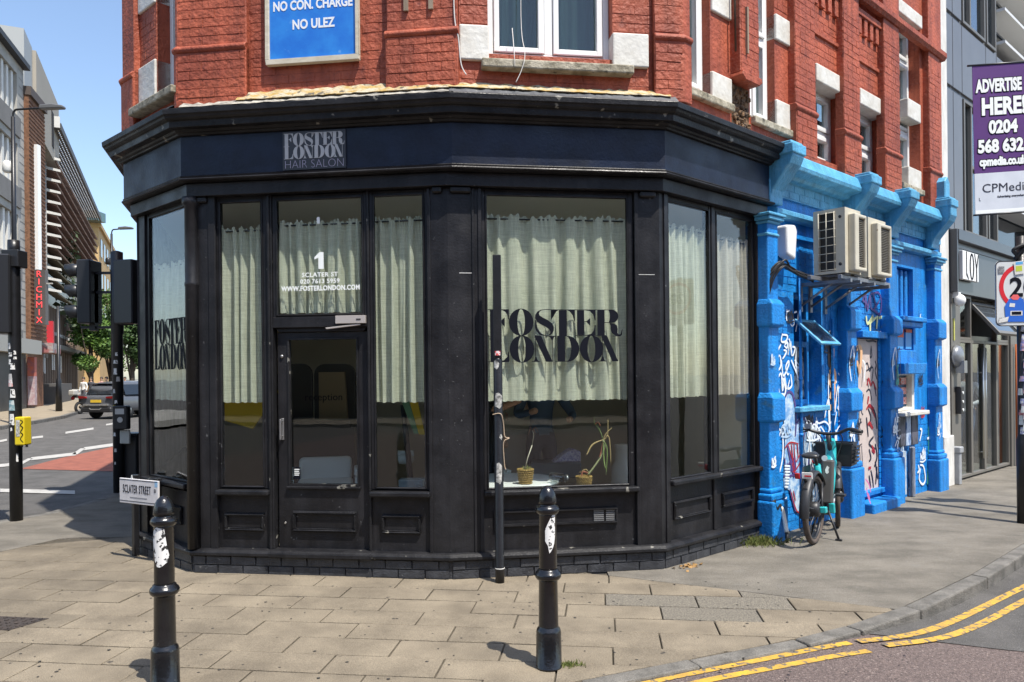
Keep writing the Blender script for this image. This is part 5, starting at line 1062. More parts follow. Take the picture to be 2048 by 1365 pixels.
# ------------------------------------------------------------------ things fixed to the blue wall
al = thing('alarm_box', 'white plastic alarm box on the first blue pilaster', 'alarm box', T(1.98, .0, 3.02))
q = MB(); q.prism([(1.92, 2.84), (2.08, 2.80), (2.12, 3.10), (2.08, 3.16), (1.90, 3.14)], -.03, .10, T); q.obj('cover', mat('white plastic', (.75, .75, .73), .4), al, bevel=.025, seg=3)
M_ac = mat('beige air conditioner paint', (.56, .52, .41), .5, (.48, .44, .34), 7, 6, .5, spots=((.25, .2, .13), 14, .70, .06)); M_acd = mat('condenser fins', (.03, .028, .024), .6)
def aircon(u0, u1, z0, z1, w0, w1, label):
    t = thing('air_conditioner', label, 'air conditioner', T((u0 + u1) / 2, (w0 + w1) / 2, z0), 'air conditioners on the blue wall')
    q = MB()
    for a, b, c, d in rect_minus(w0, w1, z0, z1, [(w0 + .055, w1 - .10, z0 + .03, z1 - .03)]): q.box(u0, u0 + .05, a, b, c, d, T)
    q.box(u0 + .05, u1, w0, w0 + .03, z0, z1, T); q.box(u1 - .03, u1, w0 + .03, w1, z0, z1, T); q.box(u0 + .05, u1 - .03, w0 + .03, w1, z1 - .025, z1, T); q.box(u0 + .05, u1 - .03, w0 + .03, w1, z0, z0 + .025, T)
    q.box(u0 + .05, u1 - .03, w1 - .03, w1, z0 + .025, z1 - .025, T); q.obj('casing', M_ac, t, bevel=.008, seg=2)
    q = MB(); q.box(u0 + .04, u0 + .055, w0 + .055, w1 - .10, z0 + .03, z1 - .03, T); q.obj('condenser', M_acd, t)
    q = MB(); nb = 7; r = .007
    for i in range(nb + 1): z = z0 + .04 + (z1 - z0 - .08) * i / nb; q.tube([T(u0 - .012, w0 + .05, z), T(u0 - .012, w1 - .095, z)], r * .6, 5)
    for i in range(3): w = w0 + .06 + (w1 - w0 - .165) * i / 2; q.tube([T(u0 - .014, w, z0 + .03), T(u0 - .014, w, z1 - .03)], r * .7, 5)
    q.obj('guard', M_ac, t)
    q = MB()
    for a, b, c, d in rect_minus(u0 + .07, u1 - .02, z0 + .02, z1 - .06, [(u0 + .16, u1 - .05, z0 + .06, z1 - .10)]): q.box(a, b, w1, w1 + .075, c, d, T)
    q.obj('front_surround', M_ac, t, bevel=.012, seg=2)
    q = MB(); q.box(u0 + .16, u1 - .05, w1, w1 + .045, z0 + .06, z1 - .10, T); q.obj('grille_back', M_acd, t)
    q = MB(); n = 26
    for i in range(n): z = z0 + .07 + (z1 - z0 - .19) * i / (n - 1); q.box(u0 + .16, u1 - .05, w1 + .045, w1 + .058, z - .004, z + .002, T)
    q.obj('louvre', mat('grille grey', (.17, .155, .125), .6), t, kind='stuff')
    for z in (z0 + .09, z1 - .09): q = MB(); q.lathe([(.018, 0), (.014, .008)], T(u0 - .001, w1 - .05, z), 10, axis=-FACE['D'][1].to_3d()); q.obj('screw', M_dark, t)
aircon(2.37, 2.73, 2.66, 3.32, .14, .47, 'larger beige air conditioner with side guard, nearest the salon on the blue wall')
aircon(2.96, 3.41, 2.66, 3.30, .14, .45, 'smaller beige air conditioner, further along the blue wall')
rk = thing('wall_bracket', 'grey steel rails carrying the two air conditioners on the blue wall', 'bracket', T(2.4, .1, 2.56))
M_rail = mat('galvanised rail', (.24, .25, .27), .45, metal=.5)
for w in (.20, .42):
    q = MB(); q.box(2.15 + (.0 if w < .3 else .2), 3.55, w - .02, w + .02, 2.60, 2.64, T); q.obj('rail', M_rail, rk, bevel=.003)
for u in (2.44, 2.66, 3.0, 3.38):
    q = MB(); q.box(u - .02, u + .02, -.05, .50, 2.565, 2.60, T); q.tube([T(u, -.04, 2.36), T(u, .30, 2.57)], .014, 6); q.box(u - .025, u + .025, -.055, -.03, 2.3, 2.6, T); q.obj('arm', M_rail, rk)
for u in (2.45, 2.66, 3.05, 3.33):
    q = MB(); q.prism([(u - .07, 2.64), (u + .07, 2.64), (u + .05, 2.659), (u - .05, 2.659)], .15, .46, T); q.obj('rubber_foot', mat('grey rubber', (.15, .15, .15), .7), rk)
cb = thing('cable_bundle', 'thick tangle of black cables running from the salon to the air conditioners', 'cables', T(1.7, .1, 2.7)); rr = random.Random(12)
for i in range(9):
    q = MB(); o = [rr.uniform(-.035, .035) for _ in range(8)]
    q.tube(spline([T(1.60 + o[0] * .4, .02, 2.2), T(1.61 + o[1] * .4, .06 + o[1], 2.55), T(1.70, .14 + o[2], 2.72 + o[3]), T(1.90, .13 + o[4], 2.70 + o[5]), T(2.15, .12 + o[6], 2.66 + o[7]), T(2.4, .12, 2.62 + o[2])]), rr.uniform(.007, .012), 6); q.obj('cable', mat('black rubber', (.016, .016, .017), .55), cb)
for i in range(3):
    q = MB(); q.tube(spline([T(1.60 + .022 * i, .0, 2.6), T(1.605 + .02 * i, .0, 1.6), T(1.60 + .022 * i, .0, .75), T(1.62 + .015 * i, .03, .42)]), .009, 6); q.obj('drop_cable', M_dark, cb)
q = MB(); q.tube(spline([T(1.64, .05, .46), T(1.58, .09, .40), T(1.60, .10, .33), T(1.66, .10, .36), T(1.68, .1, .30)]), [.035] * 25, 8); q.obj('joint_bag', MATS['black rubber'], cb)
wp = thing('white_pipe', 'short white bent plastic pipe at the foot of the wall between salon and blue shop', 'pipe', T(1.68, .1, 0))
q = MB(); q.tube(spline([T(1.64, .09, .34), T(1.69, .12, .325), T(1.70, .14, .26), T(1.665, .19, .10)]), .021, 10); q.obj('pipe', mat('white pvc', (.70, .69, .64), .45), wp); q = MB(); q.tube([T(1.665, .19, .10), T(1.655, .20, .0)], .017, 8); q.obj('pipe_end', MATS['black rubber'], wp)

# ------------------------------------------------------------------ white party wall strip and grey modern building
ws = thing('party_wall', 'narrow white rendered strip between the blue shop and the grey building', 'wall', T(6.65, 0, 0))
M_rend = mat('white render', (.72, .71, .67), .8, (.50, .48, .44), 6, 9, .5, bump=.3, bscale=30, stretch=(1, 1, .4))
q = MB(); wall(q, 'D', 6.50, 6.84, -.05, 9.6, -.03, -.6); q.obj('render', M_rend, ws); q = MB(); wall(q, 'D', 6.46, 6.86, -.05, .72, .015, -.05); q.obj('plinth', M_rend, ws, bevel=.01)
GB = thing('grey_building', 'dark grey metal clad modern building with a glazed shopfront at the right edge', 'building', T(9, 0, 0))
M_grey = mat('warm grey cladding', (.155, .145, .125), .45, (.135, .126, .11), 3); M_grey2 = mat('slate grey cladding', (.15, .155, .165), .4, (.13, .135, .145), 3); M_gd = mat('dark grey fascia', (.062, .064, .070), .3, (.052, .054, .06), 4)
GT = TF('D', 0, -.02); M_g4 = glassmat('sky reflecting glass', (.6, .68, .72), ior=2.7); M_g3 = glassmat('dark building glass', (.88, .92, .93), ior=1.42)
q = MB(); q.box(6.88, 7.27, -.7, 0, -.05, 2.80, GT); q.obj('entrance_pier', M_grey, GB, bevel=.006)
q = MB(); q.box(6.88, 6.93, -.2, .09, 2.80, 3.72, GT); q.box(6.93, 16, -.7, .02, 2.80, 3.56, GT); q.box(6.93, 16, -.7, .10, 3.56, 3.72, GT); q.obj('sign_fascia', M_gd, GB, bevel=.006)
q = MB(); q.box(6.93, 16, .02, .03, 3.47, 3.50, GT); q.obj('fascia_strip', M_grey2, GB)
# shopfront frames and glass
def gframe(u0, u1, z0, z1, w=-.03, t=.042, nm='glazed_panel', sub=(), gl=True):
    q = MB()
    for a, b, c, d in rect_minus(u0, u1, z0, z1, [(u0 + t, u1 - t, z0 + t, z1 - t)]): q.box(a, b, w - .08, w, c, d, GT)
    o = q.obj(nm, M_grey, GB, bevel=.004)
    if gl: q = MB(); q.box(u0 + t, u1 - t, w - .045, w - .040, z0 + t, z1 - t, GT); q.obj('pane', M_g3, o)
    return o
gframe(7.275, 7.86, .03, 2.12); gframe(7.275, 7.86, 2.12, 2.80); gframe(7.86, 8.48, .03, 2.12, nm='door'); gframe(8.48, 9.10, .03, 2.12, nm='door'); gframe(9.10, 9.75, .03, 2.12); gframe(9.1, 9.75, 2.12, 2.8)
q = MB(); q.box(9.75, 10.3, -.7, 0, -.05, 2.8, GT); q.obj('entrance_pier', M_grey, GB)
q = MB()
for u in (8.42, 8.55): q.tube([GT(u, -.04, .25), GT(u, -.04, 2.02)], .016, 8); [q.tube([GT(u, -.12, z), GT(u, -.04, z)], .011, 6) for z in (.35, 1.62)]
q.obj('door_handle', mat('steel handle', (.55, .54, .5), .3, metal=.9), GB)
# open top-hung light over the doors
tl = Vector(GT(7.95, -.10, 2.72)); outd = (FACE['D'][2].to_3d() * .62 + Vector((0, 0, -.78))).normalized(); dx3 = FACE['D'][1].to_3d(); nz = dx3.cross(outd)
OF = lambda u, w, z: tl + dx3 * u + outd * w + nz * z
q = MB()
for a, b, c, d in rect_minus(0, 1.2, 0, .66, [(.06, 1.14, .06, .60)]): q.box(a, b, c, d, -.03, .02, OF)
o = q.obj('top_hung_window', M_grey, GB, bevel=.004); q = MB(); q.box(.06, 1.14, .06, .60, -.004, .004, OF); q.obj('pane', mat('mirror glass', (.05, .06, .07), .03, spec=1.0), o)
q = MB(); q.box(7.86, 9.10, -.6, -.1, 2.12, 2.2, GT); q.obj('transom', M_gd, GB)
# letters LOY style white block sign
lg = thing('block_sign', 'square white sign with black cut letters on the dark grey fascia', 'sign', GT(7.3, .03, 2.95))
q = MB(); q.box(7.08, 7.78, .05, .10, 3.00, 3.42, GT); q.obj('board', mat('sign white', (.78, .78, .76), .5), lg, bevel=.003)
q = MB()
q.prism([(7.22, 3.415), (7.25, 3.415), (7.25, 3.10), (7.32, 3.03), (7.32, 3.005), (7.22, 3.07)], .10, .104, GT); q.prism(arc(7.47, 3.21, .10, .20, 90, 270) + arc(7.47, 3.21, .055, .17, 270, 90), .10, .104, GT); q.prism(arc(7.47, 3.21, .10, .20, 90, -90) + arc(7.47, 3.21, .055, .17, -90, 90), .10, .104, GT)
q.prism([(7.58, 3.415), (7.61, 3.415), (7.68, 3.24), (7.75, 3.415), (7.775, 3.415), (7.70, 3.2), (7.70, 3.005), (7.66, 3.005), (7.66, 3.2)], .10, .104, GT); q.obj('lettering', M_paintblk, lg)
# upper floors: cladding panels, windows
cols = [6.90, 7.22, 7.62, 8.75, 9.3, 10.6, 12.4, 16]
wins = [(7.66, 8.72, 3.76, 5.82), (8.80, 9.28, 3.76, 5.82), (7.66, 8.72, 6.98, 9.2), (8.80, 9.28, 6.98, 9.2), (9.42, 12.3, 3.76, 9.2)]
q = MB(); wall(q, 'D', 6.88, 16, 3.72, 9.8, -.10, -.7, wins); q.obj('upper_wall', M_grey2, GB)
for a, b in zip(cols, cols[1:]):
    for c, d in ((3.74, 5.84), (5.88, 6.94), (6.98, 9.7)):
        if any(a - .06 <= h[0] and h[1] <= b + .06 and abs(c - h[2]) < .2 for h in wins): continue
        if a > 8.7 and c != 5.88: continue
        if 7.5 < a < 9.4 and c != 5.88: continue
        q = MB(); q.box(a + .012, b - .012, -.10, -.05, c + .012, d - .012, GT); q.obj('cladding_panel', M_grey2, GB, bevel=.004)
for h in wins[:4]:
    o = None; q = MB(); t = .05
    for a, b, c, d in rect_minus(h[0], h[1], h[2], h[3], [(h[0] + t, h[1] - t, h[2] + t, h[3] - t)]): q.box(a, b, -.14, -.04, c, d, GT)
    if h[1] - h[0] > .6: q.box(h[0] + .33, h[0] + .38, -.14, -.045, h[2] + t, h[3] - t, GT); q.box(h[0] + .38, h[1] - t, -.14, -.05, h[2] + 1.05, h[2] + 1.1, GT)
    o = q.obj('window', M_grey, GB, bevel=.004); q = MB(); q.box(h[0] + t, h[1] - t, -.10, -.095, h[2] + t, h[3] - t, GT); q.obj('pane', M_g4, o)
    q = MB(); q.box(h[0], h[1], -1.3, -1.26, h[2], h[3], GT); q.obj('room_back', mat('pale blue room', (.16, .26, .30), .8), o)
q = MB()
for i in range(9): q.box(9.42, 12.3, -.3, .05, 4.4 + i * .55, 4.45 + i * .55, GT)
q.obj('white_louvre', mat('white louvre', (.6, .6, .58), .5), GB, kind='stuff'); q = MB(); q.box(9.42, 12.3, -.35, -.33, 3.76, 9.2, GT); q.obj('pane', mat('dark glazing', (.03, .035, .04), .05, spec=.8), GB)
# interior behind the glazed front
q = MB(); q.box(7.3, 9.8, -3.0, -2.9, 0, 2.8, GT); q.box(7.2, 7.3, -3.0, -.2, 0, 2.8, GT); q.box(9.75, 9.85, -3.0, -.2, 0, 2.8, GT); q.box(7.2, 9.85, -3, -.15, 2.78, 2.84, GT); q.obj('lobby_wall', mat('lobby grey', (.16, .15, .13), .7), GB)
q = MB(); q.box(7.2, 9.85, -3, -.1, -.02, .02, GT); q.obj('lobby_floor', mat('lobby floor', (.14, .13, .11), .5), GB)
# fittings on the grey pier
q = MB(); q.lathe([(.16, 0), (.17, .03), (.15, .08), (.06, .11), (.01, .115)], GT(7.02, .0, 1.86), 20, axis=FACE['D'][2].to_3d()); q.box(6.97, 7.1, .03, .14, 1.62, 1.80, GT); tag(q.obj('wall_light', mat('grey lamp metal', (.24, .25, .26), .3, metal=.4), None), 'round grey wall light on the grey entrance pier', 'wall light')
it = thing('intercom', 'black intercom panel on the grey entrance pier', 'intercom', GT(7.2, 0, 1.2)); q = MB(); q.box(7.02, 7.15, 0, .08, 1.02, 1.42, GT); q.obj('housing', M_dark, it, bevel=.008); q = MB()
for z in (1.08, 1.2, 1.33): q.lathe([(.022, 0), (.02, .01)], GT(7.085, .08, z), 10, axis=FACE['D'][2].to_3d())
q.obj('button', M_wlet, it)
cm = thing('security_camera', 'white dome security camera under the dark grey fascia', 'camera', GT(7.02, .05, 2.72)); q = MB(); q.ball(GT(7.0, .08, 2.68), (.08, .08, .09), 14); q.box(6.95, 7.05, 0, .08, 2.72, 2.80, GT); q.obj('dome', MATS['white plastic'], cm); q = MB(); q.box(6.96, 6.99, 0, .015, 2.1, 2.42, GT); tag(q.obj('yellow_notice', mat('yellow strip', (.60, .58, .12), .5), None), 'narrow yellow vertical notice on the grey pier below the dome camera', 'notice')
q = MB(); q.box(6.86, 6.96, .0, .10, 0, .46, GT); q.box(6.85, 7.0, 0, .115, .46, .55, GT); tag(q.obj('standpipe_box', mat('grey box paint', (.34, .35, .36), .5, (.26, .27, .28), 12), None, bevel=.01), 'small grey metal box at the foot of the grey entrance pier', 'box')
q = MB(); q.tube([GT(9.9, .05, 0), GT(9.9, .05, 2.1)], .03, 8); tag(q.obj('rusty_pipe', mat('orange rust pipe', (.40, .11, .03), .7), None), 'orange rusty pipe beside the glazed doors at the right edge', 'pipe')
# ------------------------------------------------------------------ buildings along the left street
SD = Vector((-.31, .951)); SNv = Vector((.951, .31))              # street direction, outward normal (towards the road)
def base_line(off):                                                # point of the facade line at distance Y
    def f(Y):
        # points with p . (-SNv) = off
        x = -(off - Y * -SNv.y * 1.0) / SNv.x if False else (-off - Y * SNv.y) / SNv.x
        return Vector((x, Y))
    return f
fl = base_line(13.3); O1 = fl(28.0)
def ST(u, w, z): q = O1 + SD * u + SNv * w; return Vector((q.x, q.y, z))
def ust(x):                                                        # u where the ray at pixel x meets the facade line
    r = ray(x, 500); t = -13.3 / (SNv.x * r.x + SNv.y); return (Vector((r.x * t, t)) - O1).dot(SD)
M_conc = mat('pale concrete', (.42, .40, .36), .85, (.30, .29, .26), .8, 8, .7, bump=.3, bscale=10); M_conc2 = mat('grey concrete', (.20, .19, .18), .85, (.15, .145, .135), 1.2)
M_brown = mat('brown brick', (.20, .095, .05), .85, (.13, .06, .03), 6, 6, .9); M_gf = glassmat('far glass', (.35, .38, .42), ior=2.0); M_blind = mat('white blind', (.62, .61, .57), .7)
u1 = ust(50); u2 = ust(82)
cb_ = thing('concrete_office', 'pale concrete office block with bands of tall white blinds, far left', 'building', ST(4, -4, 0))
zs = [4.6, 8.6, 12.6, 16.6]; H1 = 19.6
holes = [(a, b, z, z + 2.35) for z in zs[:] for a, b in ((-6, 7.6), (8.6, u1 - 1.2))]
q = MB()
for a, b, c, d in rect_minus(-14, u1, 0, H1, holes): q.box(a, b, -.5, 0, c, d, ST)
q.box(-14, u1, -12, -.5, 0, .2, ST); q.box(u1 - .4, u1, -12, -.5, .2, H1, ST); q.obj('wall', M_conc, cb_)
for z in zs:
    q = MB(); q.box(-14, u1 - .9, .0, .10, z - 1.25, z - .12, ST); q.obj('spandrel', M_conc2, cb_)
q = MB(); q.box(-14, u1 + .05, -.4, .35, H1, H1 + .3, ST); q.obj('roof_edge', mat('black roof edge', (.03, .03, .03), .6), cb_)
for a, b, c, d in holes:
    w = q = MB(); t = .1
    for x in rect_minus(a, b, c, d, [(a + t, b - t, c + t, d - t)]): q.box(x[0], x[1], -.42, -.25, x[2], x[3], ST)
    wo = q.obj('window', M_conc2, cb_); n = max(2, int((b - a) / .75)); q = MB()
    for i in range(n): uu = a + (b - a) * (i + .5) / n; q.box(uu - .16, uu + .16, -.30, -.12, c + .02, d - .02, ST)
    q.obj('blind', M_blind, wo, kind='stuff'); q = MB(); q.box(a, b, -.46, -.44, c, d, ST); q.obj('pane', mat('far dark pane', (.05, .055, .06), .1, spec=.7), wo)
q = MB()
for i in range(40): q.box(u1 - .9, u1 + .003, .004, .012, .6 + i * .48, .62 + i * .48, ST)
q.obj('stone_joint', M_conc2, cb_, kind='stuff')
q = MB(); q.box(-14, u1 - 1, .02, .25, 0, 3.1, ST); q.obj('shopfront', mat('dark shopfront', (.05, .048, .045), .5, (.02, .02, .022), 1.5), cb_); q = MB(); q.box(-14, u1, .25, .8, 3.1, 3.9, ST); q.obj('shop_canopy', mat('canopy stone', (.36, .35, .31), .8), cb_)
for i in range(5):
    q = MB(); q.box(u1 - .7, u1 - .25, .25, .6, .2 + i * .55, .75 + i * .55, ST); q.obj('painted_column', mat(('orange hoarding' if i > 2 else 'pale scrawled hoarding'), (.60, .14, .05) if i > 2 else (.5, .46, .45), .7, (.3, .12, .14), 4), cb_)
bt = thing('brick_tower', 'narrow brown brick tower between the concrete office and the louvred cinema', 'building', ST((u1 + u2) / 2, -3, 0))
q = MB(); q.box(u1, u2, -9, .25, 3.6, 18.2, ST); q.box(u1, u2, -9, .05, 0, 3.6, ST); q.obj('wall', M_brown, bt); q = MB(); q.box(u1 - .05, u2 + .1, -9, .4, 18.2, 18.7, ST); q.obj('parapet', mat('dark parapet', (.08, .06, .05), .7), bt)
q = MB()
for i in range(60): q.box(u1, u2, .25, .285, 3.7 + i * .24, 3.8 + i * .24, ST)
q.obj('brick_course', M_brown, bt, kind='stuff')
# cinema with louvres, pergola roof and neon sign
P0 = Vector((ray(83, 500).x * 46.0, 46.0)); CD_ = Vector((-.4147, .91)); CN = Vector((.91, .4147))
def CT(u, w, z): q = P0 + CD_ * u + CN * w; return Vector((q.x, q.y, z))
CT0 = CT; P1 = CT(9.6, 0, 0)
def CT(u, w, z): q = Vector((P1.x, P1.y)) + CD_ * u + CN * w; return Vector((q.x, q.y, z))
cin = thing('louvred_cinema', 'cinema with slanted pinkish louvre boards and a slatted roof pergola', 'building', CT(15, -4, 0))
q = MB(); q.box(-9.4, 38, -12, -2.2, 0, 17.3, CT); q.obj('wall', mat('dark glass wall', (.035, .036, .034), .3, (.06, .06, .05), .6), cin)
q = MB(); q.box(-8, 2.6, -8, -.4, 17.5, 22.4, CT); q.obj('rooftop_block', mat('beige roof render', (.37, .33, .27), .8, (.32, .29, .24), .3), cin)
q = MB(); q.box(-11, -8.05, -7, -.6, 17.5, 22.5, CT); q.obj('rooftop_hut', mat('grey roof panel', (.34, .35, .34), .6), cin); q = MB(); q.box(-1.4, -.4, -.42, -.36, 18.3, 20.8, CT); q.obj('roof_window', M_room, cin)
M_lou = mat('pink louvre board', (.34, .215, .165), .75, (.19, .12, .095), .9, 6, .8); M_lou2 = mat('olive louvre board', (.24, .20, .13), .75, (.15, .12, .08), .9, 6, .8)
for i in range(13):
    z = 7.9 + i * .80; r_ = 34 if i > 5 else 14 + 3 * (i % 3)
    q = MB(); n = int(r_ / 3.4)
    for k in range(n):
        a, b = k * 3.4 + .02, (k + 1) * 3.4 - .02
        if a > 9.5 and a < 14 and i < 7: continue
        vs = [CT(x, w, zz) for x in (a, b) for w, zz in ((-1.55, z + .50), (-1.50, z + .57), (-.25, z + .06), (-.30, z - .02))]
        q.add(vs, [(0, 1, 2, 3), (7, 6, 5, 4)] + [(j, (j + 1) % 4, 4 + (j + 1) % 4, 4 + j) for j in range(4)])
    q.obj('louvre_board', M_lou if i > 3 else M_lou2, cin, kind='stuff')
    q = MB(); vs = [CT(x, w, zz) for x in (-.12, .0) for w, zz in ((-1.6, z + .30), (-1.5, z + .50), (-.05, z + .22), (.0, z + .05))]; q.add(vs, [(0, 1, 2, 3), (7, 6, 5, 4)] + [(j, (j + 1) % 4, 4 + (j + 1) % 4, 4 + j) for j in range(4)]); q.obj('end_bracket', M_blind, cin)
q = MB(); q.tube([CT(-.2, -1.0, 3.2), CT(-.2, -1.0, 18)], .11, 8); q.obj('mast', mat('grey mast', (.30, .29, .27), .5), cin)
rr = random.Random(3); q = MB()
for i in range(260):
    a, z = rr.uniform(9.3, 14.2), rr.uniform(6, 14.5); p = CT(a, rr.uniform(-1.6, -.1), z); d = Vector((rr.uniform(-1, 1), rr.uniform(-1, 1), rr.uniform(-1, 1))) * .35; e = Vector((rr.uniform(-1, 1), rr.uniform(-1, 1), rr.uniform(-1, 1))) * .35; q.add([p, p + d, p + d + e, p + e], [(0, 1, 2, 3)])
q.obj('climbing_plant', mat('dark ivy', (.03, .045, .02), .7, (.06, .09, .03), 2), cin, kind='stuff', recalc=False)
# pergola: beams along and slats across
per = MB(); 
for k in range(8): w = -1.65 + k * .22; per.box(0, 35, w - .05, w + .05, 19.9, 20.05, CT)
per.box(-.2, 0, -1.75, .05, 19.85, 20.3, CT); per.box(-.2, 35, -.04, .06, 19.8, 20.3, CT); per.obj('pergola_beam', mat('dark beam', (.07, .065, .06), .6), cin, kind='stuff')
per = MB()
for i in range(70):
    u = .1 + i * .49; 
    for k in range(7): w = -1.65 + k * .22; per.add([CT(u, w + .05, 20.02), CT(u + .26, w + .05, 20.02), CT(u + .26, w + .20, 20.10), CT(u, w + .20, 20.10), CT(u, w + .05, 20.06), CT(u + .26, w + .05, 20.06), CT(u + .26, w + .20, 20.14), CT(u, w + .20, 20.14)], [(0, 1, 2, 3), (7, 6, 5, 4), (0, 1, 5, 4), (2, 3, 7, 6), (1, 2, 6, 5), (3, 0, 4, 7)])
per.obj('pergola_slat', mat('pale pergola slat', (.66, .63, .58), .6), cin, kind='stuff')
q = MB(); q.box(-.4, -.21, -1.7, .0, 19.9, 20.7, CT); q.obj('pergola_end', M_blind, cin)
# ground floor of the cinema: mullions, doors, planter wall, steps
q = MB()
for i in range(26): q.box(1 + i * 1.25, 1.16 + i * 1.25, -2.0, -1.3, 0, 7.4, CT0)
q.obj('mullion', mat('brown mullion', (.22, .16, .12), .6), cin, kind='stuff')
q = MB()
for i in range(24): q.box(1.6 + i * 1.25, 1.95 + i * 1.25, -1.6, -1.25, 5.2, 5.45, CT0)
q.obj('white_lamp', M_blind, cin, kind='stuff'); q = MB(); q.box(3.0, 34, -2, -.6, 4.0, 4.35, CT0); q.obj('ground_canopy', mat('dark canopy', (.05, .05, .05), .5), cin)
for i, (u, z, h) in enumerate(((5.4, 2.2, 1.3), (6.4, 2.2, 1.3), (9, 2.2, 1.5), (10, 2.1, 1.7), (14, 2.4, 1.2), (15, 2.4, 1.2), (19, 2.2, 1.4))):
    q = MB(); q.box(u, u + .42, -1.25, -1.2, z, z + h, CT0); q.obj('white_poster', M_blind, cin)
q = MB(); q.box(4.5, 13, -.9, .2, 0, 1.35, CT0); q.obj('planter_wall', mat('dark planter', (.085, .08, .075), .8), cin)
for i in range(3): q = MB(); q.box(14, 24, -1.2, .9 - i * .3, .02 + i * .25, .27 + i * .25, CT0); q.obj('step', M_conc, cin)
q = MB(); q.box(-.4, 3.2, -1.5, .6, 3.3, 3.9, CT0); q.obj('entrance_canopy', mat('red grey canopy', (.30, .11, .10), .6, (.34, .33, .31), 1.2, 3, 1), cin); q = MB(); q.box(.2, 2.6, -1.6, -1.4, 0, 3.3, CT0); q.obj('entrance_door', M_room, cin)
q = MB(); q.box(2.2, 2.7, -.3, .3, 3.9, 5.4, CT0); q.obj('red_banner', mat('red banner', (.5, .03, .04), .5), cin)
ts = thing('white_light_strip', 'tall narrow white strip sign beside the brick tower', 'sign', at(72, 540, 44.5))
a, b = at(68, 540, 44.5), at(77, 290, 44.5); q = MB(); q.box(a.x, b.x, 44.4, 44.7, a.z, b.z); q.obj('strip', mat('white strip', (.80, .80, .78), .4), ts)
nb = thing('neon_sign', 'vertical dark sign spelling rich mix in red neon letters on the left street', 'sign', at(78, 650, 44.2))
a, b = at(67.5, 650, 44.2), at(90, 540, 44.2); q = MB(); q.box(a.x, b.x, 44.2, 44.5, a.z, b.z); q.obj('board', mat('neon board', (.10, .09, .085), .5), nb); cxn = (a.x + b.x) / 2
FT = lambda u, w, z: Vector((u, 44.2 - w, z)); M_neon = mat('red neon', (.8, .06, .06), .4, emit=((1, .05, .06), 1.1)); hl = (b.z - a.z) / 7.15
q = MB()
for i, ch in enumerate('RICHMIX'): text_mb(ch, hl * 1.15, FT, cxn, b.z - (i + .92) * hl, .03, bold=-.006, align='CENTER', mb=q, sx=1.05)
q.obj('lettering', M_neon, nb)
q = MB(); q.box(a.x - .3, a.x, 44.3, 44.38, a.z + 1, a.z + 1.08); q.box(b.x, b.x + .35, 44.3, 44.38, a.z + 2.4, a.z + 2.48); q.obj('bracket', M_conc, nb)
# yellow brick block, far houses, trees
yb = thing('yellow_brick_block', 'sunlit yellow brick building beyond the cinema', 'building', at(198, 760, 92))
a = at(181, 455, 92); b = at(197, 455, 92); YD = Vector((-.40, .916)); 
def YT(u, w, z): q = Vector((b.x, 92)) + YD * u + Vector((.916, .40)) * w; return Vector((q.x, q.y, z))
M_yb = mat('yellow stock brick', (.56, .37, .16), .8, (.46, .30, .13), .6)
q = MB(); q.box(0, 26, -9, 0, 0, a.z, YT); q.obj('wall', M_yb, yb); q = MB(); q.box(-.1, 26, -9, .3, a.z, a.z + .5, YT); q.obj('cornice', M_yb, yb)
for i in range(6):
    for z in (5, 9, 13, 17): q = MB(); q.box(2 + i * 4, 4 + i * 4, -.02, .06, z, z + 2.2, YT); q.obj('window', mat('far dark pane', (.05, .055, .06), .1, spec=.7), yb)
q = MB(); c = at(186, 430, 91); q.box(c.x - 1.2, c.x + 1.0, 90, 92, a.z + .5, c.z + .3); q.obj('roof_cabin', mat('teal glass', (.10, .18, .18), .2), yb)
fb = thing('pale_terrace', 'distant pale terrace behind the trees at the end of the street', 'building', (-44, 150, 0))
q = MB(); q.box(-70, -30, 150, 160, 0, 15); q.obj('wall', mat('pale terrace brick', (.45, .36, .26), .8, (.36, .30, .22), .3), fb)
for i in range(9):
    for z in (2, 6, 10): q = MB(); q.box(-62 + i * 3.2, -60.6 + i * 3.2, 149.9, 150, z, z + 2); q.obj('window', MATS['far dark pane'], fb)
M_bark = mat('bark', (.09, .07, .05), .9, (.05, .04, .03), 5); 
def leafm(n, c, c2): return mat(n, c, .6, c2, 1.5, 3, 1)
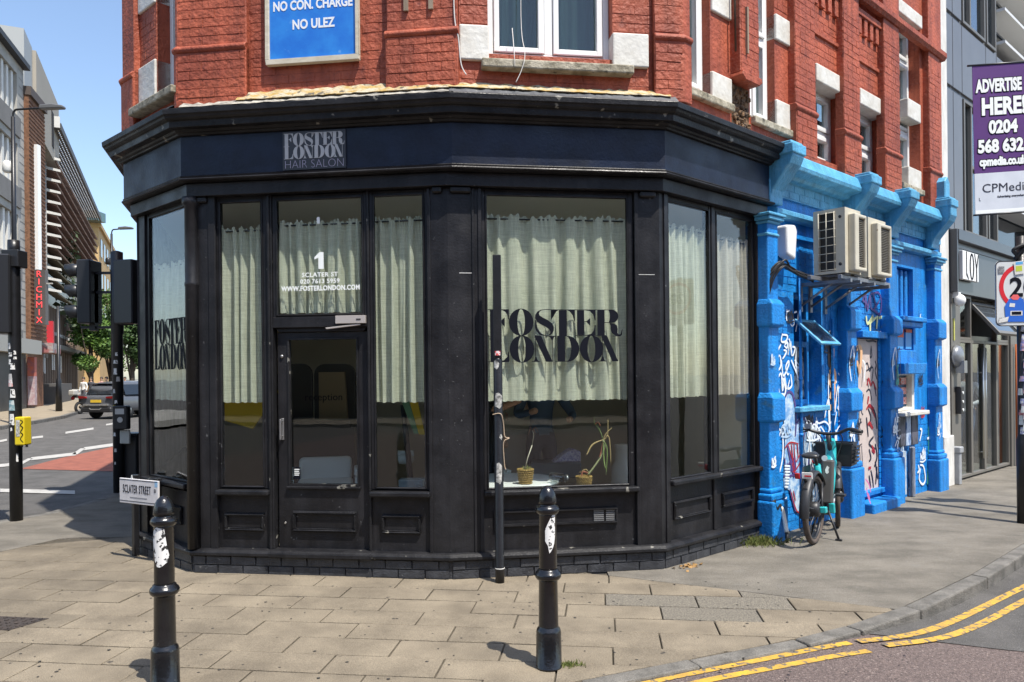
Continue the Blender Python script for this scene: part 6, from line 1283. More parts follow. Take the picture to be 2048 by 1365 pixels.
def tree(x, y0, y1, Y, w, label, seed, m, n=8000, leaf=.36):
    r = random.Random(seed); b = at(x, 760, Y); b.z = 0; zt = at(x, y0, Y).z; zb = at(x, y1, Y).z; R = w / FPX * Y / 2
    t = thing('street_tree', label, 'tree', b, 'trees along the left street'); q = MB(); q.tube(spline([b, b + Vector((.1, 0, zb * .6)), b + Vector((0, .2, zb + (zt - zb) * .5))]), [.28 - .012 * i for i in range(13)], 8)
    q.obj('trunk', M_bark, t); q = MB(); cl = []
    for i in range(16): a = r.uniform(0, 6.28); cl.append((b + Vector((math.cos(a) * R * r.uniform(.1, .75), math.sin(a) * R * r.uniform(.1, .75), r.uniform(zb + .8, zt - .8))), R * r.uniform(.34, .52)))
    for i in range(6): q.tube([b + Vector((0, 0, zb * .8)), cl[i][0]], [.1, .03], 5)
    q.obj('branch', M_bark, t); q = MB()
    for i in range(n):
        c, s = r.choice(cl); d = Vector((r.gauss(0, 1), r.gauss(0, 1), r.gauss(0, 1))).normalized() * s * r.uniform(.55, 1.08); p = c + Vector((d.x, d.y, d.z * .8))
        e1 = Vector((r.gauss(0, 1), r.gauss(0, 1), r.gauss(0, .6))).normalized() * leaf * r.uniform(.5, 1.1); e2 = e1.cross(Vector((r.gauss(0, 1), r.gauss(0, 1), r.gauss(0, 1)))).normalized() * leaf * r.uniform(.35, .7)
        q.add([p - e1 * .5, p + e2 * .4, p + e1 * .5, p - e2 * .4], [(0, 1, 2, 3)])
    q.obj('crown', m, t, recalc=False)
LM1 = leafm('bright leaves', (.105, .19, .03), (.05, .11, .018)); LM2 = leafm('deep leaves', (.06, .12, .025), (.03, .06, .015))
tree(180, 600, 747, 66, 95, 'bright green street tree left of the second traffic light post', 1, LM1); tree(220, 585, 750, 72, 110, 'tall green street tree directly behind the traffic light post', 2, LM1); tree(262, 610, 752, 60, 90, 'darker green street tree right of the traffic light post', 3, LM2)
# street lamps
def lamp(x, ytop, Y, xarm, label, low=.0):
    b = at(x, 760, Y); b.z = .02; zt = at(x, ytop, Y).z; xe = at(xarm, ytop, Y).x; t = thing('street_lamp', label, 'street lamp', b, 'street lamps on the left street')
    q = MB(); q.lathe([(.14, 0), (.14, 1.4), (.10, 1.5), (.085, zt * .6), (.065, zt - .3)], b, 12); q.obj('column', M_pole, t)
    q = MB(); q.tube(spline([Vector((b.x, Y, zt - .35)), Vector((b.x + .06, Y, zt - .06)), Vector((b.x + .35, Y, zt)), Vector((xe, Y, zt + .05))]), .04, 6); q.obj('arm', M_pole, t)
    q = MB(); q.prism([(xe - .75, zt - .02), (xe + .12, zt), (xe + .12, zt + .10), (xe - .3, zt + .16), (xe - .75, zt + .12)], -.13, .13, lambda u, w, z: Vector((u, Y + w, z))); q.obj('lamp_head', mat('lamp head grey', (.12, .12, .12), .4), t, bevel=.03)
    q = MB(); q.lathe([(.12, 0), (.16, .06), (.16, .34), (.10, .42)], (b.x - .22, Y, zt * .80), 12); q.obj('sensor', M_blind if x < 100 else M_pole, t); return t
lamp(31, 219, 27.5, 122, 'tall street lamp at the left edge reaching over the road'); lamp(226, 459, 46, 262, 'distant street lamp rising above the second traffic light post')
b = px(118, 823, .02); q = MB(); q.lathe([(.16, 0), (.12, 1.6), (.07, 1.7), (.07, 5.4)], b, 12); o = q.obj('sign_post', M_pole, None); tag(o, 'dark tapered post standing on the far pavement in front of the cinema', 'post')

# ------------------------------------------------------------------ cars and motorbike
def suv(loc, rot, label, col, plate=True, name='parked_car'):
    t = thing(name, label, 'car', loc); T = TP(loc, rot)
    m = mat(col[0], col[1], .28, spec=.6, coat=.6); md = mat('car dark trim', (.02, .02, .022), .5); mg = mat('car glass', (.015, .018, .022), .06, spec=.9)
    q = MB()                                            # stations along the length: w (rear = + towards viewer), half width, z profile
    st = [(0, .84, .42, .98, .98), (-.10, .92, .30, 1.04, 1.06), (-.5, .93, .26, 1.05, 1.10), (-1.6, .93, .26, 1.02, 1.06), (-2.8, .93, .26, 1.0, 1.03), (-3.7, .92, .28, .96, .99), (-4.2, .86, .32, .84, .88), (-4.4, .74, .42, .70, .74)]
    vs = []
    for w, hw, z0, z1, z2 in st:
        vs += [T(x, w, z) for x, z in ((-hw * .92, z0), (-hw, z0 + .16), (-hw, z1 - .22), (-hw * .95, z1), (-hw * .6, z2), (hw * .6, z2), (hw * .95, z1), (hw, z1 - .22), (hw, z0 + .16), (hw * .92, z0))]
    n = 10; q.add(vs, [(i * n + j, i * n + (j + 1) % n, (i + 1) * n + (j + 1) % n, (i + 1) * n + j) for i in range(len(st) - 1) for j in range(n)] + [tuple(range(n)), tuple(range(7 * n, 8 * n))], True); body = q.obj('body', m, t, subsurf=1)
    q = MB(); rf = [(-.18, .80, 1.02, .66, 1.36), (-.55, .86, 1.05, .70, 1.60), (-1.2, .88, 1.05, .72, 1.67), (-2.2, .88, 1.03, .71, 1.64), (-2.9, .86, 1.0, .66, 1.42), (-3.35, .82, .98, .6, 1.05)]; vs = []
    for w, hw, z0, hw2, z1 in rf: vs += [T(x, w, z) for x, z in ((-hw, z0), (-hw2, z1 - .04), (-hw2 * .8, z1), (hw2 * .8, z1), (hw2, z1 - .04), (hw, z0))]
    q.add(vs, [(i * 6 + j, i * 6 + (j + 1) % 6, (i + 1) * 6 + (j + 1) % 6, (i + 1) * 6 + j) for i in range(5) for j in range(6)] + [tuple(range(6)), tuple(range(30, 36))], True); q.obj('roof', m, t, subsurf=1)
    q = MB(); q.add([T(-.66, -.13, 1.08), T(.66, -.13, 1.08), T(.58, -.42, 1.50), T(-.58, -.42, 1.50), T(-.66, -.19, 1.06), T(.66, -.19, 1.06), T(.58, -.5, 1.48), T(-.58, -.5, 1.48)], [(0, 1, 2, 3), (7, 6, 5, 4), (0, 1, 5, 4), (1, 2, 6, 5), (2, 3, 7, 6), (3, 0, 4, 7)]); q.obj('rear_window', mg, t)
    q = MB(); q.box(-.60, .60, -.55, -.30, 1.54, 1.58, T); q.obj('spoiler', m, t, bevel=.02)
    for s in (-1, 1):
        q = MB(); q.prism([(s * .50, .92), (s * .90, .90), (s * .92, 1.02), (s * .55, .99)], -.06, .04, T); q.obj('tail_light', mat('tail light', (.20, .012, .012), .2), t)
        q = MB(); q.prism([(s * .905, 1.05), (s * .885, 1.05), (s * .72, 1.5), (s * .74, 1.5)], -2.6, -.7, T); q.obj('side_window', mg, t)
        q = MB(); q.box(s * .93, s * 1.10, -2.75, -2.6, .98, 1.14, T); q.obj('mirror', m, t, bevel=.03)
        for w in (-.85, -3.55):
            q = MB(); a = FACE['B'][1].to_3d(); ax = T(1, 0, 0) - T(0, 0, 0); q.lathe([(.20, -.11), (.33, -.11), (.35, -.08), (.35, .08), (.33, .11), (.20, .11)], T(s * .80, w, .35), 22, axis=ax); wh = q.obj('wheel', mat('tyre', (.02, .02, .02), .85), t); q = MB(); q.lathe([(.02, .0), (.2, .0), (.2, .115), (.02, .10)], T(s * .80, w, .35), 14, axis=ax * s); q.obj('rim', mat('alloy', (.4, .4, .4), .35, metal=.8), wh)
    q = MB(); q.box(-.80, .80, -.1, .07, .30, .52, T); q.obj('bumper', md, t, bevel=.04); q = MB(); q.box(-.62, .62, -.02, .075, .60, .66, T); q.obj('chrome_strip', mat('silver strip', (.5, .5, .5), .35, metal=.7), t)
    q = MB(); q.prism([(-.32, .47), (-.24, .41), (.24, .41), (.32, .47), (.30, .50), (.22, .45), (-.22, .45), (-.30, .50)], .07, .085, T); q.obj('exhaust_trim', MATS['silver strip'], t)
    q = MB(); q.box(-.27, .27, .02, .045, .73, .85, T); q.obj('number_plate', mat('yellow plate', (.72, .47, .04), .5), t); return t
pc = px(193, 839, -.10); suv((pc.x, pc.y, -.10), -14, 'dark grey sport utility car seen from behind with a yellow plate, left street', ('graphite car paint', (.085, .09, .10)))
p = at(262, 790, 37); suv((p.x, 37, -.1), -14, 'dark car partly hidden behind the second traffic light post', ('dark blue car paint', (.03, .035, .05)))
p = at(268, 775, 58); suv((p.x, 58, -.1), -10, 'distant pale car between the traffic light post and the salon', ('pale car paint', (.45, .47, .5)))
mp_ = px(150, 829, -.10); mt = thing('motorbike', 'parked white and black motorbike at the far kerb left of the grey car', 'motorbike', (mp_.x, mp_.y, -.1)); MT = TP((mp_.x, mp_.y, -.1), -14)
axm = MT(1, 0, 0) - MT(0, 0, 0)
for w in (0, -1.3): q = MB(); q.torus(MT(0, w - .3, .32), axm, .25, .07, 24, 8); q.obj('wheel', MATS['tyre'], mt)
q = MB(); q.tube([MT(0, -.3, .32), MT(0, -.8, .55), MT(0, -1.3, 1.0)], .09, 8); q.box(-.14, .14, -1.1, -.35, .55, .85, MT); q.obj('frame', mat('black motorbike plastic', (.03, .03, .03), .4), mt, bevel=.03); q = MB(); q.box(-.16, .16, -.85, .05, .82, .95, MT); q.obj('seat', MATS['tyre'], mt, bevel=.04)
q = MB(); q.box(-.18, .18, -.05, .25, .95, 1.22, MT); q.obj('top_box', M_conc, mt, bevel=.05); q = MB(); q.prism([(-.22, .75), (.22, .75), (.16, 1.35), (-.16, 1.35)], -1.5, -1.3, MT); q.obj('fairing', M_blind, mt, bevel=.05); q = MB(); q.tube([MT(-.4, -1.15, 1.15), MT(0, -1.25, 1.1), MT(.4, -1.15, 1.15)], .025, 6); q.obj('handlebar', M_dark, mt)
q = MB(); q.lathe([(.09, -.02), (.09, .02)], MT(0, .12, .8), 12, axis=(0, -1, 0)); q.obj('tail_light', MATS['tail light'], mt)
# ------------------------------------------------------------------ people
def person(name_label, loc, rot, pose, skin, top, legs, hair, shoes=(.03, .03, .03), scale=1.0, group=None, sleeve='long'):
    """one continuous skinned body; pose gives joints in body frame (x right, y forward, z up), metres for a 1.75 m adult"""
    J = dict(pelvis=(0, 0, .93), waist=(0, 0, 1.08), chest=(0, .01, 1.28), neck0=(0, 0, 1.44), neck=(0, .01, 1.52), head=(0, .03, 1.60), crown=(0, .02, 1.72),
             shl=(-.17, 0, 1.40), ell=(-.25, -.02, 1.13), wrl=(-.24, .06, .90), hal=(-.24, .09, .82), shr=(.17, 0, 1.40), elr=(.25, -.02, 1.13), wrr=(.24, .06, .90), har=(.24, .09, .82),
             hpl=(-.09, 0, .90), knl=(-.10, .02, .50), anl=(-.10, -.02, .09), tol=(-.11, .15, .03), hpr=(.09, 0, .90), knr=(.10, .02, .50), anr=(.10, -.02, .09), tor=(.11, .15, .03))
    J.update(pose); R = dict(pelvis=.135, waist=.115, chest=.14, neck0=.085, neck=.052, head=.088, crown=.075, shl=.07, ell=.045, wrl=.03, hal=.035, shr=.07, elr=.045, wrr=.03, har=.035, hpl=.095, knl=.06, anl=.042, tol=.035, hpr=.095, knr=.06, anr=.042, tor=.035)
    E = [('pelvis', 'waist', 1), ('waist', 'chest', 1), ('chest', 'neck0', 1), ('neck0', 'neck', 0), ('neck', 'head', 0), ('head', 'crown', 0), ('chest', 'shl', 1), ('shl', 'ell', 1), ('ell', 'wrl', 1 if sleeve == 'long' else 0), ('wrl', 'hal', 0), ('chest', 'shr', 1), ('shr', 'elr', 1), ('elr', 'wrr', 1 if sleeve == 'long' else 0), ('wrr', 'har', 0), ('pelvis', 'hpl', 2), ('hpl', 'knl', 2), ('knl', 'anl', 2), ('anl', 'tol', 3), ('pelvis', 'hpr', 2), ('hpr', 'knr', 2), ('knr', 'anr', 2), ('anr', 'tor', 3)]
    ks = list(J); me = bpy.data.meshes.new('person'); S = scale
    me.from_pydata([Vector(J[k]) * S for k in ks], [(ks.index(a), ks.index(b)) for a, b, _ in E], [])
    o = bpy.data.objects.new('person', me); SC.collection.objects.link(o); md = o.modifiers.new('skin', 'SKIN')
    for i, k in enumerate(ks):
        sv = me.skin_vertices[0].data[i]; r = R[k] * S; sv.radius = (r, r * (.75 if k in ('chest', 'waist', 'pelvis') else 1)); sv.use_root = k == 'pelvis'
    o.modifiers.new('sub', 'SUBSURF').levels = 2; dg = bpy.context.evaluated_depsgraph_get(); nm = bpy.data.meshes.new_from_object(o.evaluated_get(dg)); bpy.data.objects.remove(o)
    for m in (mat('skin %s' % skin[0], skin[1], .5), top, legs, mat('shoe %.3f' % shoes[0], shoes, .5)): nm.materials.append(m)
    segs = [(Vector(J[a]) * S, Vector(J[b]) * S, c) for a, b, c in E]
    for p in nm.polygons:
        c = p.center; best = min(segs, key=lambda s: (c - s[0] - (s[1] - s[0]) * max(0, min(1, (c - s[0]).dot(s[1] - s[0]) / max(1e-6, (s[1] - s[0]).length_squared)))).length)
        p.material_index = best[2]; p.use_smooth = True
    b = bpy.data.objects.new('person', nm); SC.collection.objects.link(b); b.location = loc; b.rotation_euler = (0, 0, math.radians(rot)); WL[b.name] = Vector(loc)
    tag(b, name_label, 'person', group)
    # hair, face and fingers
    ca, sa = math.cos(math.radians(rot)), math.sin(math.radians(rot)); L = lambda v: Vector(loc) + Vector((v[0] * ca - v[1] * sa, v[0] * sa + v[1] * ca, v[2])) * 1.0
    hd = (Vector(J['head']) + Vector(J['crown'])) / 2 * S; q = MB(); q.ball(L(hd + Vector((0, -.022, .03)) * S), (.098 * S, .105 * S, .10 * S), 14); q.obj('hair', mat('hair %.3f' % hair[0], hair, .6), b)
    q = MB()
    for s in (-1, 1): q.ball(L(hd + Vector((s * .032, .088, -.01)) * S), .011 * S, 8)
    q.obj('eye', mat('eye dark', (.02, .015, .012), .3), b); q = MB(); q.ball(L(hd + Vector((0, .10, -.04)) * S), (.013 * S, .016 * S, .022 * S), 8); q.obj('nose', MATS['skin %s' % skin[0]], b); q = MB(); q.ball(L(hd + Vector((0, .085, -.075)) * S), (.024 * S, .008 * S, .006 * S), 8); q.obj('mouth', mat('lips', (.30, .09, .08), .5), b)
    for h, w in (('hal', 'wrl'), ('har', 'wrr')):
        q = MB(); a = Vector(J[h]) * S; d = (a - Vector(J[w]) * S).normalized(); sd = d.cross(Vector((0, 1, 0))); sd = sd.normalized() if sd.length > .1 else Vector((1, 0, 0))
        for i in range(4): o_ = a + sd * (.018 * (i - 1.5)) * S; q.tube([L(o_), L(o_ + d * .04 * S), L(o_ + d * (.065 + .008 * (i in (1, 2))) * S + Vector((0, .015, 0)))], [.010 * S, .009 * S, .007 * S], 6)
        q.tube([L(a - d * .02 * S + sd * .025 * S), L(a + d * .02 * S + sd * .05 * S + Vector((0, .02, 0)))], [.011 * S, .008 * S], 6); q.obj('finger', MATS['skin %s' % skin[0]], b, kind='stuff')
    return b
tm = lambda n, c: mat(n, c, .85)
p = at(1082, 850, 7.55); person('hairdresser in a blue denim jacket standing inside the front window', (p.x, 7.55, .10), 200, dict(ell=(-.30, .12, 1.15), wrl=(-.18, .32, 1.12), hal=(-.13, .38, 1.12), elr=(.30, .10, 1.16), wrr=(.22, .30, 1.20), har=(.19, .37, 1.22)), ('a', (.42, .25, .17)), tm('denim', (.05, .085, .14)), tm('dark jeans', (.022, .028, .045)), (.05, .03, .02))
p = at(978, 850, 7.35); person('person in black beside the drainpipe, arm raised, inside the front window', (p.x, 7.35, .10), 250, dict(elr=(.26, .14, 1.22), wrr=(.20, .34, 1.30), har=(.18, .40, 1.33)), ('b', (.40, .22, .14)), tm('black shirt', (.016, .016, .018)), tm('black trousers', (.018, .018, .02)), (.02, .015, .012), sleeve='short')
p = at(1938, 900, 13.0); pl_ = TF('D')(9.33, -.60, 0); person('person in a white shirt and jeans behind the grey building glass door', (pl_.x, pl_.y, .02), 150, dict(ell=(-.26, .04, 1.12), wrl=(-.10, .16, 1.06), hal=(-.04, .18, 1.02), elr=(.26, .04, 1.12), wrr=(.10, .16, 1.02), har=(.05, .18, .99), knl=(-.05, .04, .5), anl=(-.03, .02, .09), tol=(-.03, .18, .03)), ('c', (.48, .28, .19)), tm('white shirt', (.68, .68, .66)), tm('blue jeans', (.07, .11, .18)), (.30, .14, .05))
far = [(167, 48, 'pedestrian in a white top left of the grey car roof', (.66, .66, .64), 170), (182, 50, 'pedestrian in dark clothes behind the grey car roof', (.05, .05, .06), 190), (203, 52, 'pedestrian in pink behind the middle of the grey car', (.55, .30, .30), 180), (213, 47, 'pedestrian in a white shirt near the traffic light post', (.68, .68, .66), 160), (250, 55, 'pedestrian in pink right of the traffic light post', (.60, .33, .32), 175)]
for x, Y, lab, c, r_ in far:
    p = at(x, 760, Y); person(lab, (p.x, Y, .02), r_, dict(knl=(-.10, .12, .5), anl=(-.10, -.02, .12)), ('d', (.42, .26, .18)), tm('top %.2f%.2f' % (c[0], c[1]), c), tm('far trousers', (.06, .06, .07)), (.04, .03, .02), group='pedestrians far down the left street')

# ------------------------------------------------------------------ bollards
def bollard(loc, label):
    t = thing('bollard', label, 'bollard', loc, 'cast iron bollards on the corner'); q = MB()
    q.lathe([(.073, 0), (.075, .01), (.073, .012), (.071, .205), (.066, .222), (.058, .232), (.056, .24), (.0535, .495), (.056, .500)], loc, 28); q.obj('base', M_boll, t)
    q = MB(); q.lathe([(.05, .50), (.066, .503), (.074, .515), (.076, .528), (.071, .540), (.061, .548), (.059, .556), (.052, .562)], loc, 28); q.obj('collar', M_boll, t)
    q = MB(); q.lathe([(.05, .56), (.0515, .57), (.050, .865), (.055, .872)], loc, 28); q.obj('shaft', M_boll, t)
    q = MB(); q.lathe([(.048, .868), (.056, .872), (.066, .884), (.068, .899), (.060, .914), (.047, .919), (.045, .924), (.045, .929), (.0525, .932), (.0525, .944), (.0505, .965), (.044, .99), (.034, 1.01), (.018, 1.026), (.001, 1.031)], loc, 28); q.obj('cap', M_boll, t); return t
bR = px(1098, 1335); b1 = bollard(tuple(bR), 'cast iron bollard with one torn sticker, in front of the wide window')
bL = px(331, 1376)
b2 = dup(b1, tuple(bL), 'cast iron bollard with white and red stickers beside the street name plate')
def wrap(c, r, a0, a1, pts, m, par, nm='sticker', lift=.0015):
    """sticker outline pts (s 0..1 round the arc, z) wrapped on a cylinder"""
    q = MB(); n = 8; c = Vector(c); k = len(pts) // 2; vs = []
    for i in range(n + 1):
        s = i / n; lo = None
        zs_ = []
        for (x0, z0), (x1, z1) in zip(pts, pts[1:] + pts[:1]):
            if (x0 - s) * (x1 - s) <= 0 and abs(x1 - x0) > 1e-6: zs_.append(z0 + (z1 - z0) * (s - x0) / (x1 - x0))
        if not zs_: zs_ = [pts[0][1]] * 2
        a = math.radians(a0 + (a1 - a0) * s)
        for z in (min(zs_), max(zs_)): vs.append(c + Vector((math.cos(a) * (r + lift), math.sin(a) * (r + lift), z)))
    q.add(vs, [(2 * i, 2 * i + 2, 2 * i + 3, 2 * i + 1) for i in range(n)]); return q.obj(nm, m, par, recalc=False)
M_stk = mat('torn paper sticker', (.72, .71, .68), .7, spots=((.02, .02, .02), 48, .57, .02))
wrap(bR, .0515, -108, -42, [(0, .725), (0, .79), (.3, .83), (.55, .86), (1, .885), (1, .755), (.85, .70), (.5, .665), (.35, .655), (.25, .70)], M_stk, b1)
wrap(bL, .0515, -150, -35, [(0, .81), (.05, .845), (.35, .87), (.75, .86), (.8, .80), (1, .71), (.95, .69), (.6, .66), (.4, .655), (.2, .70)], M_stk, b2)
for i, c in enumerate(((.55, .75, .72), (.5, .72, .70), (.66, .12, .08), (.75, .72, .68))): wrap(bL, .0515, -135 + i * 24, -114 + i * 24, [(0, .875 - .0), (1, .875), (1, .905), (0, .905)][:], mat('sticker %d' % i, c, .5), b2, lift=.002)
cmap0 = mat('faded print grey', (.22, .22, .23), .6)
# street name plate on two posts
a, b = at(262, 1101, 6.98), at(307, 1119, 6.74); a.z = b.z = 0; sp = thing('street_name_sign', 'low white sclater street name plate on two black posts', 'street sign', (a + b) / 2); hd = math.degrees(math.atan2(b.y - a.y, b.x - a.x)); L_ = (b - a).length; NT = TP(a, hd)
for u, r in ((0, .03), (L_, .03)):
    q = MB(); q.box(u - .025, u + .025, -.07, -.02, 0, .72, NT); q.prism([(u - .032, .72), (u + .032, .72), (u + .030, .76), (u - .030, .76)], -.075, -.015, NT); q.obj('post', M_pole, sp, bevel=.005)
PT_ = TP(at(239, 1005, 7.25), math.degrees(math.atan2(-.05, .376)))
pa, pb = at(239, 1005, 6.88), at(316, 1006, 6.62); PT_ = TP((pa.x, pa.y, pa.z), math.degrees(math.atan2(pb.y - pa.y, pb.x - pa.x))); W_ = (pb - pa).length
q = MB(); q.box(0, W_, -.02, 0, 0, .225, PT_); q.obj('plate', mat('sign plate white', (.62, .60, .60), .45, (.5, .48, .48), 12), sp, bevel=.004); q = MB()
for c in ((.006, W_ - .006, .212, .217), (.006, W_ - .006, .020, .025)): q.box(c[0], c[1], 0, .0015, c[2], c[3], PT_)
q.obj('border', M_paintblk, sp); t = text_mb('SCLATER STREET', .105, PT_, W_ * .46, .098, .001, bold=.0, align='CENTER', sx=.45, space=1.12); text_mb('E1', .045, PT_, W_ * .90, .12, .001, mb=t, sx=.7); t.obj('lettering', M_paintblk, sp); q = MB(); q.box(W_ * .28, W_ * .72, 0, .0012, .052, .062, PT_); q.obj('small_print', cmap0, sp)
q = MB(); q.box(W_ - .045, W_ - .004, .0, .001, .17, .222, PT_); q.obj('blue_sticker', mat('pale blue sticker', (.25, .42, .6), .5), sp)
q = MB(); text_mb('A', .05, NT, -.018, .725, -.014, bold=.001, mb=q); q.obj('letter_sticker', M_wlet, sp)
# post in front of the front window
dp = px(1000, 1166); pt = thing('drainpipe_post', 'black post with a square upper half and torn stickers, in front of the big window', 'post', tuple(dp))
q = MB(); q.lathe([(.036, 0), (.036, .10), (.038, .105), (.038, .115), (.036, .12), (.036, 1.78), (.030, 1.80)], dp, 20); q.obj('lower_pipe', M_pole, pt); q = MB(); q.box(dp.x - .033, dp.x + .033, dp.y - .033, dp.y + .033, 1.79, 2.615); q.obj('square_upper', M_pole, pt, bevel=.004)
q = MB(); q.torus(dp + Vector((0, 0, .115)), (0, 0, 1), .038, .003, 24, 6); 
q = MB(); q.lathe([(.038, .113), (.039, .121)], dp, 20); q.obj('white_tie', M_wire, pt)
M_torn = mat('torn white poster', (.66, .65, .60), .8, (.03, .03, .03), 38, 4, .5)
for z0, z1, a0, a1 in ((1.70, 1.78, -150, -70), (1.39, 1.52, -140, -30), (.79, .965, -125, -45), (1.14, 1.19, -80, -30)): wrap(dp, .036, a0, a1, [(0, z0 + .02), (.1, z1 - .01), (.5, z1), (1, z1 - .03), (.95, z0 + .03), (.6, z0), (.3, z0 + .015)], M_torn, pt, 'torn_sticker')
wrap(dp, .036, -120, -60, [(0, 1.815), (1, 1.815), (1, 1.85), (0, 1.85)], mat('red sticker', (.62, .06, .06), .5, (.7, .6, .6), 60, 1, 1), pt, 'red_sticker', lift=.006)
q = MB(); q.tube(spline([dp + Vector((-.045, -.03, 1.345)), dp + Vector((.02, -.042, 1.35)), dp + Vector((.04, -.02, 1.27)), dp + Vector((.05, -.02, 1.17)), dp + Vector((.085, -.02, 1.155)), dp + Vector((.04, -.03, 1.12)), dp + Vector((.045, -.02, .95)), dp + Vector((.055, -.02, .905))]), .004, 5); q.obj('loose_tie', mat('tan string', (.42, .32, .22), .8), pt)

# ------------------------------------------------------------------ traffic signals
def sig_head(T, t, faces_out=1, name='signal_head', lens=True):
    """three-aspect head; T local frame: w = viewing direction of the lamps"""
    q = MB(); q.box(-.16, .16, -.20, 0, 0, .92, T); h = q.obj(name, M_dark, t, bevel=.015)
    for i, c in enumerate(((.015, .10, .04), (.10, .05, .01), (.12, .012, .01))):
        z = .16 + i * .30; ax = T(0, 1, 0) - T(0, 0, 0); q = MB(); vs = []; n = 14; c0 = T(0, 0, z)
        e1 = T(1, 0, 0) - T(0, 0, 0)
        for k in range(n + 1):
            a = math.radians(-40 + 260 * k / n)
            for r, d in ((.115, .0), (.115, .24 - .10 * (1 - math.sin(max(0, math.radians(180 * k / n))))), (.108, .24 - .10 * (1 - math.sin(max(0, math.radians(180 * k / n))))), (.108, 0)): vs.append(c0 + e1 * math.cos(a) * r + Vector((0, 0, 1)) * math.sin(a) * r + ax * d)
        q.add(vs, [(4 * k + j, 4 * k + (j + 1) % 4, 4 * k + 4 + (j + 1) % 4, 4 * k + 4 + j) for k in range(n) for j in range(4)] + [(0, 1, 2, 3), tuple(range(4 * n, 4 * n + 4))], True); q.obj('hood', M_dark, h)
        q = MB(); q.lathe([(.10, .0), (.09, .02), (.05, .035), (.001, .04)], c0, 18, axis=ax); q.obj('lens', mat('unlit lens %d' % i, c, .15), h)
    return h
pb_ = px(33, 1042); ts1 = thing('traffic_light', 'black traffic light post plastered with stickers at the left edge', 'traffic light', tuple(pb_))
q = MB(); q.lathe([(.068, 0), (.068, 1.2), (.066, 3.2), (.064, 3.3)], pb_, 18); q.obj('pole', M_pole, ts1)
q = MB(); q.box(pb_.x - .10, pb_.x + .10, pb_.y - .08, pb_.y + .10, 2.98, 3.18); q.box(pb_.x - .2, pb_.x - .05, pb_.y - .02, pb_.y + .02, 2.94, 2.98); q.box(pb_.x - .2, pb_.x - .05, pb_.y - .02, pb_.y + .02, 2.24, 2.28); q.obj('bracket', M_dark, ts1, bevel=.008)
sig_head(TP((pb_.x - .20, pb_.y - .06, 2.20), -70), ts1)
q = MB(); q.box(pb_.x + .05, pb_.x + .165, pb_.y - .10, pb_.y + .04, .895, 1.225); yb_ = q.obj('push_button_box', mat('yellow button box', (.66, .50, .015), .4), ts1, bevel=.014, seg=2)
q = MB(); q.box(pb_.x + .07, pb_.x + .115, pb_.y - .104, pb_.y - .099, 1.0, 1.19); q.obj('paper_label', M_torn, yb_); BTn = lambda u, w, z: Vector((u, pb_.y - .101 - w, z)); q = MB(); stroke(q, [(pb_.x + .12, 1.19), (pb_.x + .15, 1.17), (pb_.x + .122, 1.13), (pb_.x + .15, 1.10), (pb_.x + .125, 1.05), (pb_.x + .15, 1.02), (pb_.x + .122, .97), (pb_.x + .155, .93)], .012, BTn, .001); q.obj('scribble', M_paintblk, yb_, recalc=False)
q = MB()
for x in (.09, .15): q.lathe([(.014, 0), (.014, .03)], (pb_.x + x, pb_.y - .03, .87), 8)
q.obj('underside_knob', M_dark, yb_)
sk_ = [(2.02, 2.09, -130, -95, 'w'), (1.93, 1.98, -120, -80, 'w'), (1.84, 1.90, -120, -90, 'w'), (1.955, 2.0, -70, -45, 'w'), (1.90, 1.93, -70, -40, 'w'), (1.78, 1.85, -100, -55, 'w'), (1.66, 1.73, -125, -80, 'g'), (1.58, 1.66, -130, -75, 'p'), (1.45, 1.55, -105, -55, 'w'), (1.30, 1.42, -125, -60, 't'), (1.13, 1.26, -115, -65, 'w'), (1.06, 1.10, -105, -85, 'w'), (.70, .80, -55, -35, 'w')]
cmap = {'w': M_stk, 'g': mat('grey sticker', (.45, .44, .42), .6), 'p': mat('pink sticker', (.62, .35, .33), .6, (.7, .68, .66), 30, 2, 1), 't': mat('teal sticker', (.18, .30, .33), .6, (.5, .55, .55), 20, 3, 1)}
for z0, z1, a0, a1, c in sk_: wrap(pb_, .067, a0, a1, [(0, z0), (0.02, z1), (.98, z1), (1, z0)], cmap[c], ts1)
p2p = px(238, 986); ts2 = thing('traffic_light', 'black traffic light post with two signal heads beside the salon', 'traffic light', tuple(p2p))
q = MB(); q.lathe([(.075, 0), (.073, 2.3), (.085, 2.32), (.085, 3.50), (.03, 3.52)], p2p, 18); q.obj('pole', M_dark, ts2)
q = MB()
for z in (3.20, 2.92, 2.41): q.box(p2p.x - .52, p2p.x - .03, p2p.y - .02, p2p.y + .02, z - .018, z + .018)
q.box(p2p.x - .38, p2p.x - .30, p2p.y - .05, p2p.y + .05, 2.36, 3.2); q.obj('bracket_arm', M_dark, ts2)
sig_head(TP((p2p.x - .50, p2p.y, 2.46), -90), ts2)
T2_ = TP((p2p.x + .22, p2p.y + .02, 2.45), 165); sig_head(T2_, ts2, name='signal_back')
q = MB(); q.box(p2p.x + .05, p2p.x + .29, p2p.y - .10, p2p.y - .05, 2.43, 3.36); q.obj('backing_board', M_dark, ts2, bevel=.03)
q = MB(); q.box(p2p.x - .0, p2p.x + .21, p2p.y - .16, p2p.y - .05, .93, 1.27); bb = q.obj('push_button_box', mat('black box plastic', (.018, .018, .02), .4), ts2, bevel=.012); q = MB(); q.box(p2p.x + .04, p2p.x + .17, p2p.y - .165, p2p.y - .159, 1.15, 1.23); q.lathe([(.04, 0), (.04, .006)], (p2p.x + .11, p2p.y - .16, 1.07), 14, axis=(0, -1, 0)); q.obj('box_label', cmap['g'], bb)
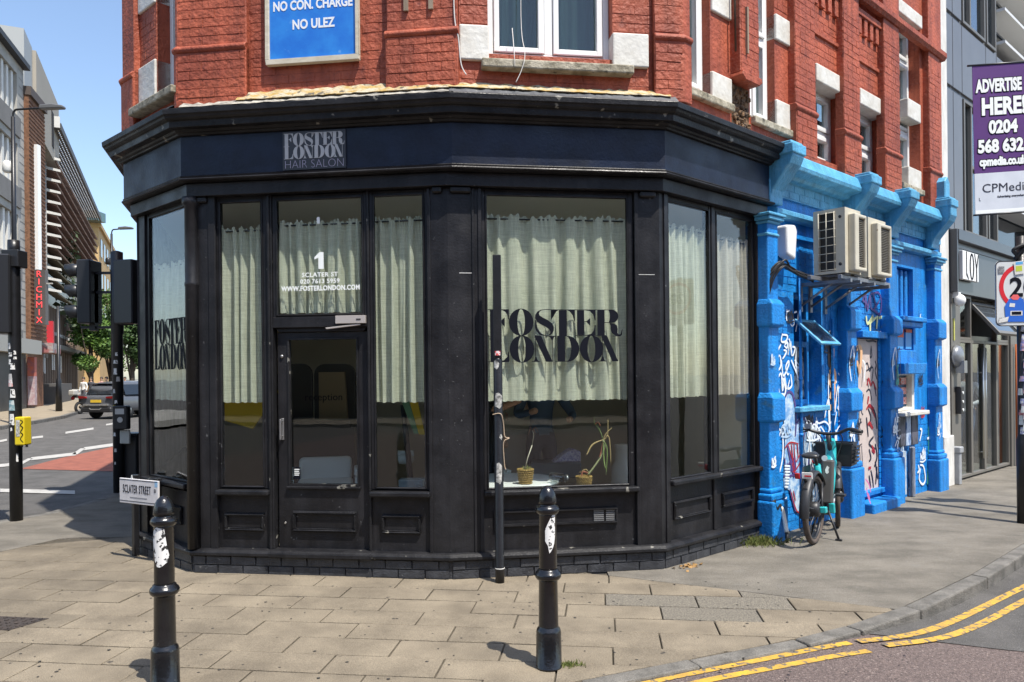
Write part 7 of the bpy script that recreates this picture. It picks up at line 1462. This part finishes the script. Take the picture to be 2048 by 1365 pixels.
q = MB(); q.box(p2p.x + .07, p2p.x + .21, p2p.y - .10, p2p.y - .06, .72, .92); q.obj('grey_plate', mat('grey plate', (.42, .42, .38), .6), ts2, bevel=.008); q = MB(); q.box(p2p.x - .005, p2p.x + .005, p2p.y - .12, p2p.y - .09, .95, 1.28); q.obj('yellow_edge', mat('yellow edge', (.6, .45, .03), .5), ts2)
for i, (z, a0, a1, h_) in enumerate(((1.72, -110, -70, .09), (1.62, -80, -40, .07), (1.88, -110, -60, .05), (1.45, -120, -90, .06), (.83, -120, -90, .05), (.60, -110, -80, .05), (1.3, -100, -70, .05), (.42, -110, -90, .04), (1.99, -90, -60, .05))): wrap(p2p, .074, a0, a1, [(0, z), (.1, z + h_), (.9, z + h_), (1, z)], cmap['g' if i % 2 else 'w'], ts2)
fb_ = px(262, 985); fbx = thing('feeder_cabinet', 'small black street cabinet behind the street name plate', 'cabinet', tuple(fb_)); q = MB(); q.box(fb_.x - .14, fb_.x + .08, fb_.y, fb_.y + .3, 0, .82); q.obj('cabinet_body', M_dark, fbx, bevel=.01); q = MB(); q.box(fb_.x - .15, fb_.x + .09, fb_.y - .01, fb_.y + .31, .82, .86); q.obj('lid', M_dark, fbx, bevel=.008)

# ------------------------------------------------------------------ speed limit sign, banner column (right edge)
sb_ = px(2047, 1047); sg = thing('speed_limit_sign', 'white twenty zone speed sign covered with stickers on a sticker clad post, right edge', 'traffic sign', tuple(sb_))
q = MB(); q.lathe([(.06, 0), (.06, .9), (.045, .95), (.045, 3.1)], sb_, 16); q.obj('post', M_pole, sg)
s0 = at(1992, 653, 8.05); s1 = at(2098, 646, 8.05); SW = (s1 - s0).length; SGT = TP((s0.x, s0.y, s0.z), -3); SH = .70
def rrect(w, h, r): return [(x + r * math.cos(math.radians(a)), y + r * math.sin(math.radians(a))) for x, y, A in ((w - r, h - r, 0), (r, h - r, 90), (r, r, 180), (w - r, r, 270)) for a in range(A, A + 91, 18)]
q = MB(); q.prism(rrect(SW, SH, .05), -.012, 0, SGT); q.obj('plate', mat('reflective grey white', (.60, .61, .60), .4), sg)
q = MB(); o_ = rrect(SW, SH, .05); i_ = [(.008 + x * (SW - .016) / SW, .008 + y * (SH - .016) / SH) for x, y in o_]; k = len(o_); q.add([SGT(x, .002, y) for x, y in o_] + [SGT(x, .002, y) for x, y in i_] , [(j, (j + 1) % k, k + (j + 1) % k, k + j) for j in range(k)]); q.obj('border', M_paintblk, sg, recalc=False)
rc_ = (SW / 2, SH * .60); q = MB(); n = 40; vs = []
for j in range(n): a = 2 * math.pi * j / n; vs += [SGT(rc_[0] + r * math.cos(a), .003, rc_[1] + r * math.sin(a)) for r in (.205, .25)]
q.add(vs, [(2 * j, 2 * j + 1, (2 * j + 3) % (2 * n), (2 * j + 2) % (2 * n)) for j in range(n)]); q.obj('red_ring', mat('sign red', (.60, .02, .03), .4), sg, recalc=False)
text_mb('20', .285, SGT, rc_[0], rc_[1] - .10, .003, bold=.006, align='CENTER', sx=1.0).obj('numeral', M_paintblk, sg)
def sticker(pts, m, w=.006, nm='sticker'): q = MB(); q.prism([(x * .68, y * (.56 if y < .65 else .66)) for x, y in pts], w - .001, w, SGT); return q.obj(nm, m, sg)
bs = mat('blue sticker', (.02, .12, .52), .5)
sticker([(.14, .20), (.13, .38), (.20, .52), (.26, .55), (.38, .54), (.42, .50), (.44, .38), (.50, .20), (.46, .08), (.18, .08)], bs); sticker([(.22, .54), (.26, .60), (.33, .60), (.36, .55), (.33, .50), (.26, .50)], mat('coral sticker', (.72, .12, .12), .5), .008); sticker([(.215, .20), (.215, .29), (.40, .29), (.40, .20)], M_sticker, .008); sticker([(.235, .215), (.235, .275), (.38, .275), (.38, .215)], M_paintblk, .009)
sticker([(.20, .37), (.21, .44), (.29, .43), (.28, .36)], M_sticker, .008); sticker([(.03, .06), (.05, .14), (.19, .18), (.17, .09)], M_sticker, .010); sticker([(.04, .86), (.04, .97), (.13, .97), (.13, .87)], mat('grey qr sticker', (.12, .12, .13), .5, (.3, .3, .3), 120, 1, 1), .008); sticker([(.29, .83), (.27, 1.04), (.42, 1.06), (.44, .85)], M_sticker, .010); sticker([(.30, .88), (.30, .97), (.40, .98), (.40, .89)], mat('lime sticker', (.45, .52, .06), .5), .011); sticker([(.30, .99), (.30, 1.035), (.41, 1.045), (.41, 1.0)], mat('sky sticker', (.10, .35, .62), .5), .011)
text_mb('WPO', .05, SGT, .035, .055, .0075, bold=.001, sx=.75).obj('sticker_lettering', M_paintblk, sg); text_mb('UM.', .07, SGT, .285, .27, .0085, bold=.002).obj('sticker_lettering', M_wlet, sg)
rr = random.Random(31); pal = [(.70, .69, .66), (.55, .22, .22), (.62, .62, .66), (.16, .20, .45), (.5, .56, .52), (.03, .03, .03), (.66, .42, .44)]
for i in range(46):
    z = .95 + rr.random() * 1.25; a = rr.uniform(-170, -30); h_ = rr.uniform(.05, .11); wrap(sb_, .046, a, a + rr.uniform(40, 80), [(0, z), (.05, z + h_), (.95, z + h_), (1, z)], mat('post sticker %d' % (i % 7), pal[i % 7], .6, pal[(i + 3) % 7], 40, 2, .8), sg, lift=.001 + .0004 * i)
q = MB(); q.tube(spline([Vector(sb_) + Vector((-.02, 0, 2.88)), Vector(sb_) + Vector((-.10, -.03, 2.95)), Vector(sb_) + Vector((.02, -.06, 3.0)), Vector(sb_) + Vector((-.06, 0, 2.86)), Vector(sb_) + Vector((.06, .02, 2.94))]), .02, 6); q.obj('cable_tangle', MATS['black rubber'], sg)
# second zone sign further along, off the right edge; and one across the side road facing the salon
def zone_sign(loc, rot, zb, label):
    t = thing('zone_sign', label, 'traffic sign', loc); q = MB(); q.lathe([(.05, 0), (.045, zb + .75)], loc, 14); q.obj('post', M_pole, t); T = TP(loc, rot)
    q = MB(); q.prism([(x - .30, z + zb) for x, z in rrect(.60, .72, .05)], .05, .062, T); q.obj('plate', MATS['reflective grey white'], t); q = MB(); n = 36; vs = []
    for j in range(n): a = 2 * math.pi * j / n; vs += [T(r * math.cos(a), .065, zb + .42 + r * math.sin(a)) for r in (.21, .255)]
    q.add(vs, [(2 * j, 2 * j + 1, (2 * j + 3) % (2 * n), (2 * j + 2) % (2 * n)) for j in range(n)]); q.obj('red_ring', MATS['sign red'], t, recalc=False); text_mb('20', .24, T, 0, zb + .335, .065, bold=.006, align='CENTER').obj('numeral', M_paintblk, t)
s2 = px(2042, 1017) + Vector((.30, -.30, 0)); zone_sign((s2.x, s2.y, 0), -3, 2.15, 'zone speed sign just outside the right edge of the photo')
zone_sign((6.92, 7.22, 0), -48, 2.42, 'zone speed sign across the side road, seen mirrored in the salon window')
# advertising banner
bt_ = at(1946, 133, 8.3); bb_ = at(1951, 430, 8.3); bn = thing('advertising_banner', 'purple and white advertising banner with a phone number hanging at the right edge', 'banner', (bb_.x, 8.3, bb_.z))
BTf0 = TP((bb_.x, 8.3, bb_.z), -1.0); BH = bt_.z - bb_.z
BTf = lambda u, w, z: BTf0(u, w, z) + Vector((-.012 * z, 0, .055 * u + 0))
q = MB(); q.box(0, .80, -.006, 0, BH * .275, BH, BTf); q.obj('purple_cloth', mat('purple banner cloth', (.085, .018, .155), .6, (.07, .014, .13), 3), bn)
q = MB(); q.box(0, .80, -.006, 0, 0, BH * .275, BTf); q.obj('white_cloth', mat('white banner cloth', (.62, .65, .70), .6, (.52, .55, .60), 4), bn); q = MB(); q.box(0, .80, 0, .001, .006, .045, BTf); q.obj('white_hem', M_wlet, bn)
q = MB(); q.tube([BTf(-.05, -.003, BH + .008), BTf(.85, -.003, BH + .008)], .012, 8); q.obj('top_rod', M_dark, bn); q = MB(); q.tube([BTf(-.02, -.003, -.005), BTf(.85, -.003, -.005)], .010, 8); q.obj('bottom_rod', M_dark, bn)
def btxt(s, size, u, z, sx, bold, m=None, nm='lettering', al='LEFT'):
    if m is None: text_mb(s, size, BTf, u, z, .001, bold=bold + .010, align=al, sx=sx).obj('lettering_outline', M_paintblk, bn)
    text_mb(s, size, BTf, u, z, .005 if m is None else .001, bold=bold, align=al, sx=sx).obj(nm, m or M_wlet, bn)
btxt('ADVERTISE', .19, .035, BH * .822, .53, .009); btxt('HERE!', .255, .085, BH * .668, .74, .011); btxt('0204', .19, .165, BH * .542, .82, .009); btxt('568 632', .19, .04, BH * .415, .80, .009); btxt('cpmedia.co.uk', .125, .055, BH * .325, .70, .007)
mn = mat('banner navy', (.02, .02, .035), .5); btxt('CPMedia', .135, .075, BH * .145, 1.08, .0, mn); btxt('Advertising everywhere', .034, .24, BH * .105, .95, .0008, mn); btxt('L', .05, .04, BH * .09, .9, 0, mn)
cl = thing('lamp_column', 'grey lighting column carrying the advertising banner, just outside the right edge', 'street lamp', (bb_.x + .92, 8.32, 0)); q = MB(); q.lathe([(.09, 0), (.085, 1.2), (.06, 1.3), (.055, 8)], (bb_.x + .92, 8.32, 0), 14); q.obj('column', M_dark, cl)

# ------------------------------------------------------------------ hire bike
rw = px(1632, 1089); rw = Vector((rw.x, rw.y, 0)); bd = Vector((.585, .811, 0)).normalized(); bs_ = Vector((bd.y, -bd.x, 0))      # forward, right
lean = -.05
def KT(f, s, z): return rw + bd * (f + .34 * 0) + bs_ * (s + lean * z) + Vector((0, 0, z))
bk = thing('hire_bike', 'turquoise electric hire bike parked with its rear wheel towards the camera', 'bicycle', tuple(rw)); WB = .98; WR = .335
M_teal = mat('turquoise bike paint', (.02, .40, .42), .3, coat=.4); M_bkd = mat('bike black plastic', (.022, .022, .024), .45); M_tyre = mat('dusty tyre', (.055, .045, .04), .85, (.10, .075, .06), 20)
axb = (KT(0, 1, 0) - KT(0, 0, 0)); up3 = (KT(0, 0, 1) - KT(0, 0, 0)).normalized()
def wheel(f, turn=0):
    c = KT(f, 0, WR); ax = Matrix.Rotation(turn, 3, 'Z') @ axb; ax = (ax - up3 * ax.dot(up3)).normalized(); q = MB(); q.torus(c, ax, WR - .026, .027, 44, 10); w = q.obj('wheel', M_tyre, bk); q = MB(); q.torus(c, ax, WR - .055, .013, 36, 6); q.obj('rim', M_bkd, w); q = MB(); e1 = Vector((0, 0, 1)); e2 = ax.cross(e1).normalized()
    for i in range(14): a = 2 * math.pi * i / 14; q.tube([c + ax * (.025 if i % 2 else -.025), c + (e1 * math.cos(a) + e2 * math.sin(a)) * (WR - .06)], .0018, 4)
    q.obj('spoke', M_rail, w, kind='stuff'); q = MB(); q.lathe([(.05, -.06), (.075, -.04), (.075, .04), (.05, .06)], c, 18, axis=ax); q.obj('hub', M_bkd, w); return ax, c
axr, cr = wheel(0.0); axf, cf = wheel(WB, .22)
# rear and front mudguards
def guard(c, ax, a0, a1, r, w, m, nm):
    e1 = Vector((0, 0, 1)); e2 = ax.cross(e1).normalized(); q = MB(); vs = []; n = 18
    for i in range(n + 1):
        a = math.radians(a0 + (a1 - a0) * i / n); d = e1 * math.cos(a) + e2 * math.sin(a)
        for rr_, ww in ((r, -w), (r + .018, -w * .6), (r + .018, w * .6), (r, w), (r - .012, w), (r + .004, 0), (r - .012, -w)): vs.append(c + d * rr_ + ax * ww)
    q.add(vs, [(7 * i + j, 7 * i + (j + 1) % 7, 7 * i + 7 + (j + 1) % 7, 7 * i + 7 + j) for i in range(n) for j in range(7)], True); return q.obj(nm, m, bk)
sgn = 1 if (axr.cross(Vector((0, 0, 1)))).dot(bd) < 0 else -1
guard(cr, axr, sgn * -55, sgn * 95, WR + .02, .045, M_bkd, 'rear_mudguard'); guard(cf, axf, sgn * -60, sgn * 70, WR + .02, .04, M_bkd, 'front_mudguard')
q = MB(); q.prism([(.0, 0), (.30, .0), (.30, .36), (.02, .36), (-.12, .12)], -.062, -.054, lambda u, w, z: KT(-.10 + u, w, WR + .05 + z)); q.prism([(.0, 0), (.30, .0), (.30, .36), (.02, .36), (-.12, .12)], .054, .062, lambda u, w, z: KT(-.10 + u, w, WR + .05 + z)) if False else None; q.obj('wheel_cover', M_bkd, bk, bevel=.01)
q = MB(); q.tube(spline([KT(WB - .19, 0, .94), KT(WB - .17, 0, .80), KT(.62, 0, .50), KT(.44, 0, .33), KT(.36, 0, .30)]), [.055] * 8 + [.065] * 10 + [.06] * 7, 10); q.tube([KT(.37, 0, .30), KT(.27, 0, .56), KT(.22, 0, .74)], .034, 8)
q.tube([KT(.26, 0, .62), KT(.56, 0, .46)], .03, 8); q.obj('frame', M_teal, bk)
q = MB()
for s in (-.075, .075): q.tube([KT(.40, s * .5, .30), KT(0, s, WR)], .015, 6); q.tube([KT(.26, s * .4, .60), KT(0, s, WR)], .012, 6)
q.obj('stays', M_bkd, bk)
q = MB(); q.tube([KT(WB - .15, 0, .70), KT(WB - .24, 0, 1.0)], .028, 8)
for s in (-.055, .055): q.tube([KT(WB - .13, s, .68), KT(WB, s, WR)], .018, 6)
q.box(-.06, .06, -.02, .02, 0, .03, lambda u, w, z: KT(WB - .14 + w, u, .67 + z)); q.obj('fork', M_bkd, bk)
def BTb(u, w, z): return KT(.30, 0, .36) + bs_ * (u + .055) - bd * w + (KT(WB - .34, 0, .80) - KT(.40, 0, .36)).normalized() * z * 0 + Vector((0, 0, z)) + bd * (.18 * z)
q = MB(); q.box(-.055, .055, -.02, .055, .0, .42, BTb); q.obj('battery_pack', mat('dark battery case', (.075, .072, .068), .45), bk, bevel=.016, seg=2); MB().prism([(-.014, .30), (.0, .285), (.018, .30), (.012, .325), (.02, .35), (.0, .365), (-.01, .345), (-.018, .325)], .0555, .057, BTb).obj('battery_mark', M_sticker, bk)
q = MB(); q.lathe([(.028, 0), (.028, .004)], KT(.30, .055, .80), 16, axis=-bd); q.obj('white_badge', M_wlet, bk)
q = MB(); q.tube([KT(.22, 0, .72), KT(.17, 0, .83)], .017, 8); q.obj('seat_post', M_bkd, bk)
q = MB(); sd_ = []
for f, w_, z in ((-.06, .085, .845), (-.03, .10, .86), (.05, .085, .865), (.12, .045, .862), (.20, .022, .856), (.22, .012, .85)): sd_ += [KT(f, s, zz) for s, zz in ((-w_, z - .02), (-w_ * .8, z + .012), (0, z + .018), (w_ * .8, z + .012), (w_, z - .02), (0, z - .035))]
q.add(sd_, [(6 * i + j, 6 * i + (j + 1) % 6, 6 * i + 6 + (j + 1) % 6, 6 * i + 6 + j) for i in range(5) for j in range(6)] + [tuple(range(6)), tuple(range(30, 36))], True); q.obj('saddle', mat('saddle vinyl', (.03, .03, .03), .35), bk, subsurf=1)
q = MB(); q.tube(spline([KT(WB - .34, -.34, 1.05), KT(WB - .28, -.22, 1.055), KT(WB - .24, -.10, 1.02), KT(WB - .24, 0, 1.01), KT(WB - .24, .10, 1.02), KT(WB - .28, .22, 1.07), KT(WB - .34, .34, 1.05)]), .016, 8); q.obj('handlebar', M_bkd, bk)
for s in (-1, 1):
    q = MB(); q.tube([KT(WB - .345, s * .35, 1.05), KT(WB - .29, s * .235, 1.06)], .021, 8); q.obj('grip', M_bkd, bk); q = MB(); q.tube([KT(WB - .25, s * .2, 1.03), KT(WB - .22, s * .26, 1.02), KT(WB - .28, s * .33, 1.015)], .007, 5); q.obj('brake_lever', M_bkd, bk)
q = MB(); q.box(-.03, .03, -.02, .03, 0, .05, lambda u, w, z: KT(WB - .26 - w, -.19 + u, 1.06 + z)); q.torus(KT(WB - .26, -.19, 1.125), bd, .02, .004, 16, 5); q.obj('phone_clamp', M_rail, bk)
q = MB()
for a, c in (((-.17, .20), (-.14, -.13)),): pass
bx0, bx1 = WB - .05, WB + .20
for s0_, s1_, f0, f1 in ((-.17, .17, bx0, bx0 + .012), (-.17, .17, bx1, bx1 + .012), (-.17, -.158, bx0, bx1), (.158, .17, bx0, bx1)): q.box(s0_, s1_, f0, f1, .66, .90, lambda u, w, z: KT(w, u * (1 + .35 * (z - .66)), z))
q.box(-.16, .16, bx0, bx1, .655, .667, lambda u, w, z: KT(w, u, z)); q.box(-.20, .20, bx0 - .012, bx0 + .02, .885, .905, lambda u, w, z: KT(w, u, z))
for i in range(5): q.box(.178 + .006 * i, .198 + .006 * i, bx0 + .02, bx1 - .02, .69 + i * .04, .71 + i * .04, lambda u, w, z: KT(w, u, z))
q.obj('basket', M_bkd, bk, bevel=.004)
q = MB(); q.box(-.05, -.005, -.0, .03, .0, .055, lambda u, w, z: KT(-.30 - w, u - .02, .66 + z)); q.obj('rear_light', mat('bike red lens', (.30, .01, .012), .25), bk, bevel=.006); q = MB(); q.box(.0, .095, 0, .012, .0, .06, lambda u, w, z: KT(-.30 - w, u - .01, .665 + z)); q.obj('registration_plate', M_sticker, bk, bevel=.003); MB().box(.015, .075, 0, .001, 0, .014, lambda u, w, z: KT(-.313 - w, u, .685 + z)).obj('plate_print', mat('sign red', (.6, .02, .03), .4), bk); q = MB(); q.tube([KT(-.22, 0, .64), KT(-.30, 0, .68)], .02, 6); q.obj('light_bracket', M_bkd, bk)
q = MB(); q.lathe([(.055, -.06), (.075, -.05), (.075, .05), (.055, .06)], KT(.38, 0, .30), 18, axis=axb); q.obj('motor', M_bkd, bk)
for s in (-1, 1):
    q = MB(); a = KT(.38, s * .085, .30); b = KT(.38 + s * .10, s * .09, .30 + s * .12); q.tube([a, b], .011, 6); q.obj('crank', M_rail, bk); q = MB(); q.box(-.045, .045, -.04, .04, -.012, .012, lambda u, w, z: b + bs_ * (s * .055 + u) + bd * w + Vector((0, 0, z))); q.obj('pedal', M_bkd, bk, bevel=.004)
q = MB(); q.tube([KT(.30, .06, .28), KT(.26, .15, .02)], .012, 6); q.tube([KT(.30, -.03, .28), KT(.27, -.12, .02)], .012, 6); q.box(-.03, .03, -.015, .015, 0, .02, lambda u, w, z: KT(.26 + w, .15 + u, z)); q.obj('kickstand', M_bkd, bk)
q = MB(); q.tube(spline([KT(WB - .26, -.12, 1.02), KT(WB - .10, -.10, .95), KT(WB - .12, -.03, .75)]), .006, 5); q.tube(spline([KT(WB - .26, .12, 1.02), KT(WB - .08, .10, .93), KT(WB - .12, .03, .72)]), .006, 5); q.obj('brake_cable', M_bkd, bk)
q = MB(); q.box(-.03, .03, -.03, .03, -.03, .03, lambda u, w, z: KT(.02 + w, .085 + u, WR + z)); q.box(-.03, .03, -.02, .02, -.05, .05, lambda u, w, z: KT(.36 + w, .08 + u, .30 + z)); q.obj('gear_box', MATS['turquoise bike paint'], bk, bevel=.008)

# ------------------------------------------------------------------ weeds, litter
def weeds(x, y, n, s, label, seed, h=.08):
    r = random.Random(seed); b = px(x, y); q = MB()
    for i in range(n):
        p = b + Vector((r.gauss(0, s), r.gauss(0, s * .45), 0)); d = Vector((r.uniform(-1, 1), r.uniform(-1, 1), 0)) * h * .6; hh = h * r.uniform(.3, 1); wv = Vector((r.uniform(-.006, .006), r.uniform(-.004, .004), 0))
        q.add([p - wv, p + wv, p + d * .5 + Vector((0, 0, hh * .7)), p + d + Vector((0, 0, hh))], [(0, 1, 2, 3)])
    o = q.obj('weeds', M_grass, None, recalc=False); tag(o, label, 'weeds', kind='stuff')
weeds(1515, 1090, 420, .11, 'grassy weeds at the foot of the wall by the white pipe', 1, .10); weeds(1140, 1333, 160, .035, 'small tuft of weeds beside the bollard base', 2, .035); weeds(1535, 1080, 120, .05, 'grassy weeds by the wall', 5, .16)
q = MB(); r = random.Random(4)
for i in range(30):
    p = px(1375 + r.gauss(0, 14), 1134 + r.gauss(0, 3)); a = r.uniform(0, 6.28); e = Vector((math.cos(a), math.sin(a), 0)) * r.uniform(.012, .03); f = Vector((-e.y, e.x, 0)) * .5 + Vector((0, 0, .012)); q.add([p + Vector((0, 0, .006)) - e, p + Vector((0, 0, .006)) + f, p + e + Vector((0, 0, .01)), p - f + Vector((0, 0, .014))], [(0, 1, 2, 3)])
tag(q.obj('dry_leaves', mat('dry brown leaves', (.34, .20, .07), .8, (.22, .12, .04), 30), None, recalc=False), 'few dry brown leaves against the plinth corner', 'leaves', kind='stuff')
q = MB()
for i in range(300):
    x, y = r.uniform(-5, 2.4), r.uniform(3.4, 6.0); q.lathe([(r.uniform(.005, .011), 0), (.004, .001)], (x, y, .0045), 7)
tag(q.obj('gum_spots', mat('chewing gum', (.05, .045, .04), .9), None), 'dark chewing gum spots trodden into the paving slabs', 'gum spots', kind='stuff')
# far side of the road behind the camera (only reflected in the panes)
ob = thing('brick_viaduct', 'brick viaduct and railing across the road, seen only as reflections', 'wall', (0, -16, 0)); q = MB(); q.box(-45, 30, -17, -16, -.1, 3.2); q.obj('wall', mat('viaduct brick', (.07, .055, .045), .85, (.045, .036, .03), 1), ob); q = MB()
for i in range(120): q.box(-45 + i * .6, -44.94 + i * .6, -16.05, -16.0 + .04, 3.2, 4.2)
q.box(-45, 30, -16.06, -15.94, 4.2, 4.28); q.obj('railing', M_dark, ob, kind='stuff')
ob2 = thing('reflection_block', 'unseen tall dark block added across the road to darken the pane reflections', 'building', (14, -24, 0)); q = MB(); q.box(-30, 60, -34, -24, -.1, 12.5); q.obj('wall', MATS['viaduct brick'], ob2)  # unseen, made tall and dark to keep sky out of the panes
for i in range(8):
    q = MB(); q.box(-1 + i * 5, 1.5 + i * 5, -24.05, -23.95, 2.6, 4.6); q.obj('window', M_blind, ob2)
bpy.context.view_layer.update()
